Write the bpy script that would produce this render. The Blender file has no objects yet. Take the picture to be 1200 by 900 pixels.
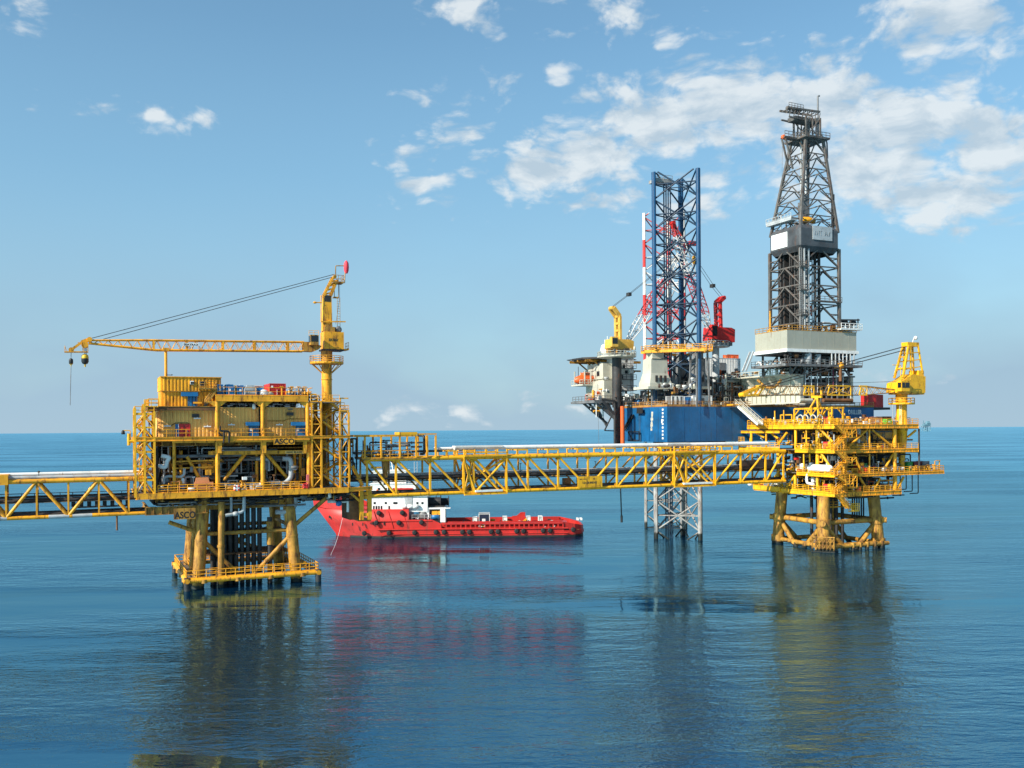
import bpy, math, random
from math import radians as R, sin, cos, pi, sqrt, atan2
from mathutils import Vector, Matrix
C = bpy.context.scene.collection
S = bpy.context.scene
FPX, HOR, CAMH, ROLL = 1100.0, 503.5, 26.0, R(-0.38)
ANG = R(24.5)

# ------------------------------------------------------------------ measuring: photo pixel (1200x900) -> a point on a real plane
def ray(px, py):
    xc, yc = (px-600)/FPX, -(py-HOR)/FPX
    rx = Vector((cos(ROLL), 0, sin(ROLL))); up = Vector((-sin(ROLL), 0, cos(ROLL)))
    return Vector((0, 1, 0)) + rx*xc + up*yc
class Frame:
    """a local frame: u to the right along the fronts, v into the depth, z up"""
    def __init__(s, x, y, a=ANG):
        s.o = Vector((x, y, 0)); s.a = a
        s.u = Vector((cos(a), sin(a), 0)); s.w = Vector((-sin(a), cos(a), 0))
    def P(s, u, v, z): return s.o + s.u*u + s.w*v + Vector((0, 0, z))
    def f(s, px, py, v=0.0):                  # on the upright plane v = const -> (u, z)
        d = ray(px, py); c = Vector((0, 0, CAMH)); t = ((s.o-c).dot(s.w)+v)/d.dot(s.w)
        p = c+d*t; return (p-s.o).dot(s.u), p.z
    def g(s, px, py, u=0.0):                  # on the upright plane u = const -> (v, z)
        d = ray(px, py); c = Vector((0, 0, CAMH)); t = ((s.o-c).dot(s.u)+u)/d.dot(s.u)
        p = c+d*t; return (p-s.o).dot(s.w), p.z
    def h(s, px, py, z=0.0):                  # on the level plane z = const -> (u, v)
        d = ray(px, py); c = Vector((0, 0, CAMH)); t = (z-CAMH)/d.z
        p = c+d*t; return (p-s.o).dot(s.u), (p-s.o).dot(s.w)
    def thing(s, name, label, cat, u=0, v=0, z=0, rot=0, group=None):
        return thing(name, label, cat, s.P(u, v, z), s.a+rot, group)

def thing(name, label, cat, loc=(0, 0, 0), rz=0, group=None):
    o = bpy.data.objects.new(name, None); C.objects.link(o); o.empty_display_size = .5
    o.location = loc; o.rotation_euler = (0, 0, rz); o['label'] = label; o['category'] = cat
    if group: o['group'] = group
    return o
def copy_tree(o, parent=None):
    c = o.copy(); C.objects.link(c)
    if parent: c.parent = parent
    for ch in list(o.children): copy_tree(ch, c)
    return c

# ------------------------------------------------------------------ mesh builder
def V(*a): return Vector(a)
class MB:
    def __init__(s): s.v = []; s.f = []; s.sm = []
    def add(s, vs, fs, smooth=False):
        n = len(s.v); s.v += [tuple(x) for x in vs]
        for f in fs: s.f.append([i+n for i in f]); s.sm.append(smooth)
        return s
    def box(s, x0, x1, y0, y1, z0, z1):
        if x1 < x0: x0, x1 = x1, x0
        if y1 < y0: y0, y1 = y1, y0
        if z1 < z0: z0, z1 = z1, z0
        return s.add([(x0,y0,z0),(x1,y0,z0),(x1,y1,z0),(x0,y1,z0),(x0,y0,z1),(x1,y0,z1),(x1,y1,z1),(x0,y1,z1)],
              [(3,2,1,0),(4,5,6,7),(0,1,5,4),(1,2,6,5),(2,3,7,6),(3,0,4,7)])
    def tube(s, p, q, r, n=8, r2=None, cap=True):
        p = Vector(p); q = Vector(q); r2 = r if r2 is None else r2
        d = q-p
        if d.length < 1e-6: return s
        d.normalize(); a = Vector((0,0,1)) if abs(d.z) < .9 else Vector((1,0,0))
        x = d.cross(a).normalized(); y = d.cross(x)
        vs = []
        for c, rr in ((p, r), (q, r2)):
            for i in range(n):
                t = 2*pi*i/n; vs.append(c+(x*cos(t)+y*sin(t))*rr)
        s.add(vs, [(i, i+n, (i+1) % n+n, (i+1) % n) for i in range(n)], True)
        if cap: s.add(vs, [tuple(range(n)), tuple(reversed(range(n, 2*n)))])
        return s
    def pipe(s, pts, r, n=8, br=None):
        """a pipe through points with rounded elbows"""
        pts = [Vector(p) for p in pts]; br = br or r*2.2; path = [pts[0]]
        for a, b, c in zip(pts, pts[1:], pts[2:]):
            d1 = (a-b); d2 = (c-b); k = min(br, d1.length*.45, d2.length*.45)
            p1 = b+d1.normalized()*k; p2 = b+d2.normalized()*k
            for t in (0, .25, .5, .75, 1): path.append((p1*(1-t)+b*t)*(1-t)+(b*(1-t)+p2*t)*t)
        path.append(pts[-1]); rings = []; x = None
        for i, p in enumerate(path):
            d = (path[min(i+1, len(path)-1)]-path[max(i-1, 0)])
            if d.length < 1e-9: d = Vector((0,0,1))
            d.normalize()
            if x is None:
                a = Vector((0,0,1)) if abs(d.z) < .9 else Vector((1,0,0)); x = d.cross(a).normalized()
            else:
                x = (x-d*x.dot(d)).normalized()
            y = d.cross(x); rings.append([p+(x*cos(2*pi*k/n)+y*sin(2*pi*k/n))*r for k in range(n)])
        vs = [v for g in rings for v in g]; m = len(rings)
        s.add(vs, [(j*n+i, (j+1)*n+i, (j+1)*n+(i+1) % n, j*n+(i+1) % n) for j in range(m-1) for i in range(n)], True)
        s.add(vs, [tuple(range(n)), tuple(reversed(range((m-1)*n, m*n)))])
        return s
    def beam(s, p, q, w, h):
        """rectangular bar from p to q, w wide, h high"""
        p = Vector(p); q = Vector(q); d = (q-p)
        if d.length < 1e-6: return s
        d.normalize(); up = Vector((0,0,1)) if abs(d.z) < .95 else Vector((0,1,0))
        x = d.cross(up).normalized(); y = x.cross(d).normalized()
        vs = [c+x*sx*w/2+y*sy*h/2 for c in (p, q) for sx, sy in ((-1,-1),(1,-1),(1,1),(-1,1))]
        return s.add(vs, [(0,1,2,3),(7,6,5,4),(0,4,5,1),(1,5,6,2),(2,6,7,3),(3,7,4,0)])
    def ibeam(s, p, q, w, h, t=.06):
        p = Vector(p); q = Vector(q); z = Vector((0,0,h/2-t/2))
        s.beam(p+z, q+z, w, t); s.beam(p-z, q-z, w, t); return s.beam(p, q, t, h-2*t)
    def lathe(s, prof, c=(0,0,0), n=16, axis='z', smooth=True):
        c = Vector(c); vs = []
        for r, h in prof:
            for i in range(n):
                t = 2*pi*i/n; a, b = r*cos(t), r*sin(t)
                vs.append(c+(Vector((a,b,h)) if axis == 'z' else Vector((h,a,b)) if axis == 'x' else Vector((b,h,a))))
        m = len(prof)
        s.add(vs, [(j*n+i, j*n+(i+1) % n, (j+1)*n+(i+1) % n, (j+1)*n+i) for j in range(m-1) for i in range(n)], smooth)
        s.add(vs, [tuple(reversed(range(n))), tuple(range((m-1)*n, m*n))]); return s
    def prism(s, poly, a0, a1, axis='z'):
        n = len(poly); vs = []
        for a in (a0, a1):
            for x, y in poly:
                vs.append((x,y,a) if axis == 'z' else (a,x,y) if axis == 'x' else (x,a,y))
        s.add(vs, [(i, (i+1) % n, n+(i+1) % n, n+i) for i in range(n)])
        return s.add(vs, [tuple(reversed(range(n))), tuple(range(n, 2*n))])
    def loft(s, rings, closed=True, smooth=True, caps=True):
        n = len(rings[0]); m = len(rings); vs = [v for g in rings for v in g]
        rng = range(n) if closed else range(n-1)
        s.add(vs, [(j*n+i, j*n+(i+1) % n, (j+1)*n+(i+1) % n, (j+1)*n+i) for j in range(m-1) for i in rng], smooth)
        if caps: s.add(vs, [tuple(reversed(range(n))), tuple(range((m-1)*n, m*n))])
        return s
    def corr(s, x0, x1, z0, z1, y, depth=.12, pitch=.6, thick=.15):
        """corrugated cladding, its face looking to -y"""
        n = max(1, round((x1-x0)/pitch)); w = (x1-x0)/n; pr = []
        for i in range(n):
            b = x0+i*w; pr += [(b, y), (b+.38*w, y), (b+.5*w, y-depth), (b+.88*w, y-depth)]
        pr += [(x1, y), (x1, y+thick), (x0, y+thick)]
        return s.prism(pr, z0, z1)
    def corrx(s, y0, y1, z0, z1, x, depth=.12, pitch=.6, thick=.15):
        """the same, its face looking to -x"""
        n = max(1, round((y1-y0)/pitch)); w = (y1-y0)/n; pr = []
        for i in range(n):
            b = y0+i*w; pr += [(x, b), (x, b+.38*w), (x-depth, b+.5*w), (x-depth, b+.88*w)]
        pr += [(x, y1), (x+thick, y1), (x+thick, y0)]
        return s.prism(list(reversed(pr)), z0, z1)
    def rail(s, pts, h=1.15, r=.045, sp=1.7, toe=.18, mids=1, n=5):
        """handrail: posts, top rail, middle rail and toe plate along a line"""
        for a, b in zip(pts, pts[1:]):
            a = Vector(a); b = Vector(b); d = b-a; k = max(1, round(d.length/sp)); up = Vector((0,0,1))
            for i in range(k+1):
                p = a+d*(i/k); s.tube(p, p+up*h, r, n)
            for j in range(mids+1):
                zz = h*(j+1)/(mids+1); s.tube(a+up*zz, b+up*zz, r, n)
            if toe: s.beam(a+up*toe/2, b+up*toe/2, .04, toe)
        return s
    def stair(s, p, q, w, n=None, side=(0,1,0), rails=True):
        """a straight flight from p up to q; side points across"""
        p = Vector(p); q = Vector(q); sd = Vector(side).normalized()*w/2; n = n or max(3, int(abs(q.z-p.z)/.28))
        for k in (-1, 1):
            s.beam(p+sd*k, q+sd*k, .09, .3)
            if rails:
                up = Vector((0,0,1.05)); s.tube(p+sd*k+up, q+sd*k+up, .05, 5); s.tube(p+sd*k+up*.55, q+sd*k+up*.55, .035, 4)
                for i in range(4):
                    c = p+(q-p)*(i/3)+sd*k; s.tube(c, c+up, .04, 4)
        for i in range(n):
            c = p+(q-p)*((i+.5)/n); s.beam(c-sd, c+sd, .24, .05)
        return s
    def ladder(s, p, q, w=.5, side=(1,0,0), cage=False):
        p = Vector(p); q = Vector(q); sd = Vector(side).normalized()*w/2; k = max(2, int((q-p).length/.45))
        for j in (-1, 1): s.tube(p+sd*j, q+sd*j, .045, 5)
        for i in range(k): c = p+(q-p)*((i+.5)/k); s.tube(c-sd, c+sd, .03, 4)
        return s
    def build(s, name, m, parent=None, label=None):
        me = bpy.data.meshes.new(name); me.from_pydata(s.v, [], s.f); me.materials.append(m)
        me.polygons.foreach_set('use_smooth', s.sm); me.update()
        o = bpy.data.objects.new(name, me); C.objects.link(o)
        if parent is not None: o.parent = parent
        if label: o['label'] = label
        return o
PIPES = {}
def flush_masses():
    """what is left of the small-bore piping of each thing, as one part"""
    for parent, (b, names) in PIPES.items():
        me = bpy.data.meshes.new('pipework'); me.from_pydata(b.v, [], b.f); ms = []
        for m in names:
            if m not in ms: ms.append(m)
        for m in ms: me.materials.append(m)
        me.polygons.foreach_set('use_smooth', b.sm); me.polygons.foreach_set('material_index', [ms.index(m) for m in names]); me.update()
        o = bpy.data.objects.new('pipework', me); C.objects.link(o); o.parent = parent; o['kind'] = 'stuff'
def tag(o, label, cat, group=None, kind=None):
    if label: o['label'] = label
    if cat: o['category'] = cat
    if group: o['group'] = group
    if kind: o['kind'] = kind
    return o
def solo(name, mb, m, loc, rz, label, cat, group=None):
    o = mb.build(name, m); o.location = loc; o.rotation_euler = (0, 0, rz); return tag(o, label, cat, group)

def lettering(txt, w, h, m, parent, loc, name='lettering', yaw=0, bold=.0, depth=.02, shear=0):
    """raised letters facing -y of the parent, loc = lower left corner"""
    cu = bpy.data.curves.new('t', 'FONT'); cu.body = txt; cu.size = 1; cu.extrude = .5; cu.offset = bold; cu.shear = shear; cu.resolution_u = 3
    t = bpy.data.objects.new('t', cu); C.objects.link(t); bpy.context.view_layer.update()
    me = bpy.data.meshes.new_from_object(t.evaluated_get(bpy.context.evaluated_depsgraph_get()))
    bpy.data.objects.remove(t); bpy.data.curves.remove(cu)
    xs = [v.co.x for v in me.vertices]; ys = [v.co.y for v in me.vertices]; x0, x1, y0, y1 = min(xs), max(xs), min(ys), max(ys)
    cy, sy = cos(yaw), sin(yaw)
    for v in me.vertices:
        a = (v.co.x-x0)/(x1-x0)*w; b = (v.co.y-y0)/(y1-y0)*h; d = -v.co.z*depth
        v.co = (loc[0]+a*cy-d*sy, loc[1]+a*sy+d*cy, loc[2]+b)
    me.materials.clear(); me.materials.append(m)
    o = bpy.data.objects.new(name, me); C.objects.link(o); o.parent = parent
    return o

# ------------------------------------------------------------------ materials
MATS = {}
def nd(nt, t, **k):
    n = nt.nodes.new(t)
    for a, b in k.items():
        if a == 'inp':
            for i, x in b.items(): n.inputs[i].default_value = x
        else: setattr(n, a, b)
    return n
def paint(name, col, rough=.45, rust=0., scale=.7, var=.18, metal=0., rustcol=(.13,.045,.015), streak=.25, bump=.0, band=None, wet=None):
    """weathered paint: patchy tone, rust blooms and runs drawn out downwards"""
    m = bpy.data.materials.new(name); m.use_nodes = True; nt = m.node_tree; b = nt.nodes['Principled BSDF']; L = nt.links.new
    b.inputs['Metallic'].default_value = metal; b.inputs['Roughness'].default_value = rough
    tc = nd(nt, 'ShaderNodeTexCoord'); co = tc.outputs['Object']
    base = None
    if band:                                   # painted bands of a second colour by height
        sx = nd(nt, 'ShaderNodeSeparateXYZ'); L(co, sx.inputs[0])
        md = nd(nt, 'ShaderNodeMath', operation='PINGPONG', inp={1: band[1]}); L(sx.outputs[2], md.inputs[0])
        gt = nd(nt, 'ShaderNodeMath', operation='GREATER_THAN', inp={1: band[1]*.5}); L(md.outputs[0], gt.inputs[0])
        mb_ = nd(nt, 'ShaderNodeMix', data_type='RGBA', inp={6: (*col, 1), 7: (*band[0], 1)}); L(gt.outputs[0], mb_.inputs[0]); base = mb_.outputs[2]
    n1 = nd(nt, 'ShaderNodeTexNoise', inp={'Scale': scale, 'Detail': 5.0, 'Roughness': .62}); L(co, n1.inputs['Vector'])
    r1 = nd(nt, 'ShaderNodeMapRange', inp={1: .3, 2: .7, 3: 1-var, 4: 1+var*.7}); L(n1.outputs[0], r1.inputs[0])
    hsv = nd(nt, 'ShaderNodeMix', data_type='RGBA', blend_type='MULTIPLY', inp={0: 1.0, 6: (*col, 1)})
    if base: L(base, hsv.inputs[6])
    L(r1.outputs[0], hsv.inputs[7]); out = hsv.outputs[2]
    if rust > 0:
        mp = nd(nt, 'ShaderNodeMapping', inp={3: (1, 1, streak)}); L(co, mp.inputs[0])
        n2 = nd(nt, 'ShaderNodeTexNoise', inp={'Scale': scale*3.1, 'Detail': 6.0, 'Roughness': .68}); L(mp.outputs[0], n2.inputs['Vector'])
        r2 = nd(nt, 'ShaderNodeMapRange', inp={1: .655-rust*.3, 2: .755-rust*.22, 3: 0., 4: .85}); L(n2.outputs[0], r2.inputs[0])
        mx = nd(nt, 'ShaderNodeMix', data_type='RGBA', inp={7: (*rustcol, 1)}); L(r2.outputs[0], mx.inputs[0]); L(out, mx.inputs[6]); out = mx.outputs[2]
        r3 = nd(nt, 'ShaderNodeMapRange', inp={1: 0., 2: .85, 3: rough, 4: .85}); L(r2.outputs[0], r3.inputs[0]); L(r3.outputs[0], b.inputs['Roughness'])
    # grime: broad faded and dirty areas
    n5 = nd(nt, 'ShaderNodeTexNoise', inp={'Scale': scale*.42, 'Detail': 7.0, 'Roughness': .7}); L(co, n5.inputs['Vector'])
    r5 = nd(nt, 'ShaderNodeMapRange', inp={1: .32, 2: .55, 3: 1-var*1.6, 4: 1.05}); L(n5.outputs[0], r5.inputs[0])
    gm = nd(nt, 'ShaderNodeMix', data_type='RGBA', blend_type='MULTIPLY', inp={0: 1.0}); L(out, gm.inputs[6]); L(r5.outputs[0], gm.inputs[7]); out = gm.outputs[2]
    if wet is not None:                        # dark weed-grown band at the waterline
        sz_ = nd(nt, 'ShaderNodeSeparateXYZ'); L(co, sz_.inputs[0])
        nw = nd(nt, 'ShaderNodeTexNoise', inp={'Scale': 1.3, 'Detail': 5.0}); L(co, nw.inputs['Vector'])
        ad = nd(nt, 'ShaderNodeMath', operation='MULTIPLY_ADD', inp={1: 1.4, 2: wet-.7}); L(nw.outputs[0], ad.inputs[0])
        df = nd(nt, 'ShaderNodeMath', operation='SUBTRACT'); L(ad.outputs[0], df.inputs[0]); L(sz_.outputs[2], df.inputs[1])
        rw = nd(nt, 'ShaderNodeMapRange', inp={1: -.15, 2: .25, 3: 0., 4: 1.}); L(df.outputs[0], rw.inputs[0])
        mw = nd(nt, 'ShaderNodeMix', data_type='RGBA', inp={7: (.012,.014,.010,1)}); L(rw.outputs[0], mw.inputs[0]); L(out, mw.inputs[6]); out = mw.outputs[2]
    L(out, b.inputs['Base Color'])
    MATS[name] = m; return m
YEL = paint('yellow_paint', (.86,.375,.012), .5, rust=.46, scale=.6, var=.18)
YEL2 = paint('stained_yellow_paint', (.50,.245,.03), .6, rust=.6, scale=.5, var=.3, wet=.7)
YEL_LIT = paint('sunlit_yellow_paint', (.88,.43,.009), .45, rust=.4, scale=.6, var=.14)  # lighter yellow: sunlight on left sides put into colour; bridge, crane share it
CLAD = paint('ochre_cladding', (.88,.47,.115), .55, rust=.25, scale=.3, var=.12, streak=.1)
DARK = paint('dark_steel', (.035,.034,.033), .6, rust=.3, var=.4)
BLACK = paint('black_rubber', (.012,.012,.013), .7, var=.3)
GREYP = paint('grey_pipe_paint', (.42,.44,.44), .42, rust=.15, var=.2)
GREYD = paint('mid_grey_paint', (.17,.175,.175), .5, rust=.3, var=.3)
WHITE = paint('white_paint', (.78,.78,.74), .45, rust=.18, var=.1)
REDP = paint('red_paint', (.55,.022,.018), .42, rust=.08, var=.15)
BLUEP = paint('blue_paint', (.012,.15,.36), .42, rust=.08, var=.15)
NAVY = paint('blue_hull_paint', (.005,.105,.265), .42, rust=.34, scale=.22, var=.28, streak=.12, rustcol=(.03,.05,.06))
SHIP = paint('red_hull_paint', (.52,.022,.015), .45, rust=.34, scale=.3, var=.16, streak=.1, rustcol=(.17,.03,.02))
BOOT = paint('black_bottom_paint', (.018,.014,.014), .6, var=.3)
CREAM = paint('cream_paint', (.50,.48,.385), .5, rust=.18, scale=.25, var=.1)
KHAKI = paint('khaki_grey_paint', (.35,.34,.27), .5, rust=.12, scale=.2, var=.08)
DERR = paint('galvanised_derrick_steel', (.125,.117,.105), .55, rust=.45, scale=.8, var=.35)
SALMON = paint('orange_cover_paint', (.72,.27,.10), .5, var=.12)
ORANGE = paint('orange_paint', (.75,.12,.02), .45, var=.12)
RUST = paint('rusty_steel', (.20,.085,.03), .8, rust=.3, var=.4)
GRAT = paint('steel_grating', (.14,.12,.09), .7, rust=.4, var=.3)
LEGB = paint('dark_blue_leg_paint', (.006,.028,.06), .45, rust=.12, var=.25)
LEGW = paint('pale_leg_steel', (.34,.33,.31), .55, rust=.45, scale=.6, var=.3, wet=1.6)
REDW = paint('red_and_white_banded_paint', (.58,.03,.025), .45, rust=.1, var=.15, band=((.72,.68,.62), 7.2))
REDW2 = paint('faded_red_white_paint', (.62,.60,.58), .5, rust=.15, var=.15, band=((.50,.05,.04), 11.0))
GREEN = paint('green_paint', (.02,.22,.05), .45, var=.15)
HAZETEAL = paint('haze_tinted_steel', (.16,.30,.36), .7, var=.3)  # blue-green of distance haze put into the steel colour
GLASS = bpy.data.materials.new('dark_window_glass'); GLASS.use_nodes = True
_b = GLASS.node_tree.nodes['Principled BSDF']; _b.inputs['Base Color'].default_value = (.012,.016,.02,1); _b.inputs['Roughness'].default_value = .08
# ------------------------------------------------------------------ camera, world, sun
cd = bpy.data.cameras.new('camera'); cam = bpy.data.objects.new('camera', cd); C.objects.link(cam); S.camera = cam
cd.sensor_width = 36; cd.lens = 36*FPX/1200; cd.shift_y = (HOR-450)/1200; cd.clip_start = .5; cd.clip_end = 90000
cam.matrix_world = Matrix(((cos(ROLL), -sin(ROLL), 0, 0), (0, 0, -1, 0), (sin(ROLL), cos(ROLL), 0, CAMH), (0, 0, 0, 1)))
SUN_EL, SUN_AZ = R(33), atan2(-.775, -.632)      # azimuth measured from +y towards +x
sd = Vector((sin(SUN_AZ)*cos(SUN_EL), cos(SUN_AZ)*cos(SUN_EL), sin(SUN_EL)))
ld = bpy.data.lights.new('sun', 'SUN'); ld.energy = 5.0; ld.angle = R(.53); ld.color = (1, .93, .82)
sun = bpy.data.objects.new('sun', ld); C.objects.link(sun); sun.rotation_euler = sd.to_track_quat('Z', 'Y').to_euler()
S.view_settings.view_transform = 'Standard'; S.view_settings.look = 'None'; S.view_settings.gamma = 1; S.view_settings.exposure = 0.55
S.view_settings.use_curve_mapping = False
S.cycles.transparent_max_bounces = 32

w = bpy.data.worlds.new('World'); S.world = w; w.use_nodes = True; nt = w.node_tree; nt.nodes.clear(); L = nt.links.new
out = nd(nt, 'ShaderNodeOutputWorld'); bg = nd(nt, 'ShaderNodeBackground', inp={1: .128}); L(bg.outputs[0], out.inputs[0])
sky = nd(nt, 'ShaderNodeTexSky', sky_type='NISHITA', sun_disc=False, sun_elevation=SUN_EL, sun_rotation=SUN_AZ, air_density=1.0, dust_density=.3, ozone_density=1.8, altitude=20)
tc = nd(nt, 'ShaderNodeTexCoord'); g = tc.outputs['Generated']
sx = nd(nt, 'ShaderNodeSeparateXYZ'); L(g, sx.inputs[0])
def M(op, a, b=None, c=None, clamp=False):
    n = nd(nt, 'ShaderNodeMath', operation=op, use_clamp=clamp)
    for i, x in enumerate((a, b, c)):
        if x is None: continue
        if isinstance(x, (int, float)): n.inputs[i].default_value = x
        else: L(x, n.inputs[i])
    return n.outputs[0]
az = M('ARCTAN2', sx.outputs[0], sx.outputs[1]); el = M('ARCSINE', sx.outputs[2])
cv = nd(nt, 'ShaderNodeCombineXYZ'); L(az, cv.inputs[0]); L(el, cv.inputs[1])
# wobble the direction a little so that the cloud edges tear
nz = nd(nt, 'ShaderNodeTexNoise', inp={'Scale': 9.0, 'Detail': 3.0}); L(cv.outputs[0], nz.inputs['Vector'])
wb = nd(nt, 'ShaderNodeVectorMath', operation='MULTIPLY_ADD', inp={1: (.08, .03, 0), 2: (-.04, -.015, 0)}); L(nz.outputs['Color'], wb.inputs[0])
wv = nd(nt, 'ShaderNodeVectorMath', operation='ADD'); L(cv.outputs[0], wv.inputs[0]); L(wb.outputs[0], wv.inputs[1])
# the cloud banks: centre and half size, as directions
BANKS = [(635,200,95,32,1.1),(700,175,95,45,1.1),(770,135,110,52,1.2),(860,120,120,54,1.25),(950,125,110,62,1.25),(1050,150,120,64,1.25),(1140,165,100,55,1.2),(1070,110,30,30,.8),
 (1010,200,130,55,1.15),(1110,225,150,46,1.15),(930,185,70,30,.85),(860,200,80,24,.7),(710,236,55,17,.85),(820,238,45,14,.8),(1015,282,32,20,.7),
 (1120,22,90,40,1.15),(1170,48,40,28,1),(1075,10,40,14,.8),(730,14,36,24,.9),(552,12,34,20,.95),(690,2,30,10,.7),(1018,48,14,20,.6),(782,52,16,14,.6),
 (482,180,30,11,.9),(486,215,34,12,.95),(508,240,32,9,.6),(538,152,34,20,.65),(572,98,34,13,.85),(495,114,22,8,.7),(652,86,13,9,.75),(651,48,12,7,.7),
 (180,138,46,8,.62),(232,141,18,4,.5),(28,8,36,15,.8),(122,124,40,9,.6),(42,128,12,6,.5),(40,26,40,9,.5),
 (480,478,26,9,.75),(612,476,10,9,.6),(556,479,20,8,.5),(1108,443,20,9,.8),(1030,440,40,9,.6),(660,478,30,6,.3)]
mask = None
for px, py, rx, ry, st in BANKS:
    if rx < 50: rx, ry, st = rx*1.35, ry*1.35, st*.74
    d = ray(px, py).normalized(); a_, e_ = atan2(d.x, d.y), math.asin(d.z); k = 1/FPX*cos(a_)**2
    sb = nd(nt, 'ShaderNodeVectorMath', operation='SUBTRACT', inp={1: (a_, e_, 0)}); L(wv.outputs[0], sb.inputs[0])
    ml = nd(nt, 'ShaderNodeVectorMath', operation='MULTIPLY', inp={1: (1/(rx*k*1.15), 1/(ry*k*1.25), 0)}); L(sb.outputs[0], ml.inputs[0])
    ln = nd(nt, 'ShaderNodeVectorMath', operation='LENGTH'); L(ml.outputs[0], ln.inputs[0])
    v = M('MULTIPLY_ADD', ln.outputs['Value'], -st, st)
    mask = v if mask is None else M('SMOOTH_MAX', mask, v, .12)
sc = nd(nt, 'ShaderNodeMapping', inp={3: (1, 1.9, 1)}); L(wv.outputs[0], sc.inputs[0])
n2 = nd(nt, 'ShaderNodeTexNoise', inp={'Scale': 17.0, 'Detail': 8.0, 'Roughness': .58}); L(sc.outputs[0], n2.inputs['Vector'])
n3 = nd(nt, 'ShaderNodeTexNoise', inp={'Scale': 46.0, 'Detail': 9.0, 'Roughness': .66}); L(sc.outputs[0], n3.inputs['Vector'])
dens = M('ADD', mask, M('MULTIPLY_ADD', n2.outputs[0], 1.9, -.90)); vo = nd(nt, 'ShaderNodeTexVoronoi', feature='F1', inp={'Scale': 30.0, 'Detail': 2.0, 'Roughness': .55}); L(sc.outputs[0], vo.inputs['Vector'])
dens = M('ADD', dens, M('MULTIPLY_ADD', n3.outputs[0], .9, -.45)); dens = M('ADD', dens, M('MULTIPLY_ADD', vo.outputs['Distance'], -.7, .62))
cr = nd(nt, 'ShaderNodeMapRange', interpolation_type='SMOOTHSTEP', inp={1: .1, 2: .85, 3: 0., 4: .88}); L(dens, cr.inputs[0])
# thin veil of high haze over all, stronger low down
n4 = nd(nt, 'ShaderNodeTexNoise', inp={'Scale': 3.0, 'Detail': 4.0}); L(sc.outputs[0], n4.inputs['Vector'])
veil = nd(nt, 'ShaderNodeMapRange', inp={1: 0., 2: .40, 3: 1.2, 4: .15}); L(el, veil.inputs[0])
vl = M('MULTIPLY', veil.outputs[0], M('MULTIPLY_ADD', n4.outputs[0], .7, .55))
tint = nd(nt, 'ShaderNodeMix', data_type='RGBA', blend_type='MULTIPLY', inp={0: 1., 7: (.72,.93,.90,1)}); L(sky.outputs[0], tint.inputs[6])
vf_ = nd(nt, 'ShaderNodeMapRange', inp={1: 0., 2: .26, 3: 0., 4: 1.}); L(el, vf_.inputs[0]); vcol = nd(nt, 'ShaderNodeMix', data_type='RGBA', inp={6: (2.15,3.0,3.65,1), 7: (1.4,2.6,3.7,1)}); L(vf_.outputs[0], vcol.inputs[0])
vl = M('MINIMUM', vl, 1.0); m0 = nd(nt, 'ShaderNodeMix', data_type='RGBA'); L(vcol.outputs[2], m0.inputs[7]); L(vl, m0.inputs[0]); L(tint.outputs[2], m0.inputs[6])
# cloud tone: lighter crests, greyer hearts
of = nd(nt, 'ShaderNodeVectorMath', operation='ADD', inp={1: (-.018, .03, 0)}); L(sc.outputs[0], of.inputs[0])
n2b = nd(nt, 'ShaderNodeTexNoise', inp={'Scale': 17.0, 'Detail': 8.0, 'Roughness': .58}); L(of.outputs[0], n2b.inputs['Vector'])
lit = M('MULTIPLY_ADD', M('SUBTRACT', n2.outputs[0], n2b.outputs[0]), 3.2, .55)
tone = nd(nt, 'ShaderNodeMapRange', inp={1: .15, 2: .95, 3: 0., 4: 1.}); L(lit, tone.inputs[0])
cc = nd(nt, 'ShaderNodeMix', data_type='RGBA', inp={6: (2.75,3.35,3.85,1), 7: (4.3,4.6,4.75,1)}); L(tone.outputs[0], cc.inputs[0])
m1 = nd(nt, 'ShaderNodeMix', data_type='RGBA'); L(cr.outputs[0], m1.inputs[0]); L(m0.outputs[2], m1.inputs[6]); L(cc.outputs[2], m1.inputs[7])
L(m1.outputs[2], bg.inputs[0])

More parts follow.
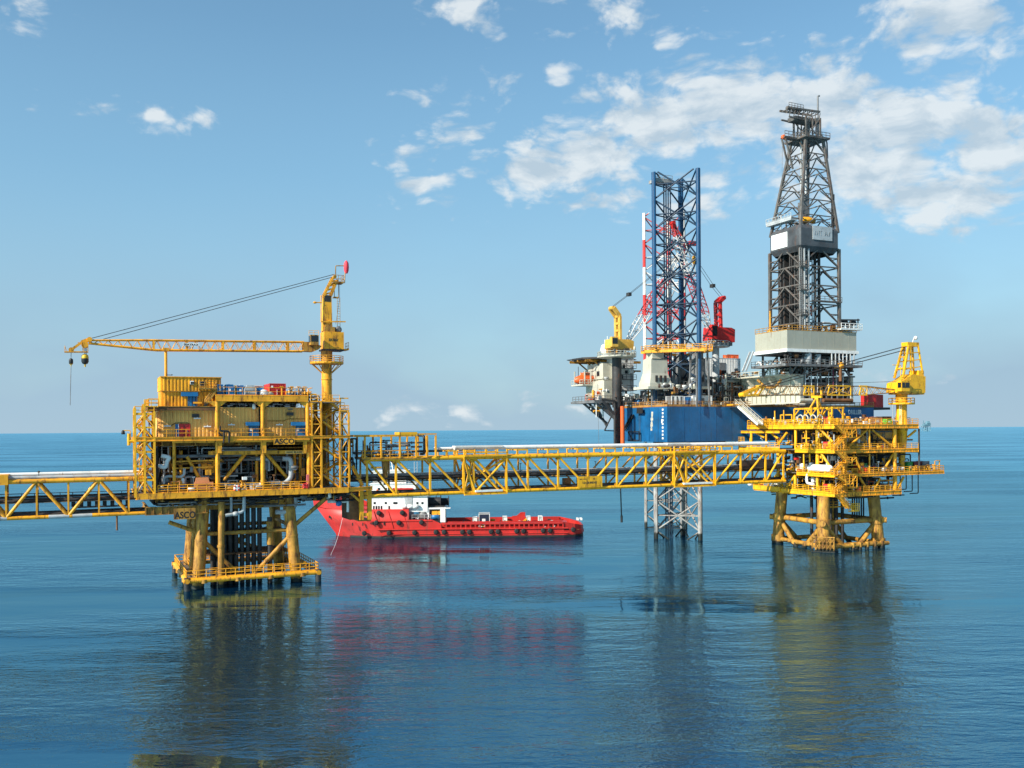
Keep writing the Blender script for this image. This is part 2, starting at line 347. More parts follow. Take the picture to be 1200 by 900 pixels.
# ------------------------------------------------------------------ the sea, one sheet past the horizon
def sea_material():
    m = bpy.data.materials.new('sea_water'); m.use_nodes = True; nt = m.node_tree; nt.nodes.clear(); L = nt.links.new
    o = nd(nt, 'ShaderNodeOutputMaterial'); geo = nd(nt, 'ShaderNodeNewGeometry'); P = geo.outputs['Position']
    def noise(scale, stretch, det=3., rot=0., rough=.5):
        mp = nd(nt, 'ShaderNodeMapping', inp={3: stretch, 2: (0, 0, R(rot))}); L(P, mp.inputs[0])
        n = nd(nt, 'ShaderNodeTexNoise', inp={'Scale': scale, 'Detail': det, 'Roughness': rough}); L(mp.outputs[0], n.inputs['Vector']); return n.outputs[0]
    def M(op, a, b=None, c=None):
        n = nd(nt, 'ShaderNodeMath', operation=op)
        for i, x in enumerate((a, b, c)):
            if x is None: continue
            if isinstance(x, (int, float)): n.inputs[i].default_value = x
            else: L(x, n.inputs[i])
        return n.outputs[0]
    swell = noise(.055, (.55, 1, 1), 2., 12); chop = noise(.36, (.34, 1, 1), 4., -5, .58); rip = noise(1.5, (.5, 1, 1), 3., 12, .6)
    wind = noise(.012, (.35, 1.3, 1), 3., 4, .6)                       # slicks and cat's paws
    wr = nd(nt, 'ShaderNodeMapRange', inp={1: .42, 2: .58, 3: .15, 4: 1.9}); L(wind, wr.inputs[0])
    h = M('MULTIPLY', swell, WAVES[0]); h2 = M('ADD', M('MULTIPLY', chop, WAVES[1]), M('MULTIPLY', rip, WAVES[2]))
    h = M('ADD', h, M('MULTIPLY', h2, wr.outputs[0]))
    bp = nd(nt, 'ShaderNodeBump', inp={'Strength': 1., 'Distance': 1.}); L(h, bp.inputs['Height'])
    # open water farther out is ruffled by more wind
    ln = nd(nt, 'ShaderNodeVectorMath', operation='LENGTH'); L(P, ln.inputs[0])
    rg = nd(nt, 'ShaderNodeMapRange', inp={1: 150., 2: 900., 3: .02, 4: .27}); L(ln.outputs['Value'], rg.inputs[0])
    gl = nd(nt, 'ShaderNodeBsdfGlossy', inp={0: (.46,.86,1,1)}); L(rg.outputs[0], gl.inputs['Roughness']); L(bp.outputs[0], gl.inputs['Normal'])
    df = nd(nt, 'ShaderNodeBsdfDiffuse', inp={0: (.0005,.012,.036,1)})
    fr = nd(nt, 'ShaderNodeFresnel', inp={0: 4.2}); L(bp.outputs[0], fr.inputs['Normal'])
    mx = nd(nt, 'ShaderNodeMixShader'); L(fr.outputs[0], mx.inputs[0]); L(df.outputs[0], mx.inputs[1]); L(gl.outputs[0], mx.inputs[2])
    L(mx.outputs[0], o.inputs[0]); return m
WAVES = (.42, .30, .095)
b = MB(); n = 72; rad = 60000
b.add([(0,0,0)]+[(rad*cos(2*pi*i/n), rad*sin(2*pi*i/n), 0) for i in range(n)], [(0, 1+i, 1+(i+1) % n) for i in range(n)])
tag(b.build('sea', sea_material()), 'calm blue sea rippled by wind out to the horizon', None, kind='structure')
# ================================================================== near platform at left
LF = Frame(-53.1, 153.3)
def U(px, v=0, py=540): return LF.f(px, py, v)[0]
def Z(px, py, v=0): return LF.f(px, py, v)[1]
def UZ(px, py, v=0): u, z = LF.f(px, py, v); return Vector((u, v, z))
rnd = random.Random(7)

def clutter(parent, u0, u1, v0, v1, z0, z1, n, seed, mats, rr=(.06,.22), axis_bias=.6, name='pipe'):
    """process piping: each run a pipe of its own with elbows and flanges"""
    q = random.Random(seed)
    for i in range(n):
        p = Vector((q.uniform(u0,u1), q.uniform(v0,v1), q.uniform(z0,z1))); pts = [p.copy()]; r = q.uniform(*rr)
        ax = 0 if q.random() < axis_bias else 2
        for k in range(q.randint(1, 3)):
            p = p.copy()
            if ax == 0: p.x = min(u1, max(u0, p.x+q.choice((-1,1))*q.uniform(1.5, (u1-u0)*.4)))
            elif ax == 2: p.z = q.uniform(z0, z1)
            else: p.y = min(v1, max(v0, p.y+q.choice((-1,1))*q.uniform(.8, 3)))
            if (p-pts[-1]).length > .5: pts.append(p)
            ax = q.choice([a for a in (0,1,2,2,0) if a != ax])
        if len(pts) < 2: continue
        b = MB(); b.pipe(pts, r, 7)
        for a, c in zip(pts, pts[1:]):                       # flange pairs
            if (c-a).length > 2 and q.random() < .7:
                m = a+(c-a)*q.uniform(.3,.7); d = (c-a).normalized()*.06; b.tube(m-d, m+d, r*1.7, 8)
        m = q.choice(mats); NP[parent] = NP.get(parent, 0)+1
        if NP[parent] <= 70: b.build(name, m, parent)
        else:
            mass, names = PIPES.setdefault(parent, (MB(), [])); n0 = len(mass.v); mass.v += b.v; mass.f += [[i+n0 for i in f] for f in b.f]; mass.sm += b.sm; names += [m]*len(b.f)
NP = {}
def gear(parent, u0, u1, v0, v1, z0, h, n, seed, mats):
    """small deck gear too fine to tell apart: boxes, drums, frames, lamps"""
    q = random.Random(seed); mass, names = PIPES.setdefault(parent, (MB(), []))
    for i in range(n):
        u, v = q.uniform(u0,u1), q.uniform(v0,v1); m = q.choice(mats); k = q.random(); f0 = len(mass.f); z = z0+(q.uniform(0,h) if q.random() < .35 else 0)
        if k < .35: w_, d_ = q.uniform(.25,1.1), q.uniform(.25,.9); mass.box(u,u+w_,v,v+d_,z,z+q.uniform(.3,1.5)*min(1,h*.6))
        elif k < .55: mass.lathe([(.1,0),(.28,.05),(.3,.4),(.26,.9),(.08,1.0)],(u,v,z),8)
        elif k < .72: t = q.uniform(.5,min(h,2.4)); mass.tube((u,v,z0),(u,v,z0+t),.07,5); mass.box(u-.2,u+.2,v-.15,v+.15,z0+t,z0+t+.25)
        elif k < .86:
            w_, t = q.uniform(.8,1.8), q.uniform(.8,min(2.2,h))
            for x in (u,u+w_): mass.tube((x,v,z0),(x,v,z0+t),.06,5)
            mass.tube((u,v,z0+t),(u+w_,v,z0+t),.06,5); mass.tube((u,v,z0+t*.5),(u+w_,v,z0+t*.5),.05,5)
        else: mass.lathe([(.08,-.6),(.3,-.5),(.32,.5),(.08,.6)],(u,v,z+.45),8,'x'); mass.box(u-.4,u+.4,v-.2,v+.2,z,z+.2)
        names += [m]*(len(mass.f)-f0)
def valves(parent, u0, u1, v0, v1, z, n, seed, mats):
    """valve bodies with bonnet and handwheel"""
    q = random.Random(seed)
    for i in range(n):
        u, v = q.uniform(u0,u1), q.uniform(v0,v1); s = q.uniform(.7,1.25); b = MB()
        b.tube((u-.5*s,v,z+.5*s), (u+.5*s,v,z+.5*s), .16*s, 8); b.lathe([(.05,0),(.26*s,.1*s),(.3*s,.3*s),(.22*s,.5*s),(.1*s,.7*s),(.07*s,1.0*s)], (u,v,z+.25*s), 8)
        for e in (-.5,.5): b.tube((u+e*s-.05,v,z+.5*s), (u+e*s+.05,v,z+.5*s), .29*s, 8)
        b.lathe([(.32*s,-.04),(.36*s,0),(.32*s,.04)], (u,v,z+1.28*s), 10); b.tube((u,v,z),(u,v,z+.4*s),.1,6)
        b.build('valve', q.choice(mats), parent)

PL = LF.thing('offshore_platform', 'yellow fixed platform at left on four stained legs under a long-boomed crane', 'platform', 6, 8, 0)
PL.location = LF.P(0,0,0)
def P_(name, b, m, parent=None, label=None): return b.build(name, m, parent or PL, label)
ZL, ZC, ZM, ZR = 1.6, 16.1, 25.2, 32.0        # landing, cellar deck, main deck, upper deck (tops)
uA, uB = U(183), U(363)                        # ends of the decks
DEP = 17.0
# --- jacket legs
legs = {'fl': (UZ(232.5, 678, 2.2), UZ(237.5, 606, 2.6)), 'fr': (UZ(346.5, 670, 2.2), UZ(340, 604, 2.6))}
fl0, fl1 = legs['fl']; fr0, fr1 = legs['fr']
def ext(a, b, z): t = (z-a.z)/(b.z-a.z); return a+(b-a)*t
back = 15.5
J = []
for a, c in ((fl0, fl1), (fr0, fr1)):
    J.append((ext(a, c, -4), ext(a, c, 15.2)))
    a2, c2 = a.copy(), c.copy(); a2.y += back; c2.y += back-.8
    J.append((ext(a2, c2, -4), ext(a2, c2, 15.2)))
for p, q in J:
    b = MB(); b.tube(p, q, 1.0, 16)
    for t in (.35, .62, .86): m = p+(q-p)*t; d = (q-p).normalized()*.12; b.tube(m-d, m+d, 1.06, 16)
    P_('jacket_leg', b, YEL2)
def onleg(i, z): return ext(J[i][0], J[i][1], z)
def brace(p, q, r=.38, m=YEL2, name='brace'): b = MB(); b.tube(p, q, r, 10); return P_(name, b, m)
mid = UZ(289, 676, 2.4)
brace(onleg(0, 8.2), mid+V(-.6,0,-.2)); brace(onleg(2, 8.2), mid+V(.6,0,-.2))
brace(onleg(0, 8.9), onleg(2, 8.9), .34); brace(onleg(1, 8.9), onleg(3, 8.9), .34)
brace(onleg(0, 9.6), onleg(1, 9.6), .34); brace(onleg(2, 9.6), onleg(3, 9.6), .34)
brace(onleg(0, 9), UZ(198, 612, 2.0), .36); brace(onleg(2, 9.2), UZ(382, 584, 2.0), .36)
brace(onleg(1, 3), onleg(0, 9), .34); brace(onleg(3, 3), onleg(2, 9), .34); brace(onleg(1, 8.5), onleg(3, 3), .34); brace(onleg(3, 8.5), onleg(1, 3), .34)
# inner struts near the left legs, and the two caissons
P_('caisson', MB().tube(UZ(259, 690, 1.2), UZ(259.5, 588, 1.2), .52, 12).tube(UZ(259,640,1.2)+V(0,0,-.2), UZ(259,640,1.2)+V(0,0,.2), .62, 12), YEL2)
P_('caisson', MB().tube(UZ(316.5, 690, 3.0), UZ(316, 606, 3.0), .45, 12), DARK)
P_('caisson', MB().tube(UZ(316.5, 638, 2.9), UZ(316.2, 611, 2.9), .58, 12), YEL2)
P_('caisson', MB().tube(V(legs['fl'][0].x-1.2, 6, -3), V(legs['fl'][1].x-.6, 6, 14), .42, 12), YEL2)
# --- conductors: two rows of dark well pipes
q = random.Random(3)
for row, vv in enumerate((4.6, 7.4, 10.0)):
    for i in range(9):
        u = U(249+i*6.9+(3.4 if row == 2 and i < 4 else 0), vv, 640); r = q.uniform(.37,.41); b = MB(); b.tube((u,vv,-4),(u,vv,15.6), r, 10)
        for zz in (5.2, 8.9): b.tube((u,vv,zz-.15),(u,vv,zz+.15), r+.07, 10)
        P_('conductor', b, DARK)
b = MB()
for zz in (5.2, 8.6):
    for vv in (4.0, 5.2, 6.8, 8.0, 9.4, 10.7): b.beam((onleg(0,zz).x+.5,vv,zz),(onleg(2,zz).x-.5,vv,zz), .25,.3)
    for u in (U(252,5), U(275,5), U(300,5)): b.beam((u,3,zz),(u,13,zz), .25,.3)
P_('conductor_guide', b, RUST)
b = MB(); b.ladder(V(fr0.x-1.5,3.2,2), V(fr1.x-1.4,3.2,13.5), .6); P_('ladder', b, YEL2)
# --- boat landing ring
u0, v0 = U(219,0,685), 0.0; u1 = U(373,0,674); v1 = 22.5
for k, (a, c) in enumerate(((V(u0,v0,ZL),V(u1,v0,ZL)), (V(u1,v0,ZL),V(u1,v1,ZL)), (V(u1,v1,ZL),V(u0,v1,ZL)), (V(u0,v1,ZL),V(u0,v0,ZL)))):
    b = MB(); d = (c-a).normalized(); b.tube(a-d*.5, c+d*.5, .42, 12); ld_ = P_('landing_beam', b, YEL)
    nrm = V(-d.y, d.x, 0)
    b = MB(); b.box(min(a.x,c.x, (a+nrm*1.7).x,(c+nrm*1.7).x), max(a.x,c.x,(a+nrm*1.7).x,(c+nrm*1.7).x), min(a.y,c.y,(a+nrm*1.7).y,(c+nrm*1.7).y), max(a.y,c.y,(a+nrm*1.7).y,(c+nrm*1.7).y), ZL+.30+.004*k, ZL+.38+.004*k)
    P_('walkway', b, GRAT)
    P_('railing', MB().rail([a+V(0,0,.38), c+V(0,0,.38)], 1.25, .075, 1.55), YEL)
    P_('railing', MB().rail([a+nrm*1.7+d*1.7+V(0,0,.38), c+nrm*1.7-d*1.7+V(0,0,.38)], 1.25, .07, 1.9, toe=0), YEL)
    b = MB()
    for i in range(4):
        p = a+(c-a)*((i+.5)/4); b.tube(p+V(0,0,-.1), p+nrm*2.2+V(0,0,-.1), .2, 8); b.tube(p+V(0,0,-.5), p+V(0,0,.1), .55, 10)
    P_('landing_support', b, YEL2)
for (p, q_) in J: P_('landing_support', MB().tube((p.x,p.y,ZL-.4),(u0+1 if p.x < 8 else u1-1, p.y, ZL-.1), .34, 8), YEL2)
for u, v in ((u0,v0),(u1,v0),(u0,v1)): P_('bumper', MB().tube((u,v,-1.5),(u,v,ZL+.5), .5, 10), DARK)
# --- sub-cellar frame with sign
pa, pb = UZ(170, 608, .8), UZ(243, 606, .8); zc = 13.2
b = MB(); b.ibeam((pa.x,.8,zc),(pb.x,.8,zc), .5, 1.3, .1); b.ibeam((pb.x,2.8,zc+.3),(U(345,2.8,600),2.8,zc+.3), .5, 1.1, .1); b.ibeam((pb.x,13,zc+.3),(U(345,13,600),13,zc+.3), .5, 1.1,.1)
for u in (pa.x+.4, U(222,.8,600), U(241,.8,600), U(335,.8,600)): b.ibeam((u,.9,zc+.2),(u,14,zc+.2), .4, .9, .08)
for x_ in range(9): b.box(pa.x+x_*1.15+.1, pa.x+x_*1.15+.2, .56, .8, zc-.58, zc+.58)
P_('lower_frame', b, YEL2)
for va__, vb__ in ((1.6, 6), (6.2, 13)): P_('under_deck_shade', MB().box(U(186), U(410), va__, vb__, 13.6 if va__ > 3 else 14.55, 13.7 if va__ > 3 else 14.65), BLACK)  # black sheets added to stand for the shade under the cellar deck
s1 = UZ(203.5, 609, .5); s2 = UZ(229, 600, .5)
sg = P_('sign_board', MB().box(s1.x, s2.x, .42, .5, s1.z, s2.z+.7), YEL2, label='lower sign board with large black letters')
lettering('ASCO', s2.x-s1.x-.1, 1.15, BLACK, sg, (s1.x+.1, .42, s1.z+.12), bold=.03)
b = MB(); b.box(U(243,3,600), U(360,3,590), 3.0, 14, 14.3, 14.5); b.box(U(180,3,600), U(243,3,590), 3.0, 14, 14.0, 14.2); P_('lower_deck_plate', b, DARK)
clutter(PL, U(185), U(360), .9, 6, 13.2, 15.2, 70, 11, [DARK, GREYD, DARK, YEL2, GREYP], (.06,.18), .8)
p = [UZ(323,600,2.4), UZ(337,600,2.4), UZ(346,593,2.4), UZ(346,583,2.4)]; P_('pipe', MB().pipe(p, .42, 10, 1.5), GREYP)
p = [UZ(264,604,1), UZ(276,602,1), UZ(286,599,1), UZ(286,582,1)]; P_('pipe', MB().pipe(p, .3, 10, .9).lathe([(.2,-.4),(.5,-.25),(.55,0),(.5,.25),(.2,.4)], p[1], 12), GREYP)
P_('pipe', MB().pipe([UZ(271,600,1.4), UZ(271,583,1.4)], .22, 8), GREYP)
# --- cellar deck
zb = Z(262,582)                                  # underside of the front girder
uC0, uC1 = U(160), U(408)
b = MB(); b.box(uC0, uC1-.2, .25, DEP, ZC-.25, ZC); P_('cellar_deck', b, GRAT)
b = MB(); b.ibeam((uC0,0,ZC-.45),(uC1,0,ZC-.45), .4, .95, .1); b.box(uC0, uC1, -.19, -.12, ZC-.85, ZC+.02)
for i in range(22): b.box(uC0+i*1.6, uC0+i*1.6+.08, -.2, -.1, ZC-.9, ZC)
P_('deck_girder', b, YEL)
P_('deck_girder', MB().ibeam((uC0+.05,.3,ZC-.5),(uC0+.05,DEP,ZC-.5), .4, .95, .1), YEL)
b = MB()
for u in (uA+1, U(230), U(281), U(330), uB): b.ibeam((u,.4,ZC-.85),(u,DEP,ZC-.85), .5, 1.1, .1)
for vv in (3, 8, 13): b.ibeam((uA,vv,ZC-1.2),(uB,vv,ZC-1.2), .5, .9,.1)
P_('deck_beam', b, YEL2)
P_('railing', MB().rail([V(U(185),0.1,ZC), V(U(361),.1,ZC)], 1.25, .07, 1.5, mids=2), YEL)
# posts and truss braces between cellar and main deck
posts = (204, 255, 308, 362)
for px in posts:
    vv = 1.0; u = U(px, vv); b = MB(); b.tube((u,vv,ZC),(u,vv,ZM-.6), .38 if px != 204 else .25, 10)
    P_('deck_post', b, YEL)
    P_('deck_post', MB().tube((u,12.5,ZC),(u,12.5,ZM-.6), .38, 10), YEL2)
for px in (212, 250, 301, 345, 352): P_('deck_post', MB().tube(UZ(px, 575, 3.5), UZ(px, 528, 3.5), .28, 8), YEL)
for a, c in (((219,535),(240,572)), ((289,530),(262,563)), ((311,530),(345,570)), ((203,543),(209,572))):
    P_('truss_brace', MB().tube(UZ(*a,2.4), UZ(*c,2.4), .30, 8), YEL)
P_('mid_beam', MB().ibeam(UZ(244,531,1.2), UZ(361,529.5,1.2), .35, .62, .08), YEL)
P_('mid_beam', MB().beam(UZ(206,541,2), UZ(261,539,2), .2, .25).beam(UZ(204,549,2), UZ(252,547,2), .2,.25).beam(UZ(251,539,2),UZ(251,548,2),.2,.2), YEL)
P_('mid_beam', MB().ibeam(UZ(270,533,6), UZ(361,533,6), .35, .6, .08), YEL2)
s1 = UZ(334, 531.6, .95); s2 = UZ(356, 528.2, .95)
sg = P_('sign_board', MB().box(s1.x, s2.x, .93, 1.0, s1.z, s2.z), CLAD, label='narrow pale strip with small dark lettering')
b = MB()
for i in range(15):
    if i not in (6, 9): x = s1.x+.3+i*(s2.x-s1.x-.6)/15; b.box(x, x+.1, .91, .93, s1.z+.1, s2.z-.1); b.box(x, x+.13, .912, .93, s2.z-.16, s2.z-.1)
b.build('sign_marks', BLACK, sg)
# walls added round the back of the process bay, blackened for its shade
b = MB(); b.corr(uA+.3, uB+.4, ZC, ZM-.4, 11.3, .1, .7); P_('bay_shade_wall', b, BLACK)
P_('bay_shade_wall', MB().corrx(5.5, 11, ZC, ZM-.4, uA+.6, .1, .7), DARK)
P_('bay_shade_wall', MB().box(uB+.2, uB+.35, 4.5, 11.2, ZC, ZM-.4), DARK)
# named pipe runs seen in the bay
def prun(pts, r, m=GREYP, v=3.0, br=None): return P_('pipe', MB().pipe([UZ(x,y,v) for x, y in pts], r, 9, br), m)
prun([(207,535),(262,534),(282,533)], .30, GREYD, 2.6); prun([(262,539),(312,538),(338,538)], .25, GREYD, 3.2)
prun([(300,538),(315,538),(315,552)], .26, GREYP, 2.8, .7); prun([(331,537.5),(339,537.5),(341,541),(341,560),(334,566),(326,567)], .42, GREYP, 1.8, 1.3)
prun([(256,539),(256.5,566)], .24, GREYP, 2.2); prun([(254,567),(290,568),(308,569)], .26, GREYP, 2.0); prun([(296,569),(318,566),(328,566)], .42, WHITE, 1.7)
prun([(189,534),(199,536),(196,540),(194,548),(188,547)], .34, WHITE, 1.2, .7); prun([(192,567),(192,560),(197,558),(212,559),(216,556),(216,549)], .22, GREYP, 1.4,.5)
prun([(184,546),(190,546)], .3, WHITE, 1.3); prun([(184,525),(184,575)], .18, BLACK, .6); prun([(330,567.5),(360,568)], .16, WHITE, 1.4)
clutter(PL, uA+1.2, uB-.3, 2.6, 9.5, ZC+.4, ZM-1.2, 120, 5, [GREYD, GREYP, DARK, GREYD, GREYP, YEL2, RUST], (.06,.2), .5)
valves(PL, U(262), uB-.8, 1.4, 4.5, ZC, 22, 8, [GREYP, GREYD, DARK, RUST, YEL])
valves(PL, uA+.5, U(212), .9, 3.5, ZC, 10, 9, [WHITE, GREYP, YEL, RUST])
b = MB(); q = random.Random(2)
for i in range(26):
    u, v = q.uniform(uA+1,uB-.8), q.uniform(3.2,10); h = q.uniform(.8,3.4); w_ = q.uniform(.3,1.0)
    P_('instrument_rack', MB().box(u, u+w_, v, v+w_, ZC, ZC+h), GREYD)
gear(PL, U(262), uB-.8, .6, 4, ZC, 3.5, 50, 201, [GREYP,GREYD,DARK,WHITE,RUST,YEL2]); gear(PL, uA+.6, U(250), .7, 4, ZC, 4, 40, 202, [RUST,GREYD,SALMON,YEL,DARK,WHITE]); gear(PL, U(186), U(405), 1, 6, 13.75, 1.6, 50, 203, [DARK,BLACK,GREYD,WHITE,YEL2])
# --- main deck with walkway
b = MB(); b.box(uC0, uC1-.2, .3, DEP, ZM-.25, ZM); P_('main_deck', b, GRAT)
zt = Z(300, 511.5); 
b = MB(); b.ibeam((uC0,0,ZM-.35),(U(363),0,ZM-.35), .4, .7, .1); b.box(U(202), U(363), .1, .2, ZM-1.0, ZM-.72); b.ibeam((U(363)+.1,.2,ZM-.25),(uC1,.2,ZM-.25), .35,.5,.08)
P_('deck_girder', b, YEL)
P_('deck_girder', MB().ibeam((uC0+.05,.3,ZM-.4),(uC0+.05,DEP,ZM-.4), .4, .7, .1), YEL)
b = MB()
for u in (uA+1, U(230), U(281), U(330), uB): b.ibeam((u,.5,ZM-.9),(u,DEP,ZM-.9), .5, 1.1, .1)
for vv in (3, 8, 13): b.ibeam((uA,vv,ZM-1.1),(uB,vv,ZM-1.1), .5, .9,.1)
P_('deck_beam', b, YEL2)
for px in (258, 310, 358): u = U(px,.15); P_('bracket', MB().box(u-.3,u+.3,.15,.75,Z(px,531,.15),ZM-.7), YEL)
s1 = UZ(320.5, 521, -.05); s2 = UZ(345, 513, -.05)
sg = P_('sign_board', MB().box(s1.x, s2.x, -.24, -.205, s1.z, s2.z), YEL, label='upper sign board with large black letters')
lettering('ASCO', s2.x-s1.x-.1, s2.z-s1.z-.2, BLACK, sg, (s1.x+.05, -.245, s1.z+.1), bold=.03)
P_('railing', MB().rail([V(U(184),.1,ZM), V(U(252),.1,ZM)], 1.2, .045, 1.6, toe=0), YEL)
P_('railing', MB().rail([V(U(256),.1,ZM), V(U(361),.1,ZM)], 1.2, .04, 1.9, toe=0), YEL)
# --- clad equipment rooms on the main deck
zR0 = Z(225, 481, 1.6)
def house(px0, px1, py_top, v, depth, label):
    u0_, u1_ = U(px0,v,495), U(px1,v,495); zt_ = Z((px0+px1)/2, py_top, v); h = MB()
    h.corr(u0_, u1_, ZM+.02, zt_, v, .13, .62); h.box(u0_, u1_, v+.151, v+depth, ZM+.02, zt_-.03)
    w_ = P_('wall', h, CLAD, label=label)
    P_('wall', MB().corrx(v+.2, v+depth, ZM+.02, zt_-.02, u0_-.153, .13, .62), CLAD)
    b = MB(); b.box(u0_-.2, u1_+.05, v-.2, v+depth, zt_, zt_+.16); b.box(u0_, u1_, v-.17, v-.13, Z(px0,495,v)-.05, Z(px0,495,v)+.05); P_('roof', b, CLAD)
    return u0_, u1_, zt_
house(188, 253.5, 482, 1.5, 12, 'ochre cladding wall with red double door')
house(256, 303.5, 478.5, 1.9, 12, 'ochre cladding wall beside the blue hooded door')
house(313, 361, 478.5, 1.9, 12, 'ochre cladding wall near the stair tower')
P_('wall', MB().box(U(303.5,2.6), U(313,2.6), 2.6, 2.8, ZM, Z(308,480,2.6)), DARK)
def door(px0, py0, px1, py1, v, m, label=None, handle=True):
    a, c = UZ(px0,py1,v), UZ(px1,py0,v); b = MB(); b.box(a.x,c.x,v-.10,v,a.z,c.z)
    for k in (0,1): b.box(a.x+k*(c.x-a.x-.1), a.x+.1+k*(c.x-a.x-.1), v-.15, v-.10, a.z, c.z)
    b.box(a.x+.1, c.x-.1, v-.15, v-.1, c.z-.1, c.z)
    o = P_('door', b, m, label=label)
    if handle: MB().box(c.x-.45, c.x-.35, v-.22, v-.1, (a.z+c.z)/2-.15, (a.z+c.z)/2+.15).build('handle', GREYD, o)
    return o
door(205.5, 497, 208.6, 514, 1.36, BLUEP, 'narrow blue door panel'); d = door(209.2, 496.6, 222.6, 514, 1.36, REDP, 'red double door')
MB().box(UZ(208.8,514,1.5).x, UZ(209.4,514,1.5).x, 1.16, 1.3, ZM, Z(209,496.5,1.5)).build('frame', WHITE, d)
MB().box(UZ(215.6,514,1.4).x-.03, UZ(215.6,514,1.4).x+.03, 1.19, 1.25, ZM+.1, Z(215,498,1.4)).build('seam', DARK, d)
for px0, px1, hood in ((291.5, 303, (288, 303.5)), (346.5, 357.5, (341, 358))):
    d = door(px0, 496.5, px1, 511, 1.72, BLUEP, 'blue door under a blue hood')
    a, c = UZ(hood[0],499,1.4), UZ(hood[1],494.5,1.4); MB().box(a.x,c.x,.9,1.71,c.z-.62,c.z).build('hood', BLUEP, d)
    MB().box(UZ(px0+1.5,505,1.6).x, UZ(px0+4,505,1.6).x, 1.53, 1.57, Z(px0,505,2.3), Z(px0,501.5,2.3)).build('notice', WHITE, d)
for px, py in ((196,499),(243,499.5),(271,497.5),(327,497.5),(231,490)): a = UZ(px,py,1.3); P_('wall_lamp', MB().box(a.x-.55,a.x+.55,1.0,1.34,a.z-.13,a.z+.05).box(a.x-.05,a.x+.05,1.0,1.34,a.z+.052,a.z+.2), WHITE)
for px, py in ((228.5,487),(339,485)): a = UZ(px,py,2.0); P_('vent', MB().box(a.x-.55,a.x+.55,1.0,1.7,a.z-.3,a.z+.25), DARK)
for pts in ([(258,499),(258,505),(264,505),(268.5,505.5),(268.5,512),(268.5,519)], [(262.5,505),(262.5,511),(262,519)], [(256,507),(260,511)]):
    P_('drain_pipe', MB().pipe([UZ(x,y,-.25) for x,y in pts], .14, 8, .35), BLACK)
P_('cable_run', MB().pipe([UZ(313,493,1.68),UZ(333,493,1.68),UZ(337,491,1.68),UZ(358,490.5,1.68)], .07, 6), YEL2)
P_('cable_run', MB().pipe([UZ(200,499,1.28),UZ(206,495.5,1.28),UZ(220,495.5,1.28),UZ(222,497,1.28)], .06, 6), BLACK)
# mid roof slab left (dark edge) and its walkway
a, c = UZ(173,481.5,.3), UZ(253,476.5,.3)
P_('roof_slab', MB().box(a.x, c.x, .3, 14, c.z-.62, c.z-.05), RUST); zS = c.z-.05
P_('roof_slab', MB().box(a.x-.05, c.x+.05, .22, 14.1, zS, zS+.09), YEL2)
P_('railing', MB().rail([V(a.x+.2,12,zS+.09), V(a.x+.2,.5,zS+.09), V(U(186,.5,470),.5,zS+.09)], 1.2, .055, 1.4, toe=0), YEL)
# upper deck with columns
zb_ = Z(308,470.5,.3); zt_ = Z(308,463.5,.3); ZU = zt_
a0, a1 = U(252.5,.3,468), U(361,.3,468)
b = MB(); b.ibeam((a0,.3,(zb_+zt_)/2),(a1,.3,(zb_+zt_)/2), .45, zt_-zb_, .12); b.box(a0,a1,.1,.16,zb_+.1,zt_-.1); P_('deck_girder', b, YEL)
P_('upper_deck', MB().box(a0, U(372,.3), .55, DEP-2, zt_-.25, zt_), GRAT)
b = MB()
for u in (a0+.3, U(281), U(308), U(335), a1): b.ibeam((u,.5,zb_+.3),(u,DEP-2,zb_+.3), .4, .8, .1)
for vv in (5, 10, 14): b.ibeam((a0,vv,zb_+.3),(a1,vv,zb_+.3), .4,.7,.1)
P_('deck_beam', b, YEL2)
for px in (254.5, 308, 360.5):
    u = U(px,.5,490); b = MB(); b.tube((u,.5,ZM),(u,.5,zb_), .36, 12)
    for k in (-1,1):
        b.prism([(u+k*.3, zb_-1.0),(u+k*1.7, zb_+.02),(u+k*.3, zb_+.02)] if k > 0 else [(u-1.7, zb_+.02),(u-.3, zb_-1.0),(u-.3, zb_+.02)], .3, .7, 'y')
    P_('column', b, YEL); P_('column', MB().tube((u,13.5,ZM),(u,13.5,zb_), .36, 10), YEL2)
b = MB(); q = random.Random(6)                            # cable trays in the gap under the upper deck
for i in range(7): z_ = zb_-q.uniform(.1,.9); v_ = q.uniform(1,9); b.beam((a0+1,v_,z_),(a1-1,v_,z_), .4, .1)
P_('cable_tray', b, DARK)
P_('railing', MB().rail([V(a0,.45,zt_), V(a1,.45,zt_)], 1.35, .04, 2.3, toe=.12), YEL)
P_('railing', MB().rail([V(a0,14.5,zt_), V(a1+1.5,14.5,zt_)], 1.35, .04, 2.3, toe=0), YEL)
clutter(PL, U(333), U(370), 1.5, 6, ZU+.1, ZU+1.6, 18, 21, [YEL, YEL, GREYP, WHITE, YEL], (.05,.14), .4)
valves(PL, U(336), U(366), 1.2, 4, ZU, 7, 22, [YEL, YEL, GREYP])
b = MB()
for px in (276, 330, 342, 350, 357): u = U(px,2,460); b.tube((u,2,ZU),(u,2,ZU+1.7), .1, 6); b.box(u-.3,u+.3,1.8,2.2,ZU+1.55,ZU+1.7)
P_('lamp_post', b, YEL)
gear(PL, U(256), U(366), 4.5, 9, ZU, 1.8, 45, 204, [YEL,GREYP,WHITE,GREYD,YEL,BLUEP]); gear(PL, U(256), U(360), 1, 12, zR0+.2, 1.4, 40, 205, [DARK,GREYD,GREYP,WHITE])
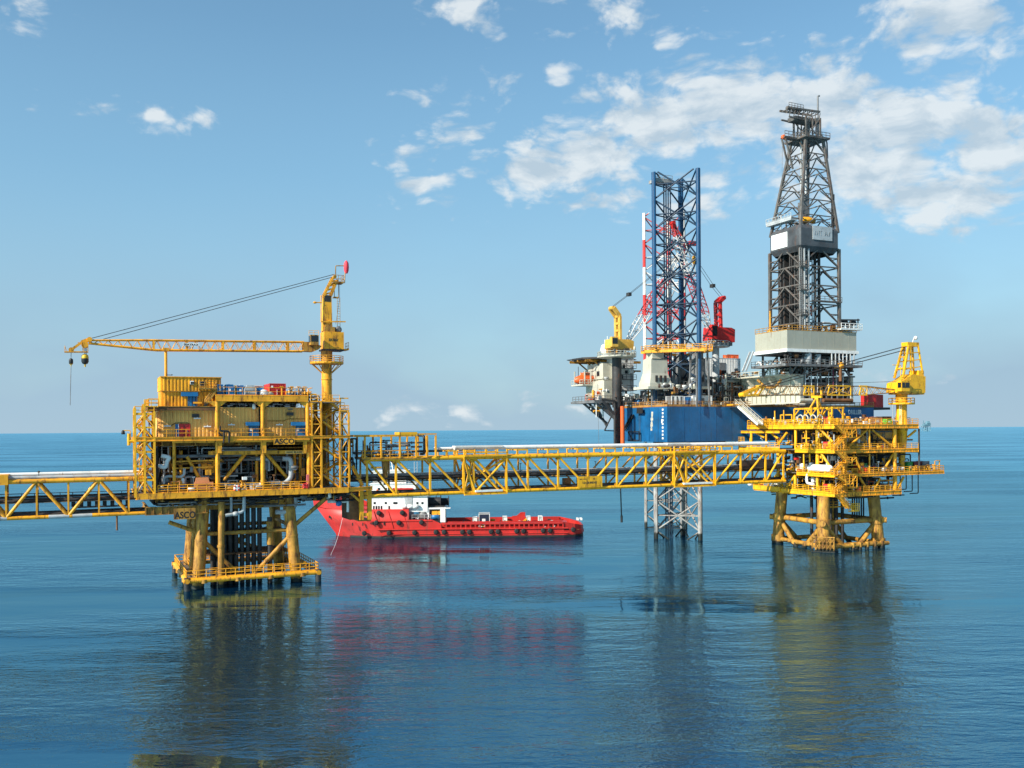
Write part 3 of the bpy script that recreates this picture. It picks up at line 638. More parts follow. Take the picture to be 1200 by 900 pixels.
# --- stair tower right
xs = [U(p, .2, 530) for p in (365.5, 376.5, 398.5, 409.0)]
zT0, zT1 = ZC, Z(365,478.5,.2); zR1 = Z(409,483,.2)
for vv in (.2, 4.8):
    for i, x in enumerate(xs):
        P_('tower_post', MB().beam((x,vv,ZC-.3),(x,vv,[Z(366,472,.2),Z(377,470,.2),zR1,zR1][i]), .3, .3), YEL)
lv = [ZC]+[Z(370,py,.2) for py in (560,546,530,513,497,481)]
b = MB(); b2 = MB()
for i, (z0_, z1_) in enumerate(zip(lv, lv[1:])):
    for k, (x0_, x1_) in enumerate(((xs[0],xs[1]),(xs[2],xs[3]))):
        bb = b if k == 0 else b2
        for vv in (.2, 4.8):
            bb.beam((x0_,vv,z1_),(x1_,vv,z1_), .18,.2)
            p, q_ = ((x0_,vv,z0_),(x1_,vv,z1_)) if (i+k) % 2 == 0 else ((x1_,vv,z0_),(x0_,vv,z1_))
            bb.tube(p, q_, .1, 6)
        for x in (x0_, x1_): bb.tube((x,.2,z0_),(x,4.8,z1_) , .08, 6); bb.beam((x,.2,z1_),(x,4.8,z1_), .15,.18)
P_('tower_bracing', b, YEL); P_('tower_bracing', b2, YEL)
P_('tower_beam', MB().ibeam((xs[0]-.4,.1,ZM-.25),(xs[3]+.2,.1,ZM-.25), .3,.5,.08), YEL)
fl = [(398,572,378,556),(379,553,398,541),(397,538,378,524),(379,522,397,510),(397,508,378,494),(379,490,397,479),(397,480,380,466)]
for i, (xa, ya, xb, yb) in enumerate(fl):
    vv = 1.2 if i % 2 == 0 else 2.8
    P_('stair_flight', MB().stair(UZ(xa,ya,vv), UZ(xb,yb,vv), 1.0), YEL)
for i, py in enumerate((556, 540, 524, 508.5, 492, 479)):
    x = xs[1] if i % 2 == 0 else xs[2]; z_ = Z(388,py,.2)
    b = MB(); b.box(x-.9, x+.9, .5, 4.4, z_-.1, z_); P_('landing', b, GRAT)
    P_('railing', MB().rail([V(x-.9,.5,z_), V(x+.9,.5,z_)], 1.1, .045, .9, toe=0), YEL)
P_('railing', MB().rail([V(xs[2],.2,zR1), V(xs[3],.2,zR1), V(xs[3],4.8,zR1)], 1.2, .05, 1.2), YEL)
P_('tower_top', MB().box(xs[2]-.1, xs[3]+.1, .1, 4.9, zR1-.1, zR1), GRAT)
P_('tower_top', MB().box(U(364,.2,475), xs[2], .1, 6, Z(380,471,.2)-.15, Z(380,471,.2)), GRAT)
P_('railing', MB().rail([V(U(364,.2,475),.2,Z(380,471,.2)), V(xs[2],.2,Z(380,471,.2))], 1.2, .05, 1.2), YEL)
a = UZ(399,467,.5); P_('lamp_post', MB().tube((a.x,.5,zR1),(a.x,.5,Z(399,466,.5)), .1, 6).box(a.x-.1,a.x+1.4,.4,.6,Z(399,466,.5)-.2,Z(399,466,.5)), YEL)
clutter(PL, xs[0]+.4, xs[3]-.3, 5, 9, ZC, ZM+4, 14, 31, [YEL2, YEL, GREYP], (.08,.2), .2)
b = MB(); b.box(xs[0]-.3, xs[3]-2, 6.5, 6.7, ZC, ZM+3.2); P_('wind_wall', b, YEL2)
clutter(PL, U(364), U(380), 1, 4.5, ZM+2, ZU+.6, 14, 33, [YEL_LIT, YEL, YEL2], (.08,.16), .3)
# --- stair tower left corner
xl = [U(p,.0,530) for p in (158.5,169.5,181.0)]; zt_l = [Z(159,478), Z(169,473), Z(181,482)]
for vv in (0.0, 4.0):
    for x, z_ in zip(xl, zt_l): P_('tower_post', MB().beam((x,vv,ZC-.6),(x,vv,z_), .32,.32), YEL_LIT)
for vv, x0_, x1_ in ((0.0,xl[0],xl[2]),(4.0,xl[0],xl[2])):
    b = MB(); pys = (580,563,547,530,517,501,485)
    zz = [Z(165,y) for y in pys]
    for i, z_ in enumerate(zz):
        b.beam((x0_,vv,z_),(x1_,vv,z_), .2,.28)
        if i:
            b.tube((x0_,vv,zz[i-1]),(xl[1],vv,z_), .1,6); b.tube((x1_,vv,zz[i-1]),(xl[1],vv,z_), .1,6)
    P_('tower_bracing', b, YEL_LIT)
b = MB()
for x in (xl[0], xl[2]):
    for i, z_ in enumerate(zz):
        b.beam((x,0,z_),(x,4,z_), .18,.24)
        if i: b.tube((x,0 if i % 2 else 4,zz[i-1]),(x,4 if i % 2 else 0,z_), .1,6)
P_('tower_bracing', b, YEL_LIT)
for i in range(6):
    a_, c_ = (xl[0]+.5, xl[2]-.5) if i % 2 else (xl[2]-.5, xl[0]+.5)
    P_('stair_flight', MB().stair((a_,1.2+(i%2)*1.5,zz[i]),(c_,1.2+(i%2)*1.5,zz[i+1]), .9), YEL)
for pts, z_ in (([V(xl[0],3.5,0),V(xl[0],0,0),V(xl[2],0,0)], Z(165,485)), ([V(xl[1],0,0),V(xl[2]+.6,0,0)], Z(170,477))):
    P_('railing', MB().rail([p+V(0,0,z_) for p in pts], 1.2, .06, 1.1), YEL_LIT)
clutter(PL, xl[0]+.3, xl[2]-.2, 1, 5, ZC, ZM+3, 12, 41, [YEL_LIT, YEL, RUST], (.07,.14), .5)
# side arm with lamp
a = UZ(156,517); z_ = a.z
b = MB(); b.tube((xl[0],.3,z_),(UZ(151,517).x,.3,z_), .28, 8); b.tube((UZ(151,517).x,.3,Z(151,522)),(UZ(151,517).x,.3,Z(151,508)), .25, 8); b.pipe([V(UZ(153,510).x,.3,z_), V(UZ(153,510).x,.3,Z(153,504.5)), V(UZ(145,504.5).x,.3,Z(146,504.5))], .08, 6)
arm = P_('lamp_arm', b, YEL_LIT); c_ = UZ(144.3,506.5,.3); MB().lathe([(.05,.35),(.22,.2),(.3,-.25),(.24,-.35)], c_, 10).build('lamp', BLACK, arm)
for i in range(3): u = UZ(182,520-i*1).x
# --- bracket and bearing posts for the main bridge at the right
b = MB(); x0_, x1_ = U(423.5,1.5,590), U(433,1.5,590)
zt1, zb1 = Z(428,570,1.5), Z(428,609,1.5)
for x in (x0_, x1_): b.box(x-.35,x+.35,1.2,1.9,zb1,zt1)
for py in (583, 603): b.box(x0_,x1_,1.3,1.7,Z(428,py,1.5)-.3,Z(428,py,1.5)+.3)
P_('bridge_bearing', b, YEL)
P_('bridge_bearing', MB().box(U(410,2.2,595), x0_-.2, 2.4, 8, zb1, zt1-.2), RUST)  # shadowed interior behind the posts, its shade put into the rust-brown colour
P_('bridge_bearing', MB().box(x0_-.4,x1_+.4,1.9,8,zb1-.3,zb1), YEL2)
P_('truss_brace', MB().beam(UZ(411,578,1.4), V(x0_,1.5,Z(428,589,1.5)), .35,.35), YEL)
P_('truss_brace', MB().tube(UZ(413,546,1.2), UZ(425,569,1.2), .3, 8), YEL)
P_('deck_girder', MB().ibeam((uC1,.1,ZC-.45),(x1_+.3,.6,ZC-.3), .35,.7,.08), YEL)
clutter(PL, xs[3]+.2, U(424), 1, 6, ZC+.3, ZM-.5, 14, 51, [DARK, GREYD, YEL2, BLACK], (.08,.22), .3)
clutter(PL, uB, U(420), 2, 7, 13.6, 15.2, 16, 52, [DARK, BLACK, GREYD], (.1,.22), .8)
P_('pipe', MB().pipe([UZ(384,587.5,3), UZ(405,587.5,3), UZ(408,585,3), UZ(408,600,3)], .3, 8), WHITE)
P_('valve', MB().lathe([(.1,-.5),(.5,-.35),(.55,.2),(.3,.45)], UZ(397,590,2.6), 10), BLUEP)
P_('lower_deck_plate', MB().box(uB, U(418), 2.5, 10, 14.3, 14.5), DARK)

# ------------------------------------------------------------------ things standing on the near platform
def item(name, label, cat, px, py, v, group=None, fr=LF):
    """an Empty on the deck where the pixel shows the lower left corner"""
    u, z = fr.f(px, py, v); return fr.thing(name, label, cat, u, v, z, 0, group)
# two-tier cabin on the roof slab
vC = 2.0; a = UZ(190.5,478,vC); c = UZ(258,443,vC); W = c.x-a.x; zm = Z(220,459,vC)-(zS+.09); H = c.z-(zS+.09)
cb = LF.thing('equipment_cabin', 'two-tier yellow ribbed cabin on the left roof of the near platform', 'cabin', a.x, vC, zS+.09)
MB().corr(0,W,0,zm,0,.12,.55).box(0,W,.151,6,0,zm-.02).build('lower_wall', YEL, cb); MB().corrx(.2,6,0,zm,-.153,.12,.55).build('end_wall', YEL, cb)
MB().corr(-.1,W+.1,zm+.12,H,-.25,.12,.55).box(-.1,W+.1,-.09,6.2,zm+.12,H-.02).build('upper_wall', YEL, cb); MB().corrx(-.1,6.2,zm+.12,H,-.253,.12,.55).build('end_wall', YEL_LIT, cb)
MB().box(-.35,W+.2,-.5,6.4,H,H+.13).build('roof', YEL, cb); MB().box(-.15,W+.15,-.4,6.1,zm,zm+.12).build('band', YEL2, cb)
def cx(px, py=460): return U(px,vC,py)-a.x
def cz(py, px=225): return Z(px,py,vC)-(zS+.09)
d = MB().box(cx(220),cx(231),-.12,-.02+.14,0.02,cz(460)).build('door', BLUEP, cb); MB().box(cx(212),cx(231.5),-.75,-.13,cz(464.5),cz(459.8)).build('hood', BLUEP, d)
MB().box(cx(220.5),cx(220.8),-.2,-.12,.9,1.2).build('handle', GREYD, d)
wn = MB().box(cx(222.5),cx(227),-.55,-.2,cz(450.5),cz(446.5)).build('window', WHITE, cb); MB().box(cx(223),cx(227),-.6,-.552,cz(450),cz(447.7)).build('pane', GLASS, wn)
wn = MB().box(cx(234),cx(239.5),-.5,-.2,cz(452),cz(447)).build('window', GREYD, cb); MB().box(cx(234.5),cx(239),-.55,-.502,cz(451.5),cz(447.5)).build('pane', GLASS, wn)
MB().box(-.25,-.16,1,2.2,.05,2.3).build('door', BLUEP, cb)
MB().box(cx(232),cx(252),-1.8,-.4,cz(456.5),cz(455.8)).rail([V(cx(232),-1.8,cz(455.8)),V(cx(252),-1.8,cz(455.8))],1.2,.05,1,mids=2).build('balcony', YEL2, cb)
MB().stair((cx(239),-1.1,0),(cx(253),-1.1,cz(456)),.9).build('stairs', YEL2, cb)
MB().box(cx(226),cx(236),-.6,-.3,cz(473),cz(471)).build('step', YEL, cb)
p = item('boom_rest_post', 'tall yellow post on the cabin roof holding up the crane boom', 'post', 194.5, 443, 5.2)
p.location.z = zS+.09+H+.13; hb = Z(194.5,411.4,5.2)-p.location.z
MB().tube((0,0,0),(0,0,hb), .24, 10).build('post', YEL, p); MB().box(-.5,.5,-.75,.75,hb,hb+.05).box(-.5,.5,-.75,-.65,hb+.05,hb+.5).build('saddle', YEL, p); MB().tube((.05,-.3,.4),(.8,-.3,.4),.06,6).lathe([(.05,-.1),(.14,0),(.05,.12)],(.9,-.3,.42),8).build('lamp', DARK, p)
# deck cargo on the upper deck
def cargo_box(name, label, cat, px0, px1, pyt, v, dep, m, group=None, ribs=True, pyb=464):
    a = UZ(px0,pyb,v); c = UZ(px1,pyt,v); o = LF.thing(name, label, cat, a.x, v, ZU, 0, group); w_ = c.x-a.x; h = c.z-ZU
    b = MB(); b.corr(.08,w_-.08,.12,h-.12,.1,.07,.32) if ribs else b.box(.05,w_-.05,.05,.3,.12,h-.12)
    b.box(.06,w_-.06,.26,dep-.06,.1,h-.1); b.corrx(.12,dep-.1,.12,h-.12,.05,.05,.32) if ribs else None
    b.build('body', m, o); f = MB()
    for x in (0,w_-.12):
        for y in (0,dep-.12): f.box(x,x+.12,y,y+.12,0,h)
    for z_ in (0,h-.12):
        for y in (0,dep-.12): f.box(.12,w_-.12,y+.005,y+.115,z_,z_+.12)
        for x in (0,w_-.12): f.box(x+.005,x+.115,.12,dep-.12,z_,z_+.12)
    f.build('frame', m, o); return o, w_, h
o, w_, h = cargo_box('cargo_container', 'bright red cargo container on the upper deck of the near platform', 'container', 316, 335, 449.5, 2.0, 6, REDP)
d = MB().box(w_*.3,w_*.52,-.06,.02,.15,h*.55).build('door', REDP, o); MB().tube((w_*.45,-.1,.2),(w_*.45,-.1,h*.5),.04,5).build('bar', WHITE, d); MB().box(.25,.6,-.03,.02,h-.7,h-.4).build('notice', WHITE, o)
for (a_, c_, t_, lb) in ((254.5,261.5,451,'leftmost blue tote tank on the near platform upper deck'), (265,273.5,451,'second blue tote tank from the left on the near platform'), (278,285.5,452,'third blue tote tank from the left beside a yellow lamp post'), (287,308,453.5,'long blue skid between the tote tanks and the red container')):
    o, w_, h = cargo_box('tote_tank' if a_ < 286 else 'equipment_skid', lb, 'tank' if a_ < 286 else 'skid', a_, c_, t_-.5, 1.6, 2, BLUEP, 'blue tote tanks on the upper deck' if a_ < 286 else None, False)
    MB().lathe([(.3,0),(.3,.12),(.1,.2)],(w_/2,1,h-.1),10).build('lid', WHITE if a_ < 286 else BLUEP, o); MB().box(w_*.35,w_*.65,-.03,.04,h*.4,h*.6).build('label_plate', WHITE, o)
o = item('equipment_hood', 'pale grey sloped hood in front of the blue tanks on the upper deck', 'hood', 287, 463.5, .65); o.location.z = ZU; w_ = U(301,1.2,463)-U(287,1.2,463)
MB().prism([(0,0),(w_,0),(w_,1.1),(w_*.75,1.75),(w_*.2,1.75),(0,1.1)],0,.8,'y').build('cover', GREYP, o); MB().box(.1,w_-.1,-.04,.02,.25,.35).build('seam', GREYD, o)
o = item('bag_pile', 'small white rounded bag pile beside the red container', 'bag pile', 305, 463.5, .7); o.location.z = ZU
MB().lathe([(.2,0),(.75,.1),(.8,.5),(.6,.9),(.2,1.05)],(.7,.5,0),10).build('bag', WHITE, o); MB().lathe([(.2,0),(.6,.1),(.65,.4),(.3,.7)],(1.7,.5,0),10).build('bag', CREAM, o)
# on the cellar deck
o = item('pump_skid', 'orange covered pump skid behind the rail of the cellar deck', 'pump', 228, 574, .9); o.location.z = ZC; w_ = U(250,.9,574)-U(228,.9,574)
MB().box(0,w_,0,1.6,.5,1.55).build('lower_cover', SALMON, o); MB().prism([(.15,1.55),(w_-.6,1.55),(w_-.75,2.3),(.3,2.3)],.1,1.5,'y').build('upper_cover', SALMON, o); MB().box(0,w_,0,1.6,0,.5).build('base', DARK, o); MB().box(.5,w_-.3,-.05,0,1.0,1.08).build('seam', RUST, o)
MB().lathe([(.3,-.5),(.5,-.4),(.5,.5),(.3,.6)],(w_-.1,.8,2.2),10,'x').build('motor', DARK, o)
for px, py, lb in ((277.5,572,'white and red lifebuoy on the cellar deck rail right of the orange pump'), (358,569.5,'red hose reel by the right end of the cellar deck rail'), ):
    a = UZ(px,py,-.1); o = LF.thing('lifebuoy' if px < 300 else 'hose_reel', lb, 'lifebuoy' if px < 300 else 'hose reel', a.x, -.1, a.z)
    t = MB(); t.lathe([(.28,-.1),(.42,-.12),(.52,0),(.42,.12),(.28,.1)],(0,0,0),18,'y'); t.build('ring' if px < 300 else 'reel', WHITE if px < 300 else REDP, o)
    for k in range(4): t = MB(); an = pi/4+k*pi/2; t.tube((.24*cos(an),-.02,.24*sin(an)),(.56*cos(an),-.02,.56*sin(an)),.16,8); t.build('band', REDP, o)
o = item('fire_cabinet', 'faded pink fire cabinet standing by the stair tower', 'cabinet', 359.5, 574, .6); o.location.z = ZC
MB().box(0,.42,0,.4,0,2.4).build('body', paint('faded_red_paint',(.62,.16,.16),.5,var=.15), o); MB().box(.05,.37,-.04,0,.2,2.2).build('door', MATS['faded_red_paint'], o)
for px, lb in ((224,'blue electric motor beside the orange pump skid'),):
    o = item('electric_motor', lb, 'motor', 207, 572, 1.0); o.location.z = ZC; MB().lathe([(.2,0),(.45,.1),(.45,1.1),(.3,1.3)],(0,.5,.7),12,'x').build('casing', BLUEP, o); MB().box(0,1.2,.1,.9,0,.28).build('base', DARK, o)

# ------------------------------------------------------------------ near crane
vK = 6.0
def K(px, py, dv=0): u, z = LF.f(px, py, vK+dv); return Vector((u, vK+dv, z))
ck = K(383,460); cr_u = ck.x
CR = LF.thing('pedestal_crane', 'yellow pedestal crane with long lattice boom on the near platform', 'crane', cr_u, vK, ZM)
def k(px, py, dv=0): return K(px, py, dv)-Vector((cr_u, vK, ZM))
zz = lambda py: k(383,py).z
rp = .92
MB().tube((0,0,0),(0,0,zz(433)),rp,18).tube((0,0,zz(445)),(0,0,zz(444)),rp+.1,18).build('pedestal', YEL, CR)
MB().lathe([(rp,zz(433)),(rp*1.02,zz(425)),(rp*1.12,zz(421)),(rp*1.12,zz(411))],(0,0,0),18).build('slew_ring', YEL2, CR)
zp = zz(425.5); b = MB(); b.lathe([(1.2,zp-.25),(3.0,zp-.2),(3.05,zp),(1.0,zp)],(0,0,0),16,smooth=False)
for i in range(8): t = 2*pi*i/8; b.tube((rp*cos(t),rp*sin(t),zp-1.8),(2.7*cos(t),2.7*sin(t),zp-.2),.09,6)
gp = b.build('platform', YEL, CR)
MB().rail([V(3.0*cos(2*pi*i/14),3.0*sin(2*pi*i/14),zp) for i in range(15)],1.2,.05,1.3,mids=2).build('railing', YEL, gp)
zb_, zt_ = zz(409.5), zz(389.5); hx0, hx1 = k(380,400,-1.4).x, k(403,400,-1.4).x
MB().box(hx0,hx1,-1.4,1.6,zb_,zt_).build('machinery_house', YEL, CR)
lg = lettering('SEATRAX', 1.75, .5, DARK, CR, (hx0+.75,-1.42,zz(400.5)), bold=.01, shear=.2)
MB().box(hx0+.1,hx0+2.0,-1.2,1.4,zt_,zt_+.9).box(hx0+.3,hx0+1.6,-1.0,1.2,zt_+.9,zt_+1.3).build('winch_cover', YEL2, CR); MB().lathe([(.3,-.9),(.6,-.8),(.6,.8),(.3,.9)],(hx1-.8,0,zt_+.5),12,'y').build('winch_drum', GREYD, CR)
MB().box(hx1,hx1+1.0,-1.2,1.4,zb_-.1,zb_+.1).rail([V(hx1+.95,-1.1,zb_+.1),V(hx1+.95,1.3,zb_+.1)],1.2,.05,1).build('side_platform', YEL, CR)
MB().box(hx0-.3,hx1+.05,-1.3,1.5,zb_-.3,zb_-.01).build('bed', DARK, CR)
c0 = k(364,404,-2.4); c1 = k(373.5,392.5,-2.4); cab = MB().box(c0.x,c1.x,-2.4,-.9,c0.z,c1.z).build('cab', YEL2, CR)
MB().box(c0.x-.04,c0.x-.005,-2.3,-1.0,c0.z+.5,c1.z-.15).box(c0.x+.1,c1.x-.1,-2.44,-2.405,c0.z+.6,c1.z-.15).build('windscreen', GLASS, cab)
MB().rail([V(c0.x-.3,-2.5,c1.z),V(c1.x,-2.5,c1.z)],.7,.04,.7,toe=0).build('railing', YEL, cab)
# mast
m0, m1 = k(377.5,388), k(388.5,388); t0, t1 = k(378,346), k(387.5,346)
b = MB(); b.loft([[V(m0.x,-.75,m0.z),V(m1.x,-.75,m0.z),V(m1.x,.75,m0.z),V(m0.x,.75,m0.z)],[V(t0.x,-.65,t0.z),V(t1.x,-.65,t0.z),V(t1.x,.65,t0.z),V(t0.x,.65,t0.z)]],smooth=False)
b.build('mast', YEL, CR)
b = MB(); e0, e1 = k(390,325), k(394.5,325)
for dv in (-.6,.6):
    b.beam((t0.x+.1,dv,t0.z-.2),(e0.x,dv,e0.z),.3,.35); b.beam((t1.x-.1,dv,t0.z-.2),(e1.x,dv,e1.z-.5),.3,.35)
    for i in range(4):
        f0 = (i+.1)/4; f1 = (i+.8)/4; b.beam((t0.x+.1+(e0.x-t0.x)*f0,dv,t0.z+(e0.z-t0.z)*f0),(t1.x-.1+(e1.x-t1.x)*f1,dv,t0.z+(e1.z-.5-t0.z)*f1),.16,.2)
b.tube((e0.x+.2,-.9,e0.z),(e0.x+.2,.9,e0.z),.3,10); b.build('mast_head', YEL, CR)
MB().box(t0.x+.2,t1.x-.2,-.7,.7,t0.z-1.2,t0.z-.1).build('sheave_box', DARK, CR)
b = MB(); hp = k(389,331.5); b.box(hp.x,hp.x+1.9,-1,1,hp.z-.12,hp.z); b.rail([V(hp.x,-1,hp.z),V(hp.x+1.9,-1,hp.z),V(hp.x+1.9,1,hp.z)],1.3,.05,1); f0 = k(392,322); 
b.pipe([V(k(392.5,324).x,-.5,k(392.5,324).z),V(k(392.5,312).x,-.5,k(392.5,312).z),V(k(402.5,312).x,-.5,k(402.5,312).z)],.09,6,.2); b.tube((k(403,330).x,-.5,hp.z),(k(404,310).x,-.5,k(404,310).z),.09,6); b.build('top_platform', YEL2, CR)
b = MB(); c_ = k(405,313.5); b.lathe([(.22,-1.15),(.42,-.7),(.48,0),(.42,.7),(.16,1.15)],c_+V(0,-.5,0),12); b.build('windsock', paint('pink_red_fabric',(.75,.05,.07),.7,var=.1), CR)
b = MB(); b.box(k(390.5,349).x,k(396.5,349).x,-.6,.6,k(390,349).z,k(390,348).z)
for x in (k(391,340).x,k(396,340).x): b.tube((x,-.5,k(390,349).z),(x,-.5,k(390,332).z),.07,5)
b.ladder((k(393.5,1).x,-.6,zt_),(k(393.5,1).x,-.6,k(393,349).z),.5); b.build('ladder_cage', YEL2, CR)
b = MB(); b.tube(k(376,377,-.8),k(376,346,-.8),.07,6); b.beam(k(376,377,-.9),k(405,377,-.9),.18,.22); b.tube(k(369,354.5,-.8),k(377,354.5,-.8),.1,6); b.lathe([(.1,-.3),(.25,0),(.1,.3)],k(369,354.5,-.8),8,'x'); b.build('side_arm', YEL, CR)
# boom
bv = 0.0
def bm(px, py, dv): p = k(px, py); p.y = dv; return p
N = 22; hw = .75
tops = lambda t: (368+(212-368)*t/.55 if t < .55 else 212+(104-212)*(t-.55)/.45)
b = MB(); bl = MB()
def yt(x): return 401.0-(.012*(355-x)) if x > 180 else 398.8
def yb(x): return 411.8-(.008*(355-x)) if x > 180 else 410.2-(180-x)*.103
xsb = [355-i*(355-104)/N for i in range(N+1)]
for dv in (-hw, hw):
    for f_, r in ((yt,.13),(yb,.16)):
        for x0_, x1_ in zip(xsb, xsb[1:]):
            w0 = hw if x0_ > 180 else hw*(.35+.65*(x0_-104)/76); w1 = hw if x1_ > 180 else hw*(.35+.65*(x1_-104)/76)
            b.tube(bm(x0_,f_(x0_),math.copysign(w0,dv)), bm(x1_,f_(x1_),math.copysign(w1,dv)), r, 7)
b.build('boom_chord', YEL, CR)
def wd(x): return hw if x > 180 else hw*(.35+.65*(x-104)/76)
for i in range(N*2):
    x0_ = 355-i*(355-104)/(N*2); x1_ = 355-(i+1)*(355-104)/(N*2); 
    for s_ in (-1,1):
        p, q_ = ((x0_,yt(x0_)),(x1_,yb(x1_))) if i % 2 == 0 else ((x0_,yb(x0_)),(x1_,yt(x1_)))
        bl.tube(bm(*p,s_*wd(x0_)),bm(*q_,s_*wd(x1_)),.055,5)
    for f_ in (yt,yb): bl.tube(bm(x0_,f_(x0_),-wd(x0_)),bm(x1_,f_(x1_),wd(x1_)),.05,5)
for x in (337,298,261,219,180):
    for s_ in (-1,1): bl.beam(bm(x,yt(x),s_*hw),bm(x,yb(x),s_*hw),.3,.16)
bl.build('boom_lacing', YEL, CR)
b = MB(); pts = [bm(368,403,0), bm(355,400.8,0), bm(355,412,0), bm(366,412.5,0), bm(372,410,0), bm(376,406,0)]
for s_ in (-1,1): b.prism([(p.x,p.z) for p in reversed(pts)],s_*.8-.08,s_*.8+.08,'y')
b.box(pts[2].x,pts[3].x,-.7,.7,pts[2].z,pts[2].z+.3).box(pts[1].x,pts[1].x+1,-.7,.7,pts[1].z-.3,pts[1].z); b.build('boom_foot', YEL2, CR)
sgn = MB().box(bm(230,1,0).x-2.6,bm(230,1,0).x,-hw-.2,-hw-.16,bm(220,406,0).z,bm(220,402.5,0).z).build('boom_sign', WHITE, CR)
lettering('SEATRAX', 2.4, .34, BLACK, sgn, (bm(230,1,0).x-2.5,-hw-.205,bm(220,405.5,0).z), bold=.03)
b = MB()
for s_ in (-.35,.35):
    b.beam(bm(106,397.5,s_),bm(96,401,s_),.2,.6); b.beam(bm(98,399.5,s_),bm(82,411,s_),.16,.35); b.beam(bm(97,402,s_),bm(97.5,411,s_),.16,.3); b.beam(bm(103,403,s_),bm(103,411,s_),.14,.25)
b.beam(bm(75.5,412.5,0),bm(103.5,412.5,0),1.0,.18); b.tube(bm(105,398,-.7),bm(105,398,.7),.4,10); b.tube(bm(99.5,404,-.5),bm(99.5,404,.5),.55,12); b.tube(bm(83.5,410,-.4),bm(83.5,410,.4),.4,10)
b.tube(bm(76,412.5,0),bm(76,405,0),.05,5); b.tube(bm(78.5,412.5,0),bm(76,406,0),.04,5); b.tube(bm(91,401,0),bm(94.5,403,0),.06,5); b.build('boom_head', YEL, CR)
b = MB()
for s_ in (-.3,.3): b.tube(k(391.5,321.5)+V(0,s_,0),bm(107,396.5,s_),.03,5); b.tube(k(390.5,324.5)+V(0,s_,0),bm(121,397.5,s_),.03,5)
b.build('pendant_line', DARK, CR)
def hook(parent, top, py_top, py_bot, r, name):
    c_ = bm(top,py_top,0); d_ = bm(top,py_bot,0); h_ = c_.z-d_.z
    o = MB().lathe([(r*.4,0),(r*.9,-h_*.1),(r,-h_*.25),(r,-h_*.6),(r*.7,-h_*.75),(r*.25,-h_*.8),(r*.2,-h_)],c_,10).build(name, paint(name+'_paint',(.75,.45,.02),.5,var=.1,band=((.015,.015,.015),.95)), parent)
    return c_, d_
c_, d_ = hook(CR, 99.6, 415, 430, .55, 'hook_block'); MB().tube(c_,bm(99.6,405,0),.07,5).tube(c_+V(.25,0,0),bm(100.8,405,0),.05,5).build('hoist_rope', DARK, CR)
c_, d_ = hook(CR, 83.2, 420, 429.5, .32, 'auxiliary_hook'); MB().tube(c_,bm(83.4,411,0),.05,5).tube(d_,bm(82.2,475,0),.05,5).build('hoist_rope', GREYD, CR)
MB().tube(k(393.5,380),k(398,350),.03,4).tube(k(398,350),k(398,333),.03,4).build('hoist_rope', DARK, CR)

# ------------------------------------------------------------------ left pipe bridge
zt_, zb_ = Z(100,562.5,1.4), Z(100,604,1.4); vb0, vb1 = 1.4, 5.4; uE = U(172,1.4); uS = uE-62
BR = LF.thing('pipe_bridge', 'left yellow pipe bridge running out of the picture edge', 'bridge', uE, (vb0+vb1)/2, zb_)
O = Vector((uE,(vb0+vb1)/2,zb_)); Hh = zt_-zb_; hv = (vb1-vb0)/2; Ln = 62
for s_ in (-1,1):
    MB().tube((0,s_*hv,Hh),(-Ln,s_*hv,Hh),.36,12).build('top_chord', YEL, BR); 
    b = MB(); b.tube((0,s_*hv,0),(-Ln,s_*hv,0),.30,12); ch = b.build('bottom_chord', YEL, BR)
    if s_ < 0:
        for px0, px1 in ((0,1),(57,81),(-5,8),(85,108)):
            xa, xb = U(px0,1.4,604)-uE, U(px1,1.4,604)-uE; MB().tube((xa,s_*hv,0),(xb,s_*hv,0),.315,12).build('sleeve', GREYP, ch)
pv = [U(p,1.4,585)-uE for p in (7,43,80,116,151)]; dp = pv[1]-pv[0]
xsn = sorted(pv+[pv[0]-dp*i for i in range(1,8)])
for s_ in (-1,1):
    for i, x in enumerate(xsn):
        MB().beam((x,s_*hv,.2),(x,s_*hv,Hh-.2),.26,.26).build('post', YEL, BR)
        if i:
            j = len(xsn)-1-i; p, q_ = ((xsn[i-1],s_*hv,Hh),(x,s_*hv,0)) if j % 2 == 0 else ((xsn[i-1],s_*hv,0),(x,s_*hv,Hh))
            MB().tube(p,q_,.26 if s_ < 0 else .22,10).build('diagonal', YEL, BR)
for x in xsn: MB().beam((x,-hv,Hh),(x,hv,Hh),.25,.3).beam((x,-hv,.05),(x,hv,.05),.25,.35).beam((x,-hv,2.1),(x,hv,2.1),.2,.25).build('cross_beam', YEL2, BR)
for y, z_, r, m in ((-.9,Hh+.55,.28,GREYP),(0.2,Hh+.5,.26,GREYP),(1.4,Hh+.95,.32,WHITE),(-1.4,.38,.24,DARK),(-.6,.42,.22,DARK),(.3,.40,.2,GREYD),(1.2,.45,.28,DARK),(-1.3,2.5,.26,DARK),(-.4,2.48,.24,GREYD),(1.0,2.5,.3,DARK),(.4,3.0,.14,DARK)):
    MB().tube((1.5,y,z_),(-Ln,y,z_),r,9).build('pipe', m, BR)
MB().box(-Ln,0,-1.9,-1.0,2.2,2.3).build('walkway', GRAT, BR); MB().rail([V(-Ln,1.7,2.3),V(0,1.7,2.3)],1.2,.06,1.8,mids=2).build('railing', DARK, BR)
b = MB()
for i in range(26): x = -i*2.4-.6; b.box(x-.5,x+.5,-hv-.1,hv,Hh+.2,Hh+.27); b.box(x-.4,x+.4,-.95,-.5,Hh+.27,Hh+.4)
b.build('pipe_support', YEL, BR)
MB().box(U(0,1.4,560)-uE-1.2, U(9.5,1.4,560)-uE, -hv-.5, hv+.4, Hh-.45, Hh+1.1).build('splice_box', YEL, BR)
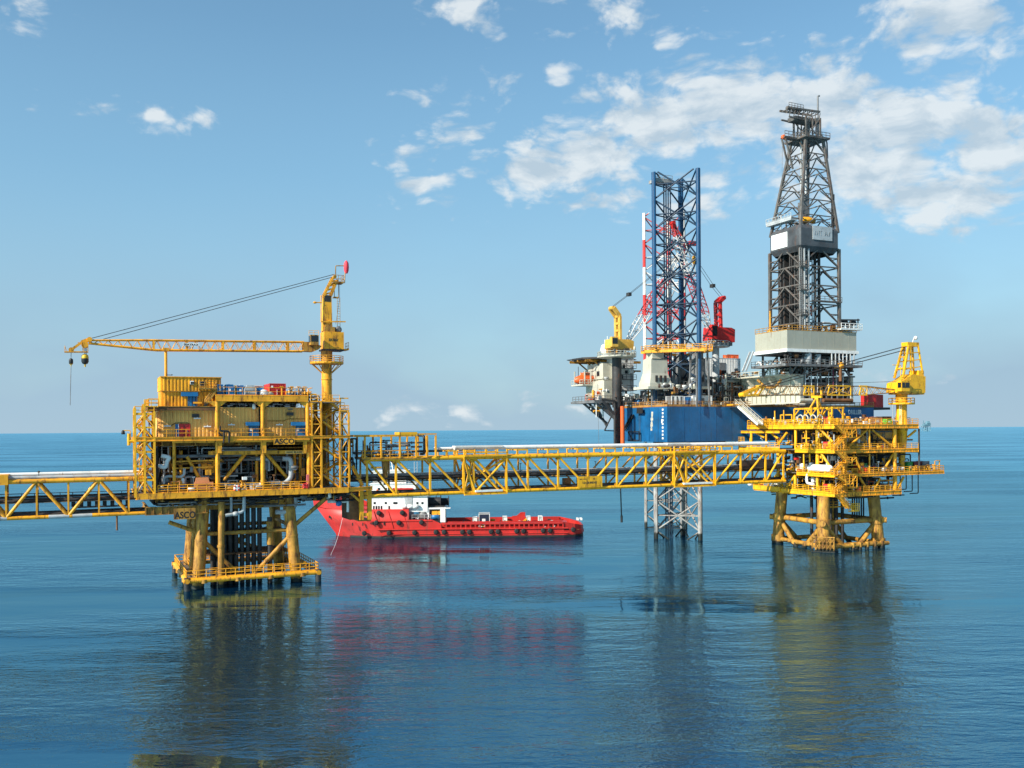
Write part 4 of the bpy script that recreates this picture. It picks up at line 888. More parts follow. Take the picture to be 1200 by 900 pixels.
a = UZ(45,555,1.2)-O; MB().tube((a.x,-.9,Hh),(a.x,-.9,a.z+.1),.06,6).lathe([(.1,-.12),(.2,0),(.12,.18)],(a.x,-.9,a.z+.2),8).build('lamp', DARK, BR)
a = UZ(137,603,1.4)-O; MB().tube((a.x,-hv,0),(a.x,-hv,Z(137,621.5,1.4)-zb_),.14,8).build('drain_stub', RUST, BR)
a = U(86,3,595)-uE; e = U(150,3,595)-uE; b = MB(); b.box(a,e,.6,1.7,1.0,1.2); 
for i in range(8): x = a+(e-a)*i/7; b.box(x-.3,x+.3,.6,1.7,1.2,2.0) 
b.build('valve_rack', DARK, BR)
# ================================================================== main bridge between the platforms
vf, vb = 1.6, 6.0; vm = (vf+vb)/2; hv = (vb-vf)/2
zt_ = sum(Z(p,y,vf) for p,y in ((470,538.6),(650,534),(873,529)))/3; zb_ = sum(Z(p,y,vf) for p,y in ((470,580.3),(650,574),(873,564.5)))/3
u0 = U(426,vf); u1 = U(920,vf); Hh = zt_-zb_
MBR = LF.thing('truss_bridge', 'long yellow truss bridge joining the two platforms, with a white pipe on top', 'bridge', u0, vm, zb_)
def bu(px, v=vf, py=550): return U(px,v,py)-u0
def bz(px, py, v=vf): return Z(px,py,v)-zb_
for s_ in (-1,1):
    MB().tube((bu(430),s_*hv,Hh),(u1-u0,s_*hv,Hh),.40,12).build('top_chord', YEL_LIT if s_ < 0 else YEL, MBR); MB().tube((bu(433),s_*hv,0),(u1-u0,s_*hv,0),.34,12).build('bottom_chord', YEL_LIT if s_ < 0 else YEL, MBR)
px_posts = [430,464,504,543,555,593,618.5,654,689,723,757,789,804,837,868,897,918]
down = [1,1,1,0,1,1,1,1,-1,-1,-1,0,1,-1,-1,-1]          # which way each diagonal leans; 0: a crossed splice bay
X = [bu(p) for p in px_posts]
for s_ in (-1,1):
    for i, x in enumerate(X):
        MB().beam((x,s_*hv,.2),(x,s_*hv,Hh-.2),.34 if s_ < 0 else .28,.34).build('post', YEL_LIT if s_ < 0 else YEL, MBR)
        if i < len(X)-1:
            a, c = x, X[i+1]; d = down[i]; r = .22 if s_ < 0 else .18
            if d >= 0: MB().tube((a,s_*hv,Hh),(c,s_*hv,0),r,9).build('diagonal', YEL_LIT if s_ < 0 else YEL, MBR)
            if d <= 0: MB().tube((a,s_*hv,0),(c,s_*hv,Hh),r,9).build('diagonal', YEL_LIT if s_ < 0 else YEL, MBR)
for x in X:
    for zz_ in (0, Hh): MB().box(x-.55,x+.55,-hv-.06,-hv+.06,zz_-.75 if zz_ else .15,zz_-.15 if zz_ else .75).build('gusset_plate', YEL, MBR)
# splice bays: extra frames standing proud
for a, c in ((543,593),(789,837)):
    xa, xc = bu(a), bu(c)
    for s_ in (-1,1):
        b = MB(); y = s_*(hv+.45); b.beam((xa,y,-.35),(xc,y,-.35),.5,.3); b.beam((xa,y,Hh+.3),(xc,y,Hh+.3),.5,.3); b.beam((xa,y,Hh+.9),(xc,y,Hh+.9),.3,.2)
        for t in (0,.25,.5,.78,1): x = xa+(xc-xa)*t; b.beam((x,y,Hh+.3),(x,y,Hh+1.5),.22,.22)
        for x in (xa,xc): b.beam((x,y,-.2),(x,y,Hh+.15),.2,.2)
        b.build('splice_frame', YEL_LIT, MBR)
    for s_ in (-1,1):
        y = s_*(hv+.1); x = xa+(xc-xa)*.27
        for p, q_ in (((xa,y,Hh),(x,y,0)),((x,y,0),(xc,y,Hh*.95)),((xa+1,y,Hh),(xc-1.5,y,.2)),((xa,-y,.3),(xc,y,Hh-.2)),((xa+1.5,-y,Hh),(x+1,y,.3))):
            MB().tube(p,q_,.2,8).build('splice_brace', YEL_LIT if s_ < 0 else YEL, MBR)
    MB().box(xa+2.2,xc-1,-hv-.7,-hv+.5,.05,.4).build('grating', WHITE, MBR)
allx = sorted(X+[(a+c)/2 for a,c in zip(X,X[1:])])
for x in X: MB().beam((x,-hv,Hh),(x,hv,Hh),.25,.3).beam((x,-hv,.0),(x,hv,.0),.25,.35).beam((x,-hv,2.6),(x,hv,2.6),.2,.25).build('cross_beam', YEL2, MBR)
Ln = u1-u0; dk = [DARK, GREYD, DARK, GREYP]
for y, z_, r, m in ((-1.3,.42,.26,DARK),(-.5,.45,.22,DARK),(.4,.4,.24,GREYD),(1.2,.46,.26,DARK),(-1.2,3.0,.26,DARK),(-.4,2.98,.22,GREYD),(.5,3.0,.28,DARK),(1.3,3.35,.2,GREYP),(.9,2.6,.16,RUST),(.2,3.7,.1,GREYP)):
    MB().tube((-2.5,y,z_),(Ln+2,y,z_),r,9).build('pipe', m, MBR)
MB().box(0,Ln,-.2,1.9,2.25,2.33).build('walkway', GRAT, MBR); MB().rail([V(0,1.95,2.33),V(Ln,1.95,2.33)],1.4,.05,2.2,mids=2,toe=0).build('railing', GREYP, MBR)
zw = bz(650,523.5,vf)+.0; b = MB()                     # the big white pipe on portal frames
b.pipe([(bu(536),-.6,zw),(bu(572),-.6,zw),(bu(580),-.6,zw),(bu(800),-.6,zw),(bu(905),-.6,zw)],.40,12); b.tube((bu(515),.6,zw-.1),(bu(900),.6,zw-.1),.3,10); b.build('white_pipe', WHITE, MBR)
MB().box(bu(536),bu(592),-1.2,.4,zw+.1,zw+.42).build('pipe_cover', WHITE, MBR); MB().box(bu(786),bu(812),-1.2,.4,zw+.1,zw+.42).build('pipe_cover', WHITE, MBR)
for a, c in ((523,534),(546,556),(606,618),(642,654),(677,689),(709,721),(744,757),(775,786),(820,832),(846,858)):
    b = MB()
    for y in (-hv,hv):
        for x in (bu(a),bu(c)): b.beam((x,y,Hh),(x,y,zw-.42),.22,.25)
        b.beam((bu(a)-.1,y,zw-.5),(bu(c)+.1,y,zw-.5),.25,.25)
    for x in (bu(a),bu(c)): b.beam((x,-hv,zw-.5),(x,hv,zw-.5),.2,.2)
    b.build('pipe_support', YEL_LIT, MBR)
# valve station riding on the near end
xa, xc = bu(424), bu(511); ztp = bz(470,510.5,vf); xm = bu(487); zf = bz(470,536.5,vf)
MB().box(xa,xc-1.5,-hv-.5,hv+.4,zf-.25,zf).build('station_floor', YEL2, MBR)
for s_ in (-1,1):
    y = s_*(hv+.4)
    for p in (427,446,468,487,500,510): MB().beam((bu(p),y,zf),(bu(p),y,ztp),.3,.3).build('station_post', YEL, MBR)
    MB().beam((xa-1.5,y,ztp),(bu(487),y,ztp),.3,.35).beam((bu(487),y,ztp+.25),(bu(511),y,ztp+.25),.2,.25).build('station_rail', YEL, MBR)
    MB().rail([V(xa,y,zf),V(bu(488),y,zf)],1.3,.06,1.7).build('railing', YEL, MBR)
MB().box(bu(467),bu(488),-hv-.6,0,ztp+.15,ztp+.65).build('station_roof', YEL_LIT, MBR)
clutter(MBR, xa-1, bu(500), -hv, hv, zf+.3, ztp-.6, 24, 61, [DARK,GREYD,BLACK,GREYP,YEL2], (.08,.26), .75); valves(MBR, xa+.5, bu(486), -hv, hv, zf, 14, 62, [DARK,GREYD,YEL,DARK])
b = MB(); b.pipe([(bu(495),-1,Hh+.8),(bu(500),-1,Hh+.8),(bu(500),-1,ztp),(bu(496),.5,ztp)],.25,8,.8); b.tube((bu(486),-.5,zf+1.1),(bu(522),-.5,zf+1.1),.2,8); b.build('pipe', DARK, MBR)
MB().box(bu(435),bu(447),-hv-.2,-hv+.4,bz(440,549),bz(440,547)).build('bracket', YEL, MBR)
MB().prism([(bu(450),Hh-.4),(bu(456.5),Hh-.4),(bu(455),1.9),(bu(452.5),1.9)],-1.4,-.6,'y').build('hopper', YEL2, MBR)
# bridge sign
a, c = (bu(675.5),bz(675.5,571.5)), (bu(704),bz(704,557.5))
sg = MB().box(a[0],c[0],-hv-.6,-hv-.45,a[1],c[1]).build('bridge_sign', YEL_LIT, MBR)
lettering('CD-CB BRIDGE', (c[0]-a[0])*.58, .42, DARK, sg, (a[0]+(c[0]-a[0])*.19,-hv-.605,a[1]+.75), bold=.035)
b = MB(); w_ = c[0]-a[0]
b.box(a[0]+.35,a[0]+1.0,-hv-.62,-hv-.6,c[1]-.6,c[1]-.45).box(a[0]+1.2,a[0]+1.9,-hv-.62,-hv-.6,c[1]-.6,c[1]-.45).box(a[0]+w_*.62,a[0]+w_*.7,-hv-.62,-hv-.6,c[1]-.65,c[1]-.4).box(a[0]+w_*.55,a[0]+w_*.9,-hv-.62,-hv-.6,a[1]+.22,a[1]+.28); b.build('sign_marks', RUST, sg)
# far-end equipment cage and lamp posts along the walkway
MB().box(bu(860,vm)+2,bu(905,vm),-.3,1.9,2.4,4.6).build('cable_cage', DARK, MBR)
for p in (655,700,612): x = bu(p,vm); MB().tube((x,.8,2.3),(x,.8,5.0),.06,6).box(x-.15,x+.15,.65,.95,5.0,5.15).build('lamp_post', GREYD, MBR)
MB().box(bu(667),bu(674),-.4,.8,.75,2.0).build('junction_box', RUST, MBR)
# hose hanging under the bridge
a = LF.f(727,566,vf+2); c = LF.f(728.5,611,vf+2); o = LF.thing('hanging_hose','black hose hanging from the underside of the long truss bridge','hose',a[0],vf+2,a[1])
MB().pipe([(0,0,.6),(0,0,0),(c[0]-a[0],0,(c[1]-a[1]))],.13,7).build('hose', BLACK, o); MB().tube((c[0]-a[0],0,c[1]-a[1]+1.2),(c[0]-a[0],0,c[1]-a[1]-.2),.24,8).build('nozzle', BLACK, o)

# ================================================================== red supply vessel behind the bridge
SF = Frame(-45.0, 226.0, R(1.2))
def su(px, py=615, v=0): return SF.f(px,py,v)[0]
def sz(px, py, v=0): return SF.f(px,py,v)[1]
SV = SF.thing('supply_vessel', 'red supply vessel with white wheelhouse lying behind the truss bridge', 'ship', 0, 0, 0)
ub, us = su(384,628), su(685,622); HB = 7.4; cy = HB
def ring(u, hd, hw, zt, zm=None):
    """one cross section: deck edge, knuckle, waterline and bilge"""
    return [V(u,cy-hd,zt), V(u,cy-(hd*.55+hw*.45),zt*.45), V(u,cy-hw,.45), V(u,cy-hw*.97,-1.2), V(u,cy+hw*.97,-1.2), V(u,cy+hw,.45), V(u,cy+(hd*.55+hw*.45),zt*.45), V(u,cy+hd,zt)]
zf_ = sz(430,597.5)
st = [(-4.4,.35,.05,zf_+.75),(-3.2,1.9,.15,zf_+.6),(-1.2,3.9,.5,zf_+.35),(1.5,5.6,1.8,zf_+.15),(5,6.8,3.8,zf_),(9.5,7.3,5.9,zf_),(14,7.4,7.0,zf_),(19.5,7.4,7.4,zf_)]
rk = lambda d, z: 0
rings = []
for d, hd, hw, zt in st:
    r = ring(ub+d, hd, hw, zt); rings.append(r)
# raked stem: the foremost sections lean forward with height
for i, (d, hd, hw, zt) in enumerate(st):
    for p in rings[i]:
        t = max(0, min(1, p.z/zt)); lean = max(0., (2.0-d))*.9
        p.x = ub+d+lean*(1-t)**1.0*(.95 if d < 2 else 0)
hull = MB().loft(rings, smooth=True); hull.build('bow_hull', SHIP, SV)
zlow = 1.55; s2 = [(19.5,7.4,7.4),(25,7.4,7.4),(40,7.4,7.4),(us-ub-5,7.4,7.4),(us-ub-2.2,6.9,6.7),(us-ub-.7,5.6,5.2),(us-ub,4.0,3.4)]
MB().loft([ring(ub+d, hd, hw, zlow+.0) for d, hd, hw in s2], smooth=False).build('main_hull', SHIP, SV)
def low(ds):
    rr = []
    for d, hw in ds: rr.append([V(ub+d,cy-hw,.44),V(ub+d,cy-hw*.98,-2.5),V(ub+d,cy+hw*.98,-2.5),V(ub+d,cy+hw,.44)])
    return MB().loft(rr, smooth=False)
low([(-.05+1.9*.0+ (1.2 if i == 0 else 0), w) for i, w in ()] or [(1.25,.12),(2.2,1.0),(5,3.86),(9.5,5.96),(14,7.06),(19.5,7.46),(us-ub-5,7.46),(us-ub-2.2,6.76),(us-ub-.7,5.26),(us-ub+.03,3.45)]).build('boot_top', BOOT, SV)
# stepped shelter deck aft of the forecastle, cargo rail
zs1 = sz(495,609)
uf = ub+19.5; e1 = su(478,598); e2 = su(486,609); e3 = su(506,609); e4 = su(517,615); zr = sz(560,613.5)
prof = [(uf,zlow),(uf,zf_),(e1,zf_),(e2,zs1),(e3,zs1),(e4,zr),(e4,zlow)] if e1 > uf else [(uf,zlow),(uf,zs1),(e3,zs1),(e4,zr),(e4,zlow)]
for y0_, y1_ in ((0.0,.35),(2*HB-.35,2*HB)): MB().prism(prof, y0_, y1_, 'y').build('bulwark', SHIP, SV)
MB().box(uf,e1,.36,2*HB-.36,zf_-.3,zf_-.05).box(e1,e3,.36,2*HB-.36,zs1-.4,zs1-.2).build('shelter_deck', SHIP, SV)
e5 = us-5.2
for s_ in (-1,1):
    y = cy+s_*(HB-.3); b = MB(); b.beam((e4,y,zr),(e5,y,zr),.55,.32); b.beam((e4,y-s_*.9,zr+.02),(e5,y-s_*.9,zr+.02),.3,.25); b.beam((e4,y,zlow+.2),(e5,y,zlow+.2),.3,.5)
    for i in range(26): x = e4+(e5-e4)*i/25; b.beam((x,y-s_*.05,zlow),(x,y-s_*.05,zr),.3,.5)
    b.build('cargo_rail', SHIP, SV)
    b = MB(); yi = cy+s_*(HB-2.0); b.box(e4,e5,min(yi,yi+s_*.12),max(yi,yi+s_*.12),zlow,zr+.35); b.build('inner_bulwark', SHIP, SV)
b = MB(); pr = [(e5,.35),(us-2.2,.9),(us-.6,2.2),(us+.05,3.9),(us+.05,2*HB-3.9),(us-.6,2*HB-2.2),(us-2.2,2*HB-.9),(e5,2*HB-.35)]
inn = [(x-.5 if x > e5 else x, y*.92+cy*.08) for x, y in pr]
top_ = lambda x: zr+.25-(0 if x < us-4.6 else (x-us+4.6)/4.7*1.15)
b.loft([[V(x,y,zlow),V(x,y,top_(x)),V(ix,iy,top_(x)),V(ix,iy,zlow)] for (x,y),(ix,iy) in zip(pr,inn)], smooth=False); b.prism([(x+.15,(y-cy)*1.02+cy) for x,y in pr], .75, zlow-.05); b.build('stern_bulwark', SHIP, SV)
MB().box(uf,us-1.2,1.2,2*HB-1.2,zlow+.02,zlow+.1).build('cargo_deck', RUST, SV)
# bow bulwark
zk = sz(395,587.5)
b = MB(); 
for s_ in (-1,1):
    rr = []
    for (d, hd, hw, zt), zz_ in zip(st[:6], (zk+.5,zk+.45,zk+.35,zk+.2,zk-.1,zf_+.1)):
        o_ = cy+s_*hd; i_ = cy+s_*max(.05,hd-.25); rr.append([V(ub+d-.25*(d<0),o_,zt-.1),V(ub+d-.45*(d<0),o_+s_*.25,zz_),V(ub+d+.1,i_+s_*.2,zz_),V(ub+d+.1,i_,zt-.1)])
    if s_ > 0: rr = [list(reversed(r)) for r in rr]
    b.loft(rr, smooth=False)
b.build('bow_bulwark', SHIP, SV)
# rubbing strakes
b = MB()
for px0, px1, py, r in ((405,506,610.8,.16),(411,684,620.7,.2),(382,684,626.3,.14)): b.tube((max(su(px0,py),ub+9.5 if py < 615 else ub+12),-.02,sz(450,py)),(min(su(px1,py),us-4),-.02,sz(450,py)),r,7)
for px in (402,420,438,455,472): b.beam((su(px+6,617),-.02,sz(px,620)),(su(px,600),-.02,sz(px,599)),.12,.12) if su(px,610) > ub+9.5 else None
b.build('rubbing_strake', SHIP, SV)
TY = [(444,601),(471.5,600.7),(441,612.5),(467.5,612.5),(494,612),(456,624.5),(486,624),(511,623.5),(520.5,623.5),(542,623.3),(550,623.3),(575.5,622.8),(583.5,622.8),(605.5,622.2),(613.5,622.2),(636.5,621.6),(644.5,621.6)]
for px, py in TY:
    MB().lathe([(.25,-.28),(.52,-.3),(.62,0),(.52,.25),(.25,.22)],(su(px,py),-.25,sz(px,py)),12,'y').build('tyre_fender', BLACK, SV)
for px, py, du in ((427,624.8,0),(403.5,601.2,0)): MB().lathe([(.25,-.28),(.52,-.3),(.62,0),(.52,.3),(.25,.3)],(su(px,py,.8),.55 if px > 410 else 1.0,sz(px,py,.8)),12,'y').build('tyre_fender', BLACK, SV)
for px, py in ((664,621.5),(672,621)): MB().lathe([(.25,-.3),(.55,-.3),(.65,0),(.55,.3),(.25,.3)],(su(px,py),.6,sz(px,py)),12,'y').build('tyre_fender', BLACK, SV)
b = MB()
for px, py in ((379,608),): b.box(su(376,606)+1.2,su(385,606)+.4,cy-3.6,cy-2.9,sz(380,609),sz(380,606)); b.beam((su(381,608)+1,cy-3.4,sz(380,608)),(su(386,612)+.3,cy-3.2,sz(385,612)),.3,.3)
b.build('anchor', BLACK, SV)
b = MB()
for px, py in ((413,614.5),(425,614.5),(437,613.5),(450,613.5)): b.box(su(px,py)-.12,su(px,py)+.12,-.04 if px>430 else .2,.5,sz(px,py)-.35,sz(px,py)+.35)
b.build('freeing_port', BLACK, SV)
# superstructure
def tier(px0, px1, py0, py1, v0, v1, m=WHITE, name='superstructure'):
    x0_, x1_ = su(px0,590,v0), su(px1,590,v0); z0_, z1_ = sz(460,py0,v0), sz(460,py1,v0)
    b = MB(); b.box(x0_,x1_,v0,v1,z0_,z1_-.12); b.box(x0_-.2,x1_+.25,v0-.2,v1+.2,z1_-.12,z1_); return b.build(name, m, SV), x0_, x1_, z0_, z1_
T1 = tier(433,501,600,581,1.2,13.6); T2 = tier(434,487,581,567,1.8,13.0); T3 = tier(437,476,567,552,2.6,12.2, name='wheelhouse')
def port(T, px, py, v, w_=.5, h_=.5): x, z_ = su(px,py,v), sz(px,py,v); MB().box(x-w_/2,x+w_/2,v-.06,v-.005,z_-h_/2,z_+h_/2).build('window', GLASS, T[0])
for px in (439,452,462,464.5,489,495): port(T1,px,589.5,1.2)
for px in (438,441,444,447,456): port(T1,px,595,1.2,.35,.9)
for px in (444,452,462,470,478): port(T2,px,573,1.8,.6,.5)
x0_, x1_ = T3[1], T3[2]
for i in range(9): x = x0_+.4+(x1_-x0_-.8)*i/9; MB().box(x,x+(x1_-x0_-.8)/9-.15,2.53,2.595,T3[3]+1.1,T3[3]+2.3).build('window', GLASS, T3[0])
for i in range(6): y = 3+i*1.5; MB().box(x1_+.005,x1_+.07,y,y+1.2,T3[3]+1.1,T3[3]+2.3).build('window', GLASS, T3[0])
MB().box(su(460,573,1.6),su(484,573,1.6),1.55,1.62,sz(470,574.5,1.6),sz(470,572,1.6)).build('red_band', SHIP, SV)
MB().box(su(434,581,1.5)-.3,su(500,581,1.5)+.5,.7,1.3,sz(460,581,1.2)-.1,sz(460,581,1.2)).rail([V(su(434,581,.8),.75,sz(460,581,1.2)),V(su(500,581,.8),.75,sz(460,581,1.2))],1,.05,1.6,toe=0).build('side_deck', WHITE, SV)
MB().rail([V(T2[1],1.7,T2[4]),V(T2[2],1.7,T2[4]),V(T2[2],12.8,T2[4])],1,.05,1.6,toe=0).build('railing', WHITE, SV)
b = MB(); b.box(su(474,600,1.1),su(483,600,1.1),1.05,1.19,sz(478,598,1.1),sz(478,582,1.1)); b.build('recess_panel', GREYP, SV)
for px in (474,481,487): MB().lathe([(.2,-.75),(.45,-.7),(.5,0),(.45,.7),(.2,.75)],(su(px,593,.8),.8,sz(px,593.5,.8)),10,'x').build('life_raft', WHITE, SV)
# mast and funnels
x = su(456,550,7); zt3 = T3[4]
b = MB()
for dx, dy in ((-1,-1),(1,-1),(0,1)): b.tube((x+dx,cy+dy,zt3),(x+dx*.2,cy+dy*.2,zt3+5),.12,6)
for i in range(4): b.beam((x-.9+i*.2,cy,zt3+1+i),(x+.9-i*.2,cy,zt3+1+i),.08,.1)
b.beam((x-1.6,cy,zt3+4),(x+1.6,cy,zt3+4),.15,.15); b.tube((x,cy,zt3+5),(x,cy,zt3+7),.06,5); b.build('mast', WHITE, SV)
MB().lathe([(.3,0),(.55,.15),(.62,.5),(.5,.85),(.2,1.0)],(x+2.4,cy-2,zt3),12).build('radome', WHITE, SV)
x = su(487.3,548,4); b = MB()
for dx in (-.35,.35): b.tube((x+dx,4,T1[4]),(x+dx,4,sz(487,541,4)),.1,6)
for i in range(10): b.beam((x-.35,4,T1[4]+.7*i),(x+.35,4,T1[4]+.7*(i+.8)),.06,.06)
b.build('lattice_mast', GREYP, SV)
for v in (3.5,10.5): MB().box(su(490,590,v),su(497,590,v),v,v+1.6,T1[4],sz(493,574,v)).build('funnel', WHITE, SV)
# after end of the house: winch bay, machinery
b = MB(); zA = sz(508,611,2); b.box(su(497,600,2),su(503,600,2),1.4,2.0,zs1,sz(500,596,2)); b.box(su(516,600,2),su(522,600,2),1.4,2.0,zs1-.8,sz(516,596,2)); b.box(su(497,600,2),su(523,600,2),1.4,11,sz(510,596.5,2),sz(510,594.8,2)); b.box(su(497,600,2),su(522,600,2),6,6.3,zlow,sz(510,595,2)); b.box(su(521,600,2),su(528,600,2),1.2,3,sz(522,595.8,2),sz(522,595,2)); b.build('winch_house', WHITE, SV)
wn = MB().lathe([(1.9,-1.6),(1.9,-1.5),(1.2,-1.45),(1.2,1.45),(1.9,1.5),(1.9,1.6)],(su(509,588,4),4.5,sz(509,588.5,4)),18,'x').lathe([(1.5,-1.6),(1.5,-1.5),(.9,-1.45),(.9,1.45),(1.5,1.5),(1.5,1.6)],(su(518,588,4),6,sz(518,588.5,4)),18,'x').build('winch_drum', BLACK, SV)
MB().box(su(500,590,4),su(521,590,4),2.6,2.8,sz(510,596,3),sz(510,592.5,3)).box(su(500,590,4),su(521,590,4),7.6,7.8,sz(510,596,3),sz(510,592.5,3)).build('winch_frame', DARK, SV)
MB().box(su(506,602,1.6),su(516,602,1.6),1.9,4.5,sz(510,603.5,1.6),sz(510,598.5,1.6)).build('winch_motor', YEL, SV); MB().lathe([(.3,-1),(.7,-.9),(.7,.9),(.3,1)],(su(510,606,1.6),2.4,sz(510,606,1.6)),12,'x').build('winch_motor', BLUEP, SV)
MB().lathe([(.3,-.5),(1.0,-.45),(1.0,.45),(.3,.5)],(su(496,604,1.6),1.7,sz(496,604,1.6)),14,'y').build('cable_reel', GREYD, SV)
MB().rail([V(su(483,609,1),.6,zs1),V(su(505,609,1),.6,zs1)],1.1,.06,1.5,toe=0).build('railing', GREYP, SV)
# cargo on the after deck: each lies loose on the ship
def cargo(name, label, cat, px0, px1, py1, v, dep, m, group=None):
    x0_, x1_ = su(px0,610,v), su(px1,610,v); zt = sz((px0+px1)/2,py1,v); o = SF.thing(name,label,cat,x0_,v,zlow+.1,0,group); w_ = x1_-x0_; h = zt-zlow-.1
    MB().box(.08,w_-.08,.08,dep-.08,.15,h-.08).build('body', m, o); f = MB()
    for x in (0,w_-.14):
        for y in (0,dep-.14): f.box(x,x+.14,y,y+.14,0,h)
    for z_ in (0,h-.14):
        for y in (.003,dep-.137): f.box(.14,w_-.14,y,y+.134,z_+.003,z_+.137)
    f.build('frame', WHITE if m is not WHITE else GREYP, o); MB().box(w_*.3,w_*.6,.02,.079,h*.4,h*.65).build('label_plate', WHITE if m is not WHITE else GREYD, o); return o
cargo('cargo_container','dark navy cargo box on the middle of the red ship deck','container',561,574,602,5.5,4,paint('dark_navy_paint',(.012,.02,.045),.5,var=.15))
cargo('cargo_container','pale cargo box left of the navy box on the ship deck','container',553.5,559.5,606,7.5,3,WHITE); cargo('cargo_container','low white cargo box right of the ship crane post','container',589,594.5,605.5,9,3,WHITE)
cargo('cargo_container','small white cargo crate amidships on the red ship','container',617,622,605.2,9,2.5,WHITE); cargo('cargo_container','dark edged crate nearest the ship stern','container',631,636,605,9,2.5,GREYP); cargo('cargo_container','yellow crate at the cargo rail of the red ship','container',561,568,614.2,1.6,1.5,YEL)
o = SF.thing('deck_loader','yellow cargo loader lying on the red ship deck','loader',su(609,607,8),8,zlow+.1); w_ = su(617,607,8)-su(609,607,8)
MB().beam((0,0,.6),(w_,0,2.0),.6,.4).beam((w_*.5,0,1.3),(w_*1.1,.3,1.6),.5,.35).build('arm', YEL, o); MB().box(w_*.4,w_*.9,-.6,.6,0,.9).build('base', YEL, o)
b = MB(); x = su(600,600,12); b.prism([(0,0),(3.4,0),(3.4,1.5),(2.3,1.5),(1.2,.6),(0,.5)],0,.5,'y'); o = solo('crash_barrier', b, SHIP, SF.P(x,13.0,zr), SF.a, 'raised red plate on the far bulwark of the ship', 'barrier'); 
q = random.Random(12)
for i in range(14):
    px = q.uniform(622,655); v = q.uniform(2.0,3.5); o = SF.thing('drum','small white drum among the loose gear near the ship stern','drum',su(px,612,v),v,zlow+.1,0,'white drums on the ship deck'); MB().lathe([(.25,0),(.3,.03),(.28,.4),(.3,.45),(.28,.85),(.3,.9),(.22,.93)],(0,0,0),9).build('body', WHITE, o)
clutter(SV, su(518), su(665), 2.4, 12, zlow+.25, zlow+1.3, 26, 71, [SHIP,SHIP,DARK,WHITE,GREYP], (.08,.2), .9, 'deck_pipe')
gear(SV, su(520), su(655), 2.3, 11, zlow+.1, 1.6, 70, 206, [SHIP,DARK,WHITE,GREYP,YEL,RUST]); gear(SV, su(440), su(497), 1.3, 3, T1[4], 1.4, 20, 207, [WHITE,GREYP,ORANGE,DARK]); gear(SV, su(484), su(505), .6, 5, zs1, 1.5, 18, 208, [WHITE,GREYD,DARK])
x = su(665,610,5); MB().box(x-3,x,3,11,zlow,zlow+1.4).build('stern_house', SHIP, SV); MB().lathe([(.3,0),(.6,.1),(.6,.7),(.3,.9)],(x-4.2,2.4,zlow+.1),10).build('capstan', BLACK, SV); MB().lathe([(.3,0),(.6,.1),(.6,.7),(.3,.9)],(x-4,10.4,zlow+.1),10).build('capstan', BLACK, SV)
for px in (676,680): MB().box(su(px,614,4),su(px+2.5,614,4),4,6,zr+.2,zr+.7).build('stern_locker', WHITE, SV)
# vessel name plate marks on the bow (not legible in the photo: plain white strokes)
b = MB()
for i in range(7): x = su(388,593.5,2)+i*.75+2; b.box(x,x+.5,1.0,1.1,zk-.9,zk-.35)
# mooring line
a = SF.P(su(402,600),1.5,sz(402,599.5)); c = Vector((0,0,CAMH)); d = ray(386.5,652); t = -CAMH/d.z; e = c+d*t
pts = [a+(e-a)*(i/8)-V(0,0,1.4*sin(pi*i/8)) for i in range(9)]; pts[-1].z = -.3
solo('mooring_rope', MB().pipe(pts,.04,6), WHITE, (0,0,0), 0, 'pale mooring rope from the red ship bow down to the water', 'rope')
# ================================================================== far platform at right (its corner points at the camera)
RF = Frame(67.4, 195.5)
def fx(px, py, v=0.): u, z = RF.f(px, py, v); return Vector((u, v, z))      # a point on the front side
def lx(px, py, u=0.): v, z = RF.g(px, py, u); return Vector((u, v, z))      # a point on the left side
PR = RF.thing('offshore_platform', 'bright yellow platform at right with four deck levels and a short crane', 'platform', 0, 0, 0)
def R_(name, b, m, parent=None, label=None): return b.build(name, m, parent or PR, label)
zT, z2, z3, z4 = fx(1030,497.5).z, fx(1030,526.5).z, fx(1030,554.5).z, fx(1000,577).z
uR = fx(1076,510).x; uX = fx(1106,552).x; u4 = fx(1056,578).x
vT = lx(876,499).y; v2 = lx(868,525).y; v3 = lx(905,557).y; v4 = lx(884,580).y
# --- jacket
lg0 = RF.h(965,646,0); lg1 = RF.h(911,636,0); lg2 = RF.h(1030,641,0)
A_ = V(lg0[0],lg0[1],0); B_ = V(lg1[0],lg1[1],0); C_ = V(lg2[0],lg2[1],0); D_ = B_+C_-A_
ctr = (A_+B_+C_+D_)/4; zj = z4-.9
LEG = []
for p in (A_,B_,C_,D_):
    top = p+(ctr-p)*.10; top.z = zj; bot = p-(ctr-p)*.03; bot.z = -4; LEG.append((bot,top))
    b = MB(); b.tube(bot,top,1.28,18)
    for z_ in (5.9,1.2): c_ = ext(bot,top,z_); b.tube(c_-V(0,0,.75),c_+V(0,0,.75),1.5,18)
    R_('jacket_leg', b, YEL2)
def on(i, z_): return ext(*LEG[i], z_)
for i, j in ((0,1),(0,2),(2,3),(1,3)):
    for z_, r in ((5.9,.55),(.95,.5)): R_('brace', MB().tube(on(i,z_),on(j,z_),r,12), YEL2)
    m = (on(i,-1.2)+on(j,-1.2))/2
    R_('brace', MB().tube(on(i,5.5),m,.5,12), YEL2); R_('brace', MB().tube(on(j,5.5),m,.5,12), YEL2)
for i in range(4):
    p = on(i,5.9); d = (p-ctr); d.z = 0; d.normalize(); R_('joint_stub', MB().tube(p,p+d*2.2,.6,12), YEL2)
p0, p1 = on(0,1.0), on(2,1.0); dr = (p1-p0); nrm = V(dr.y,-dr.x,0).normalized()
b = MB(); b.tube(p0+nrm*1.6,p1+dr.normalized()*1.2+nrm*1.6,.45,12); R_('fender_beam', b, YEL2)
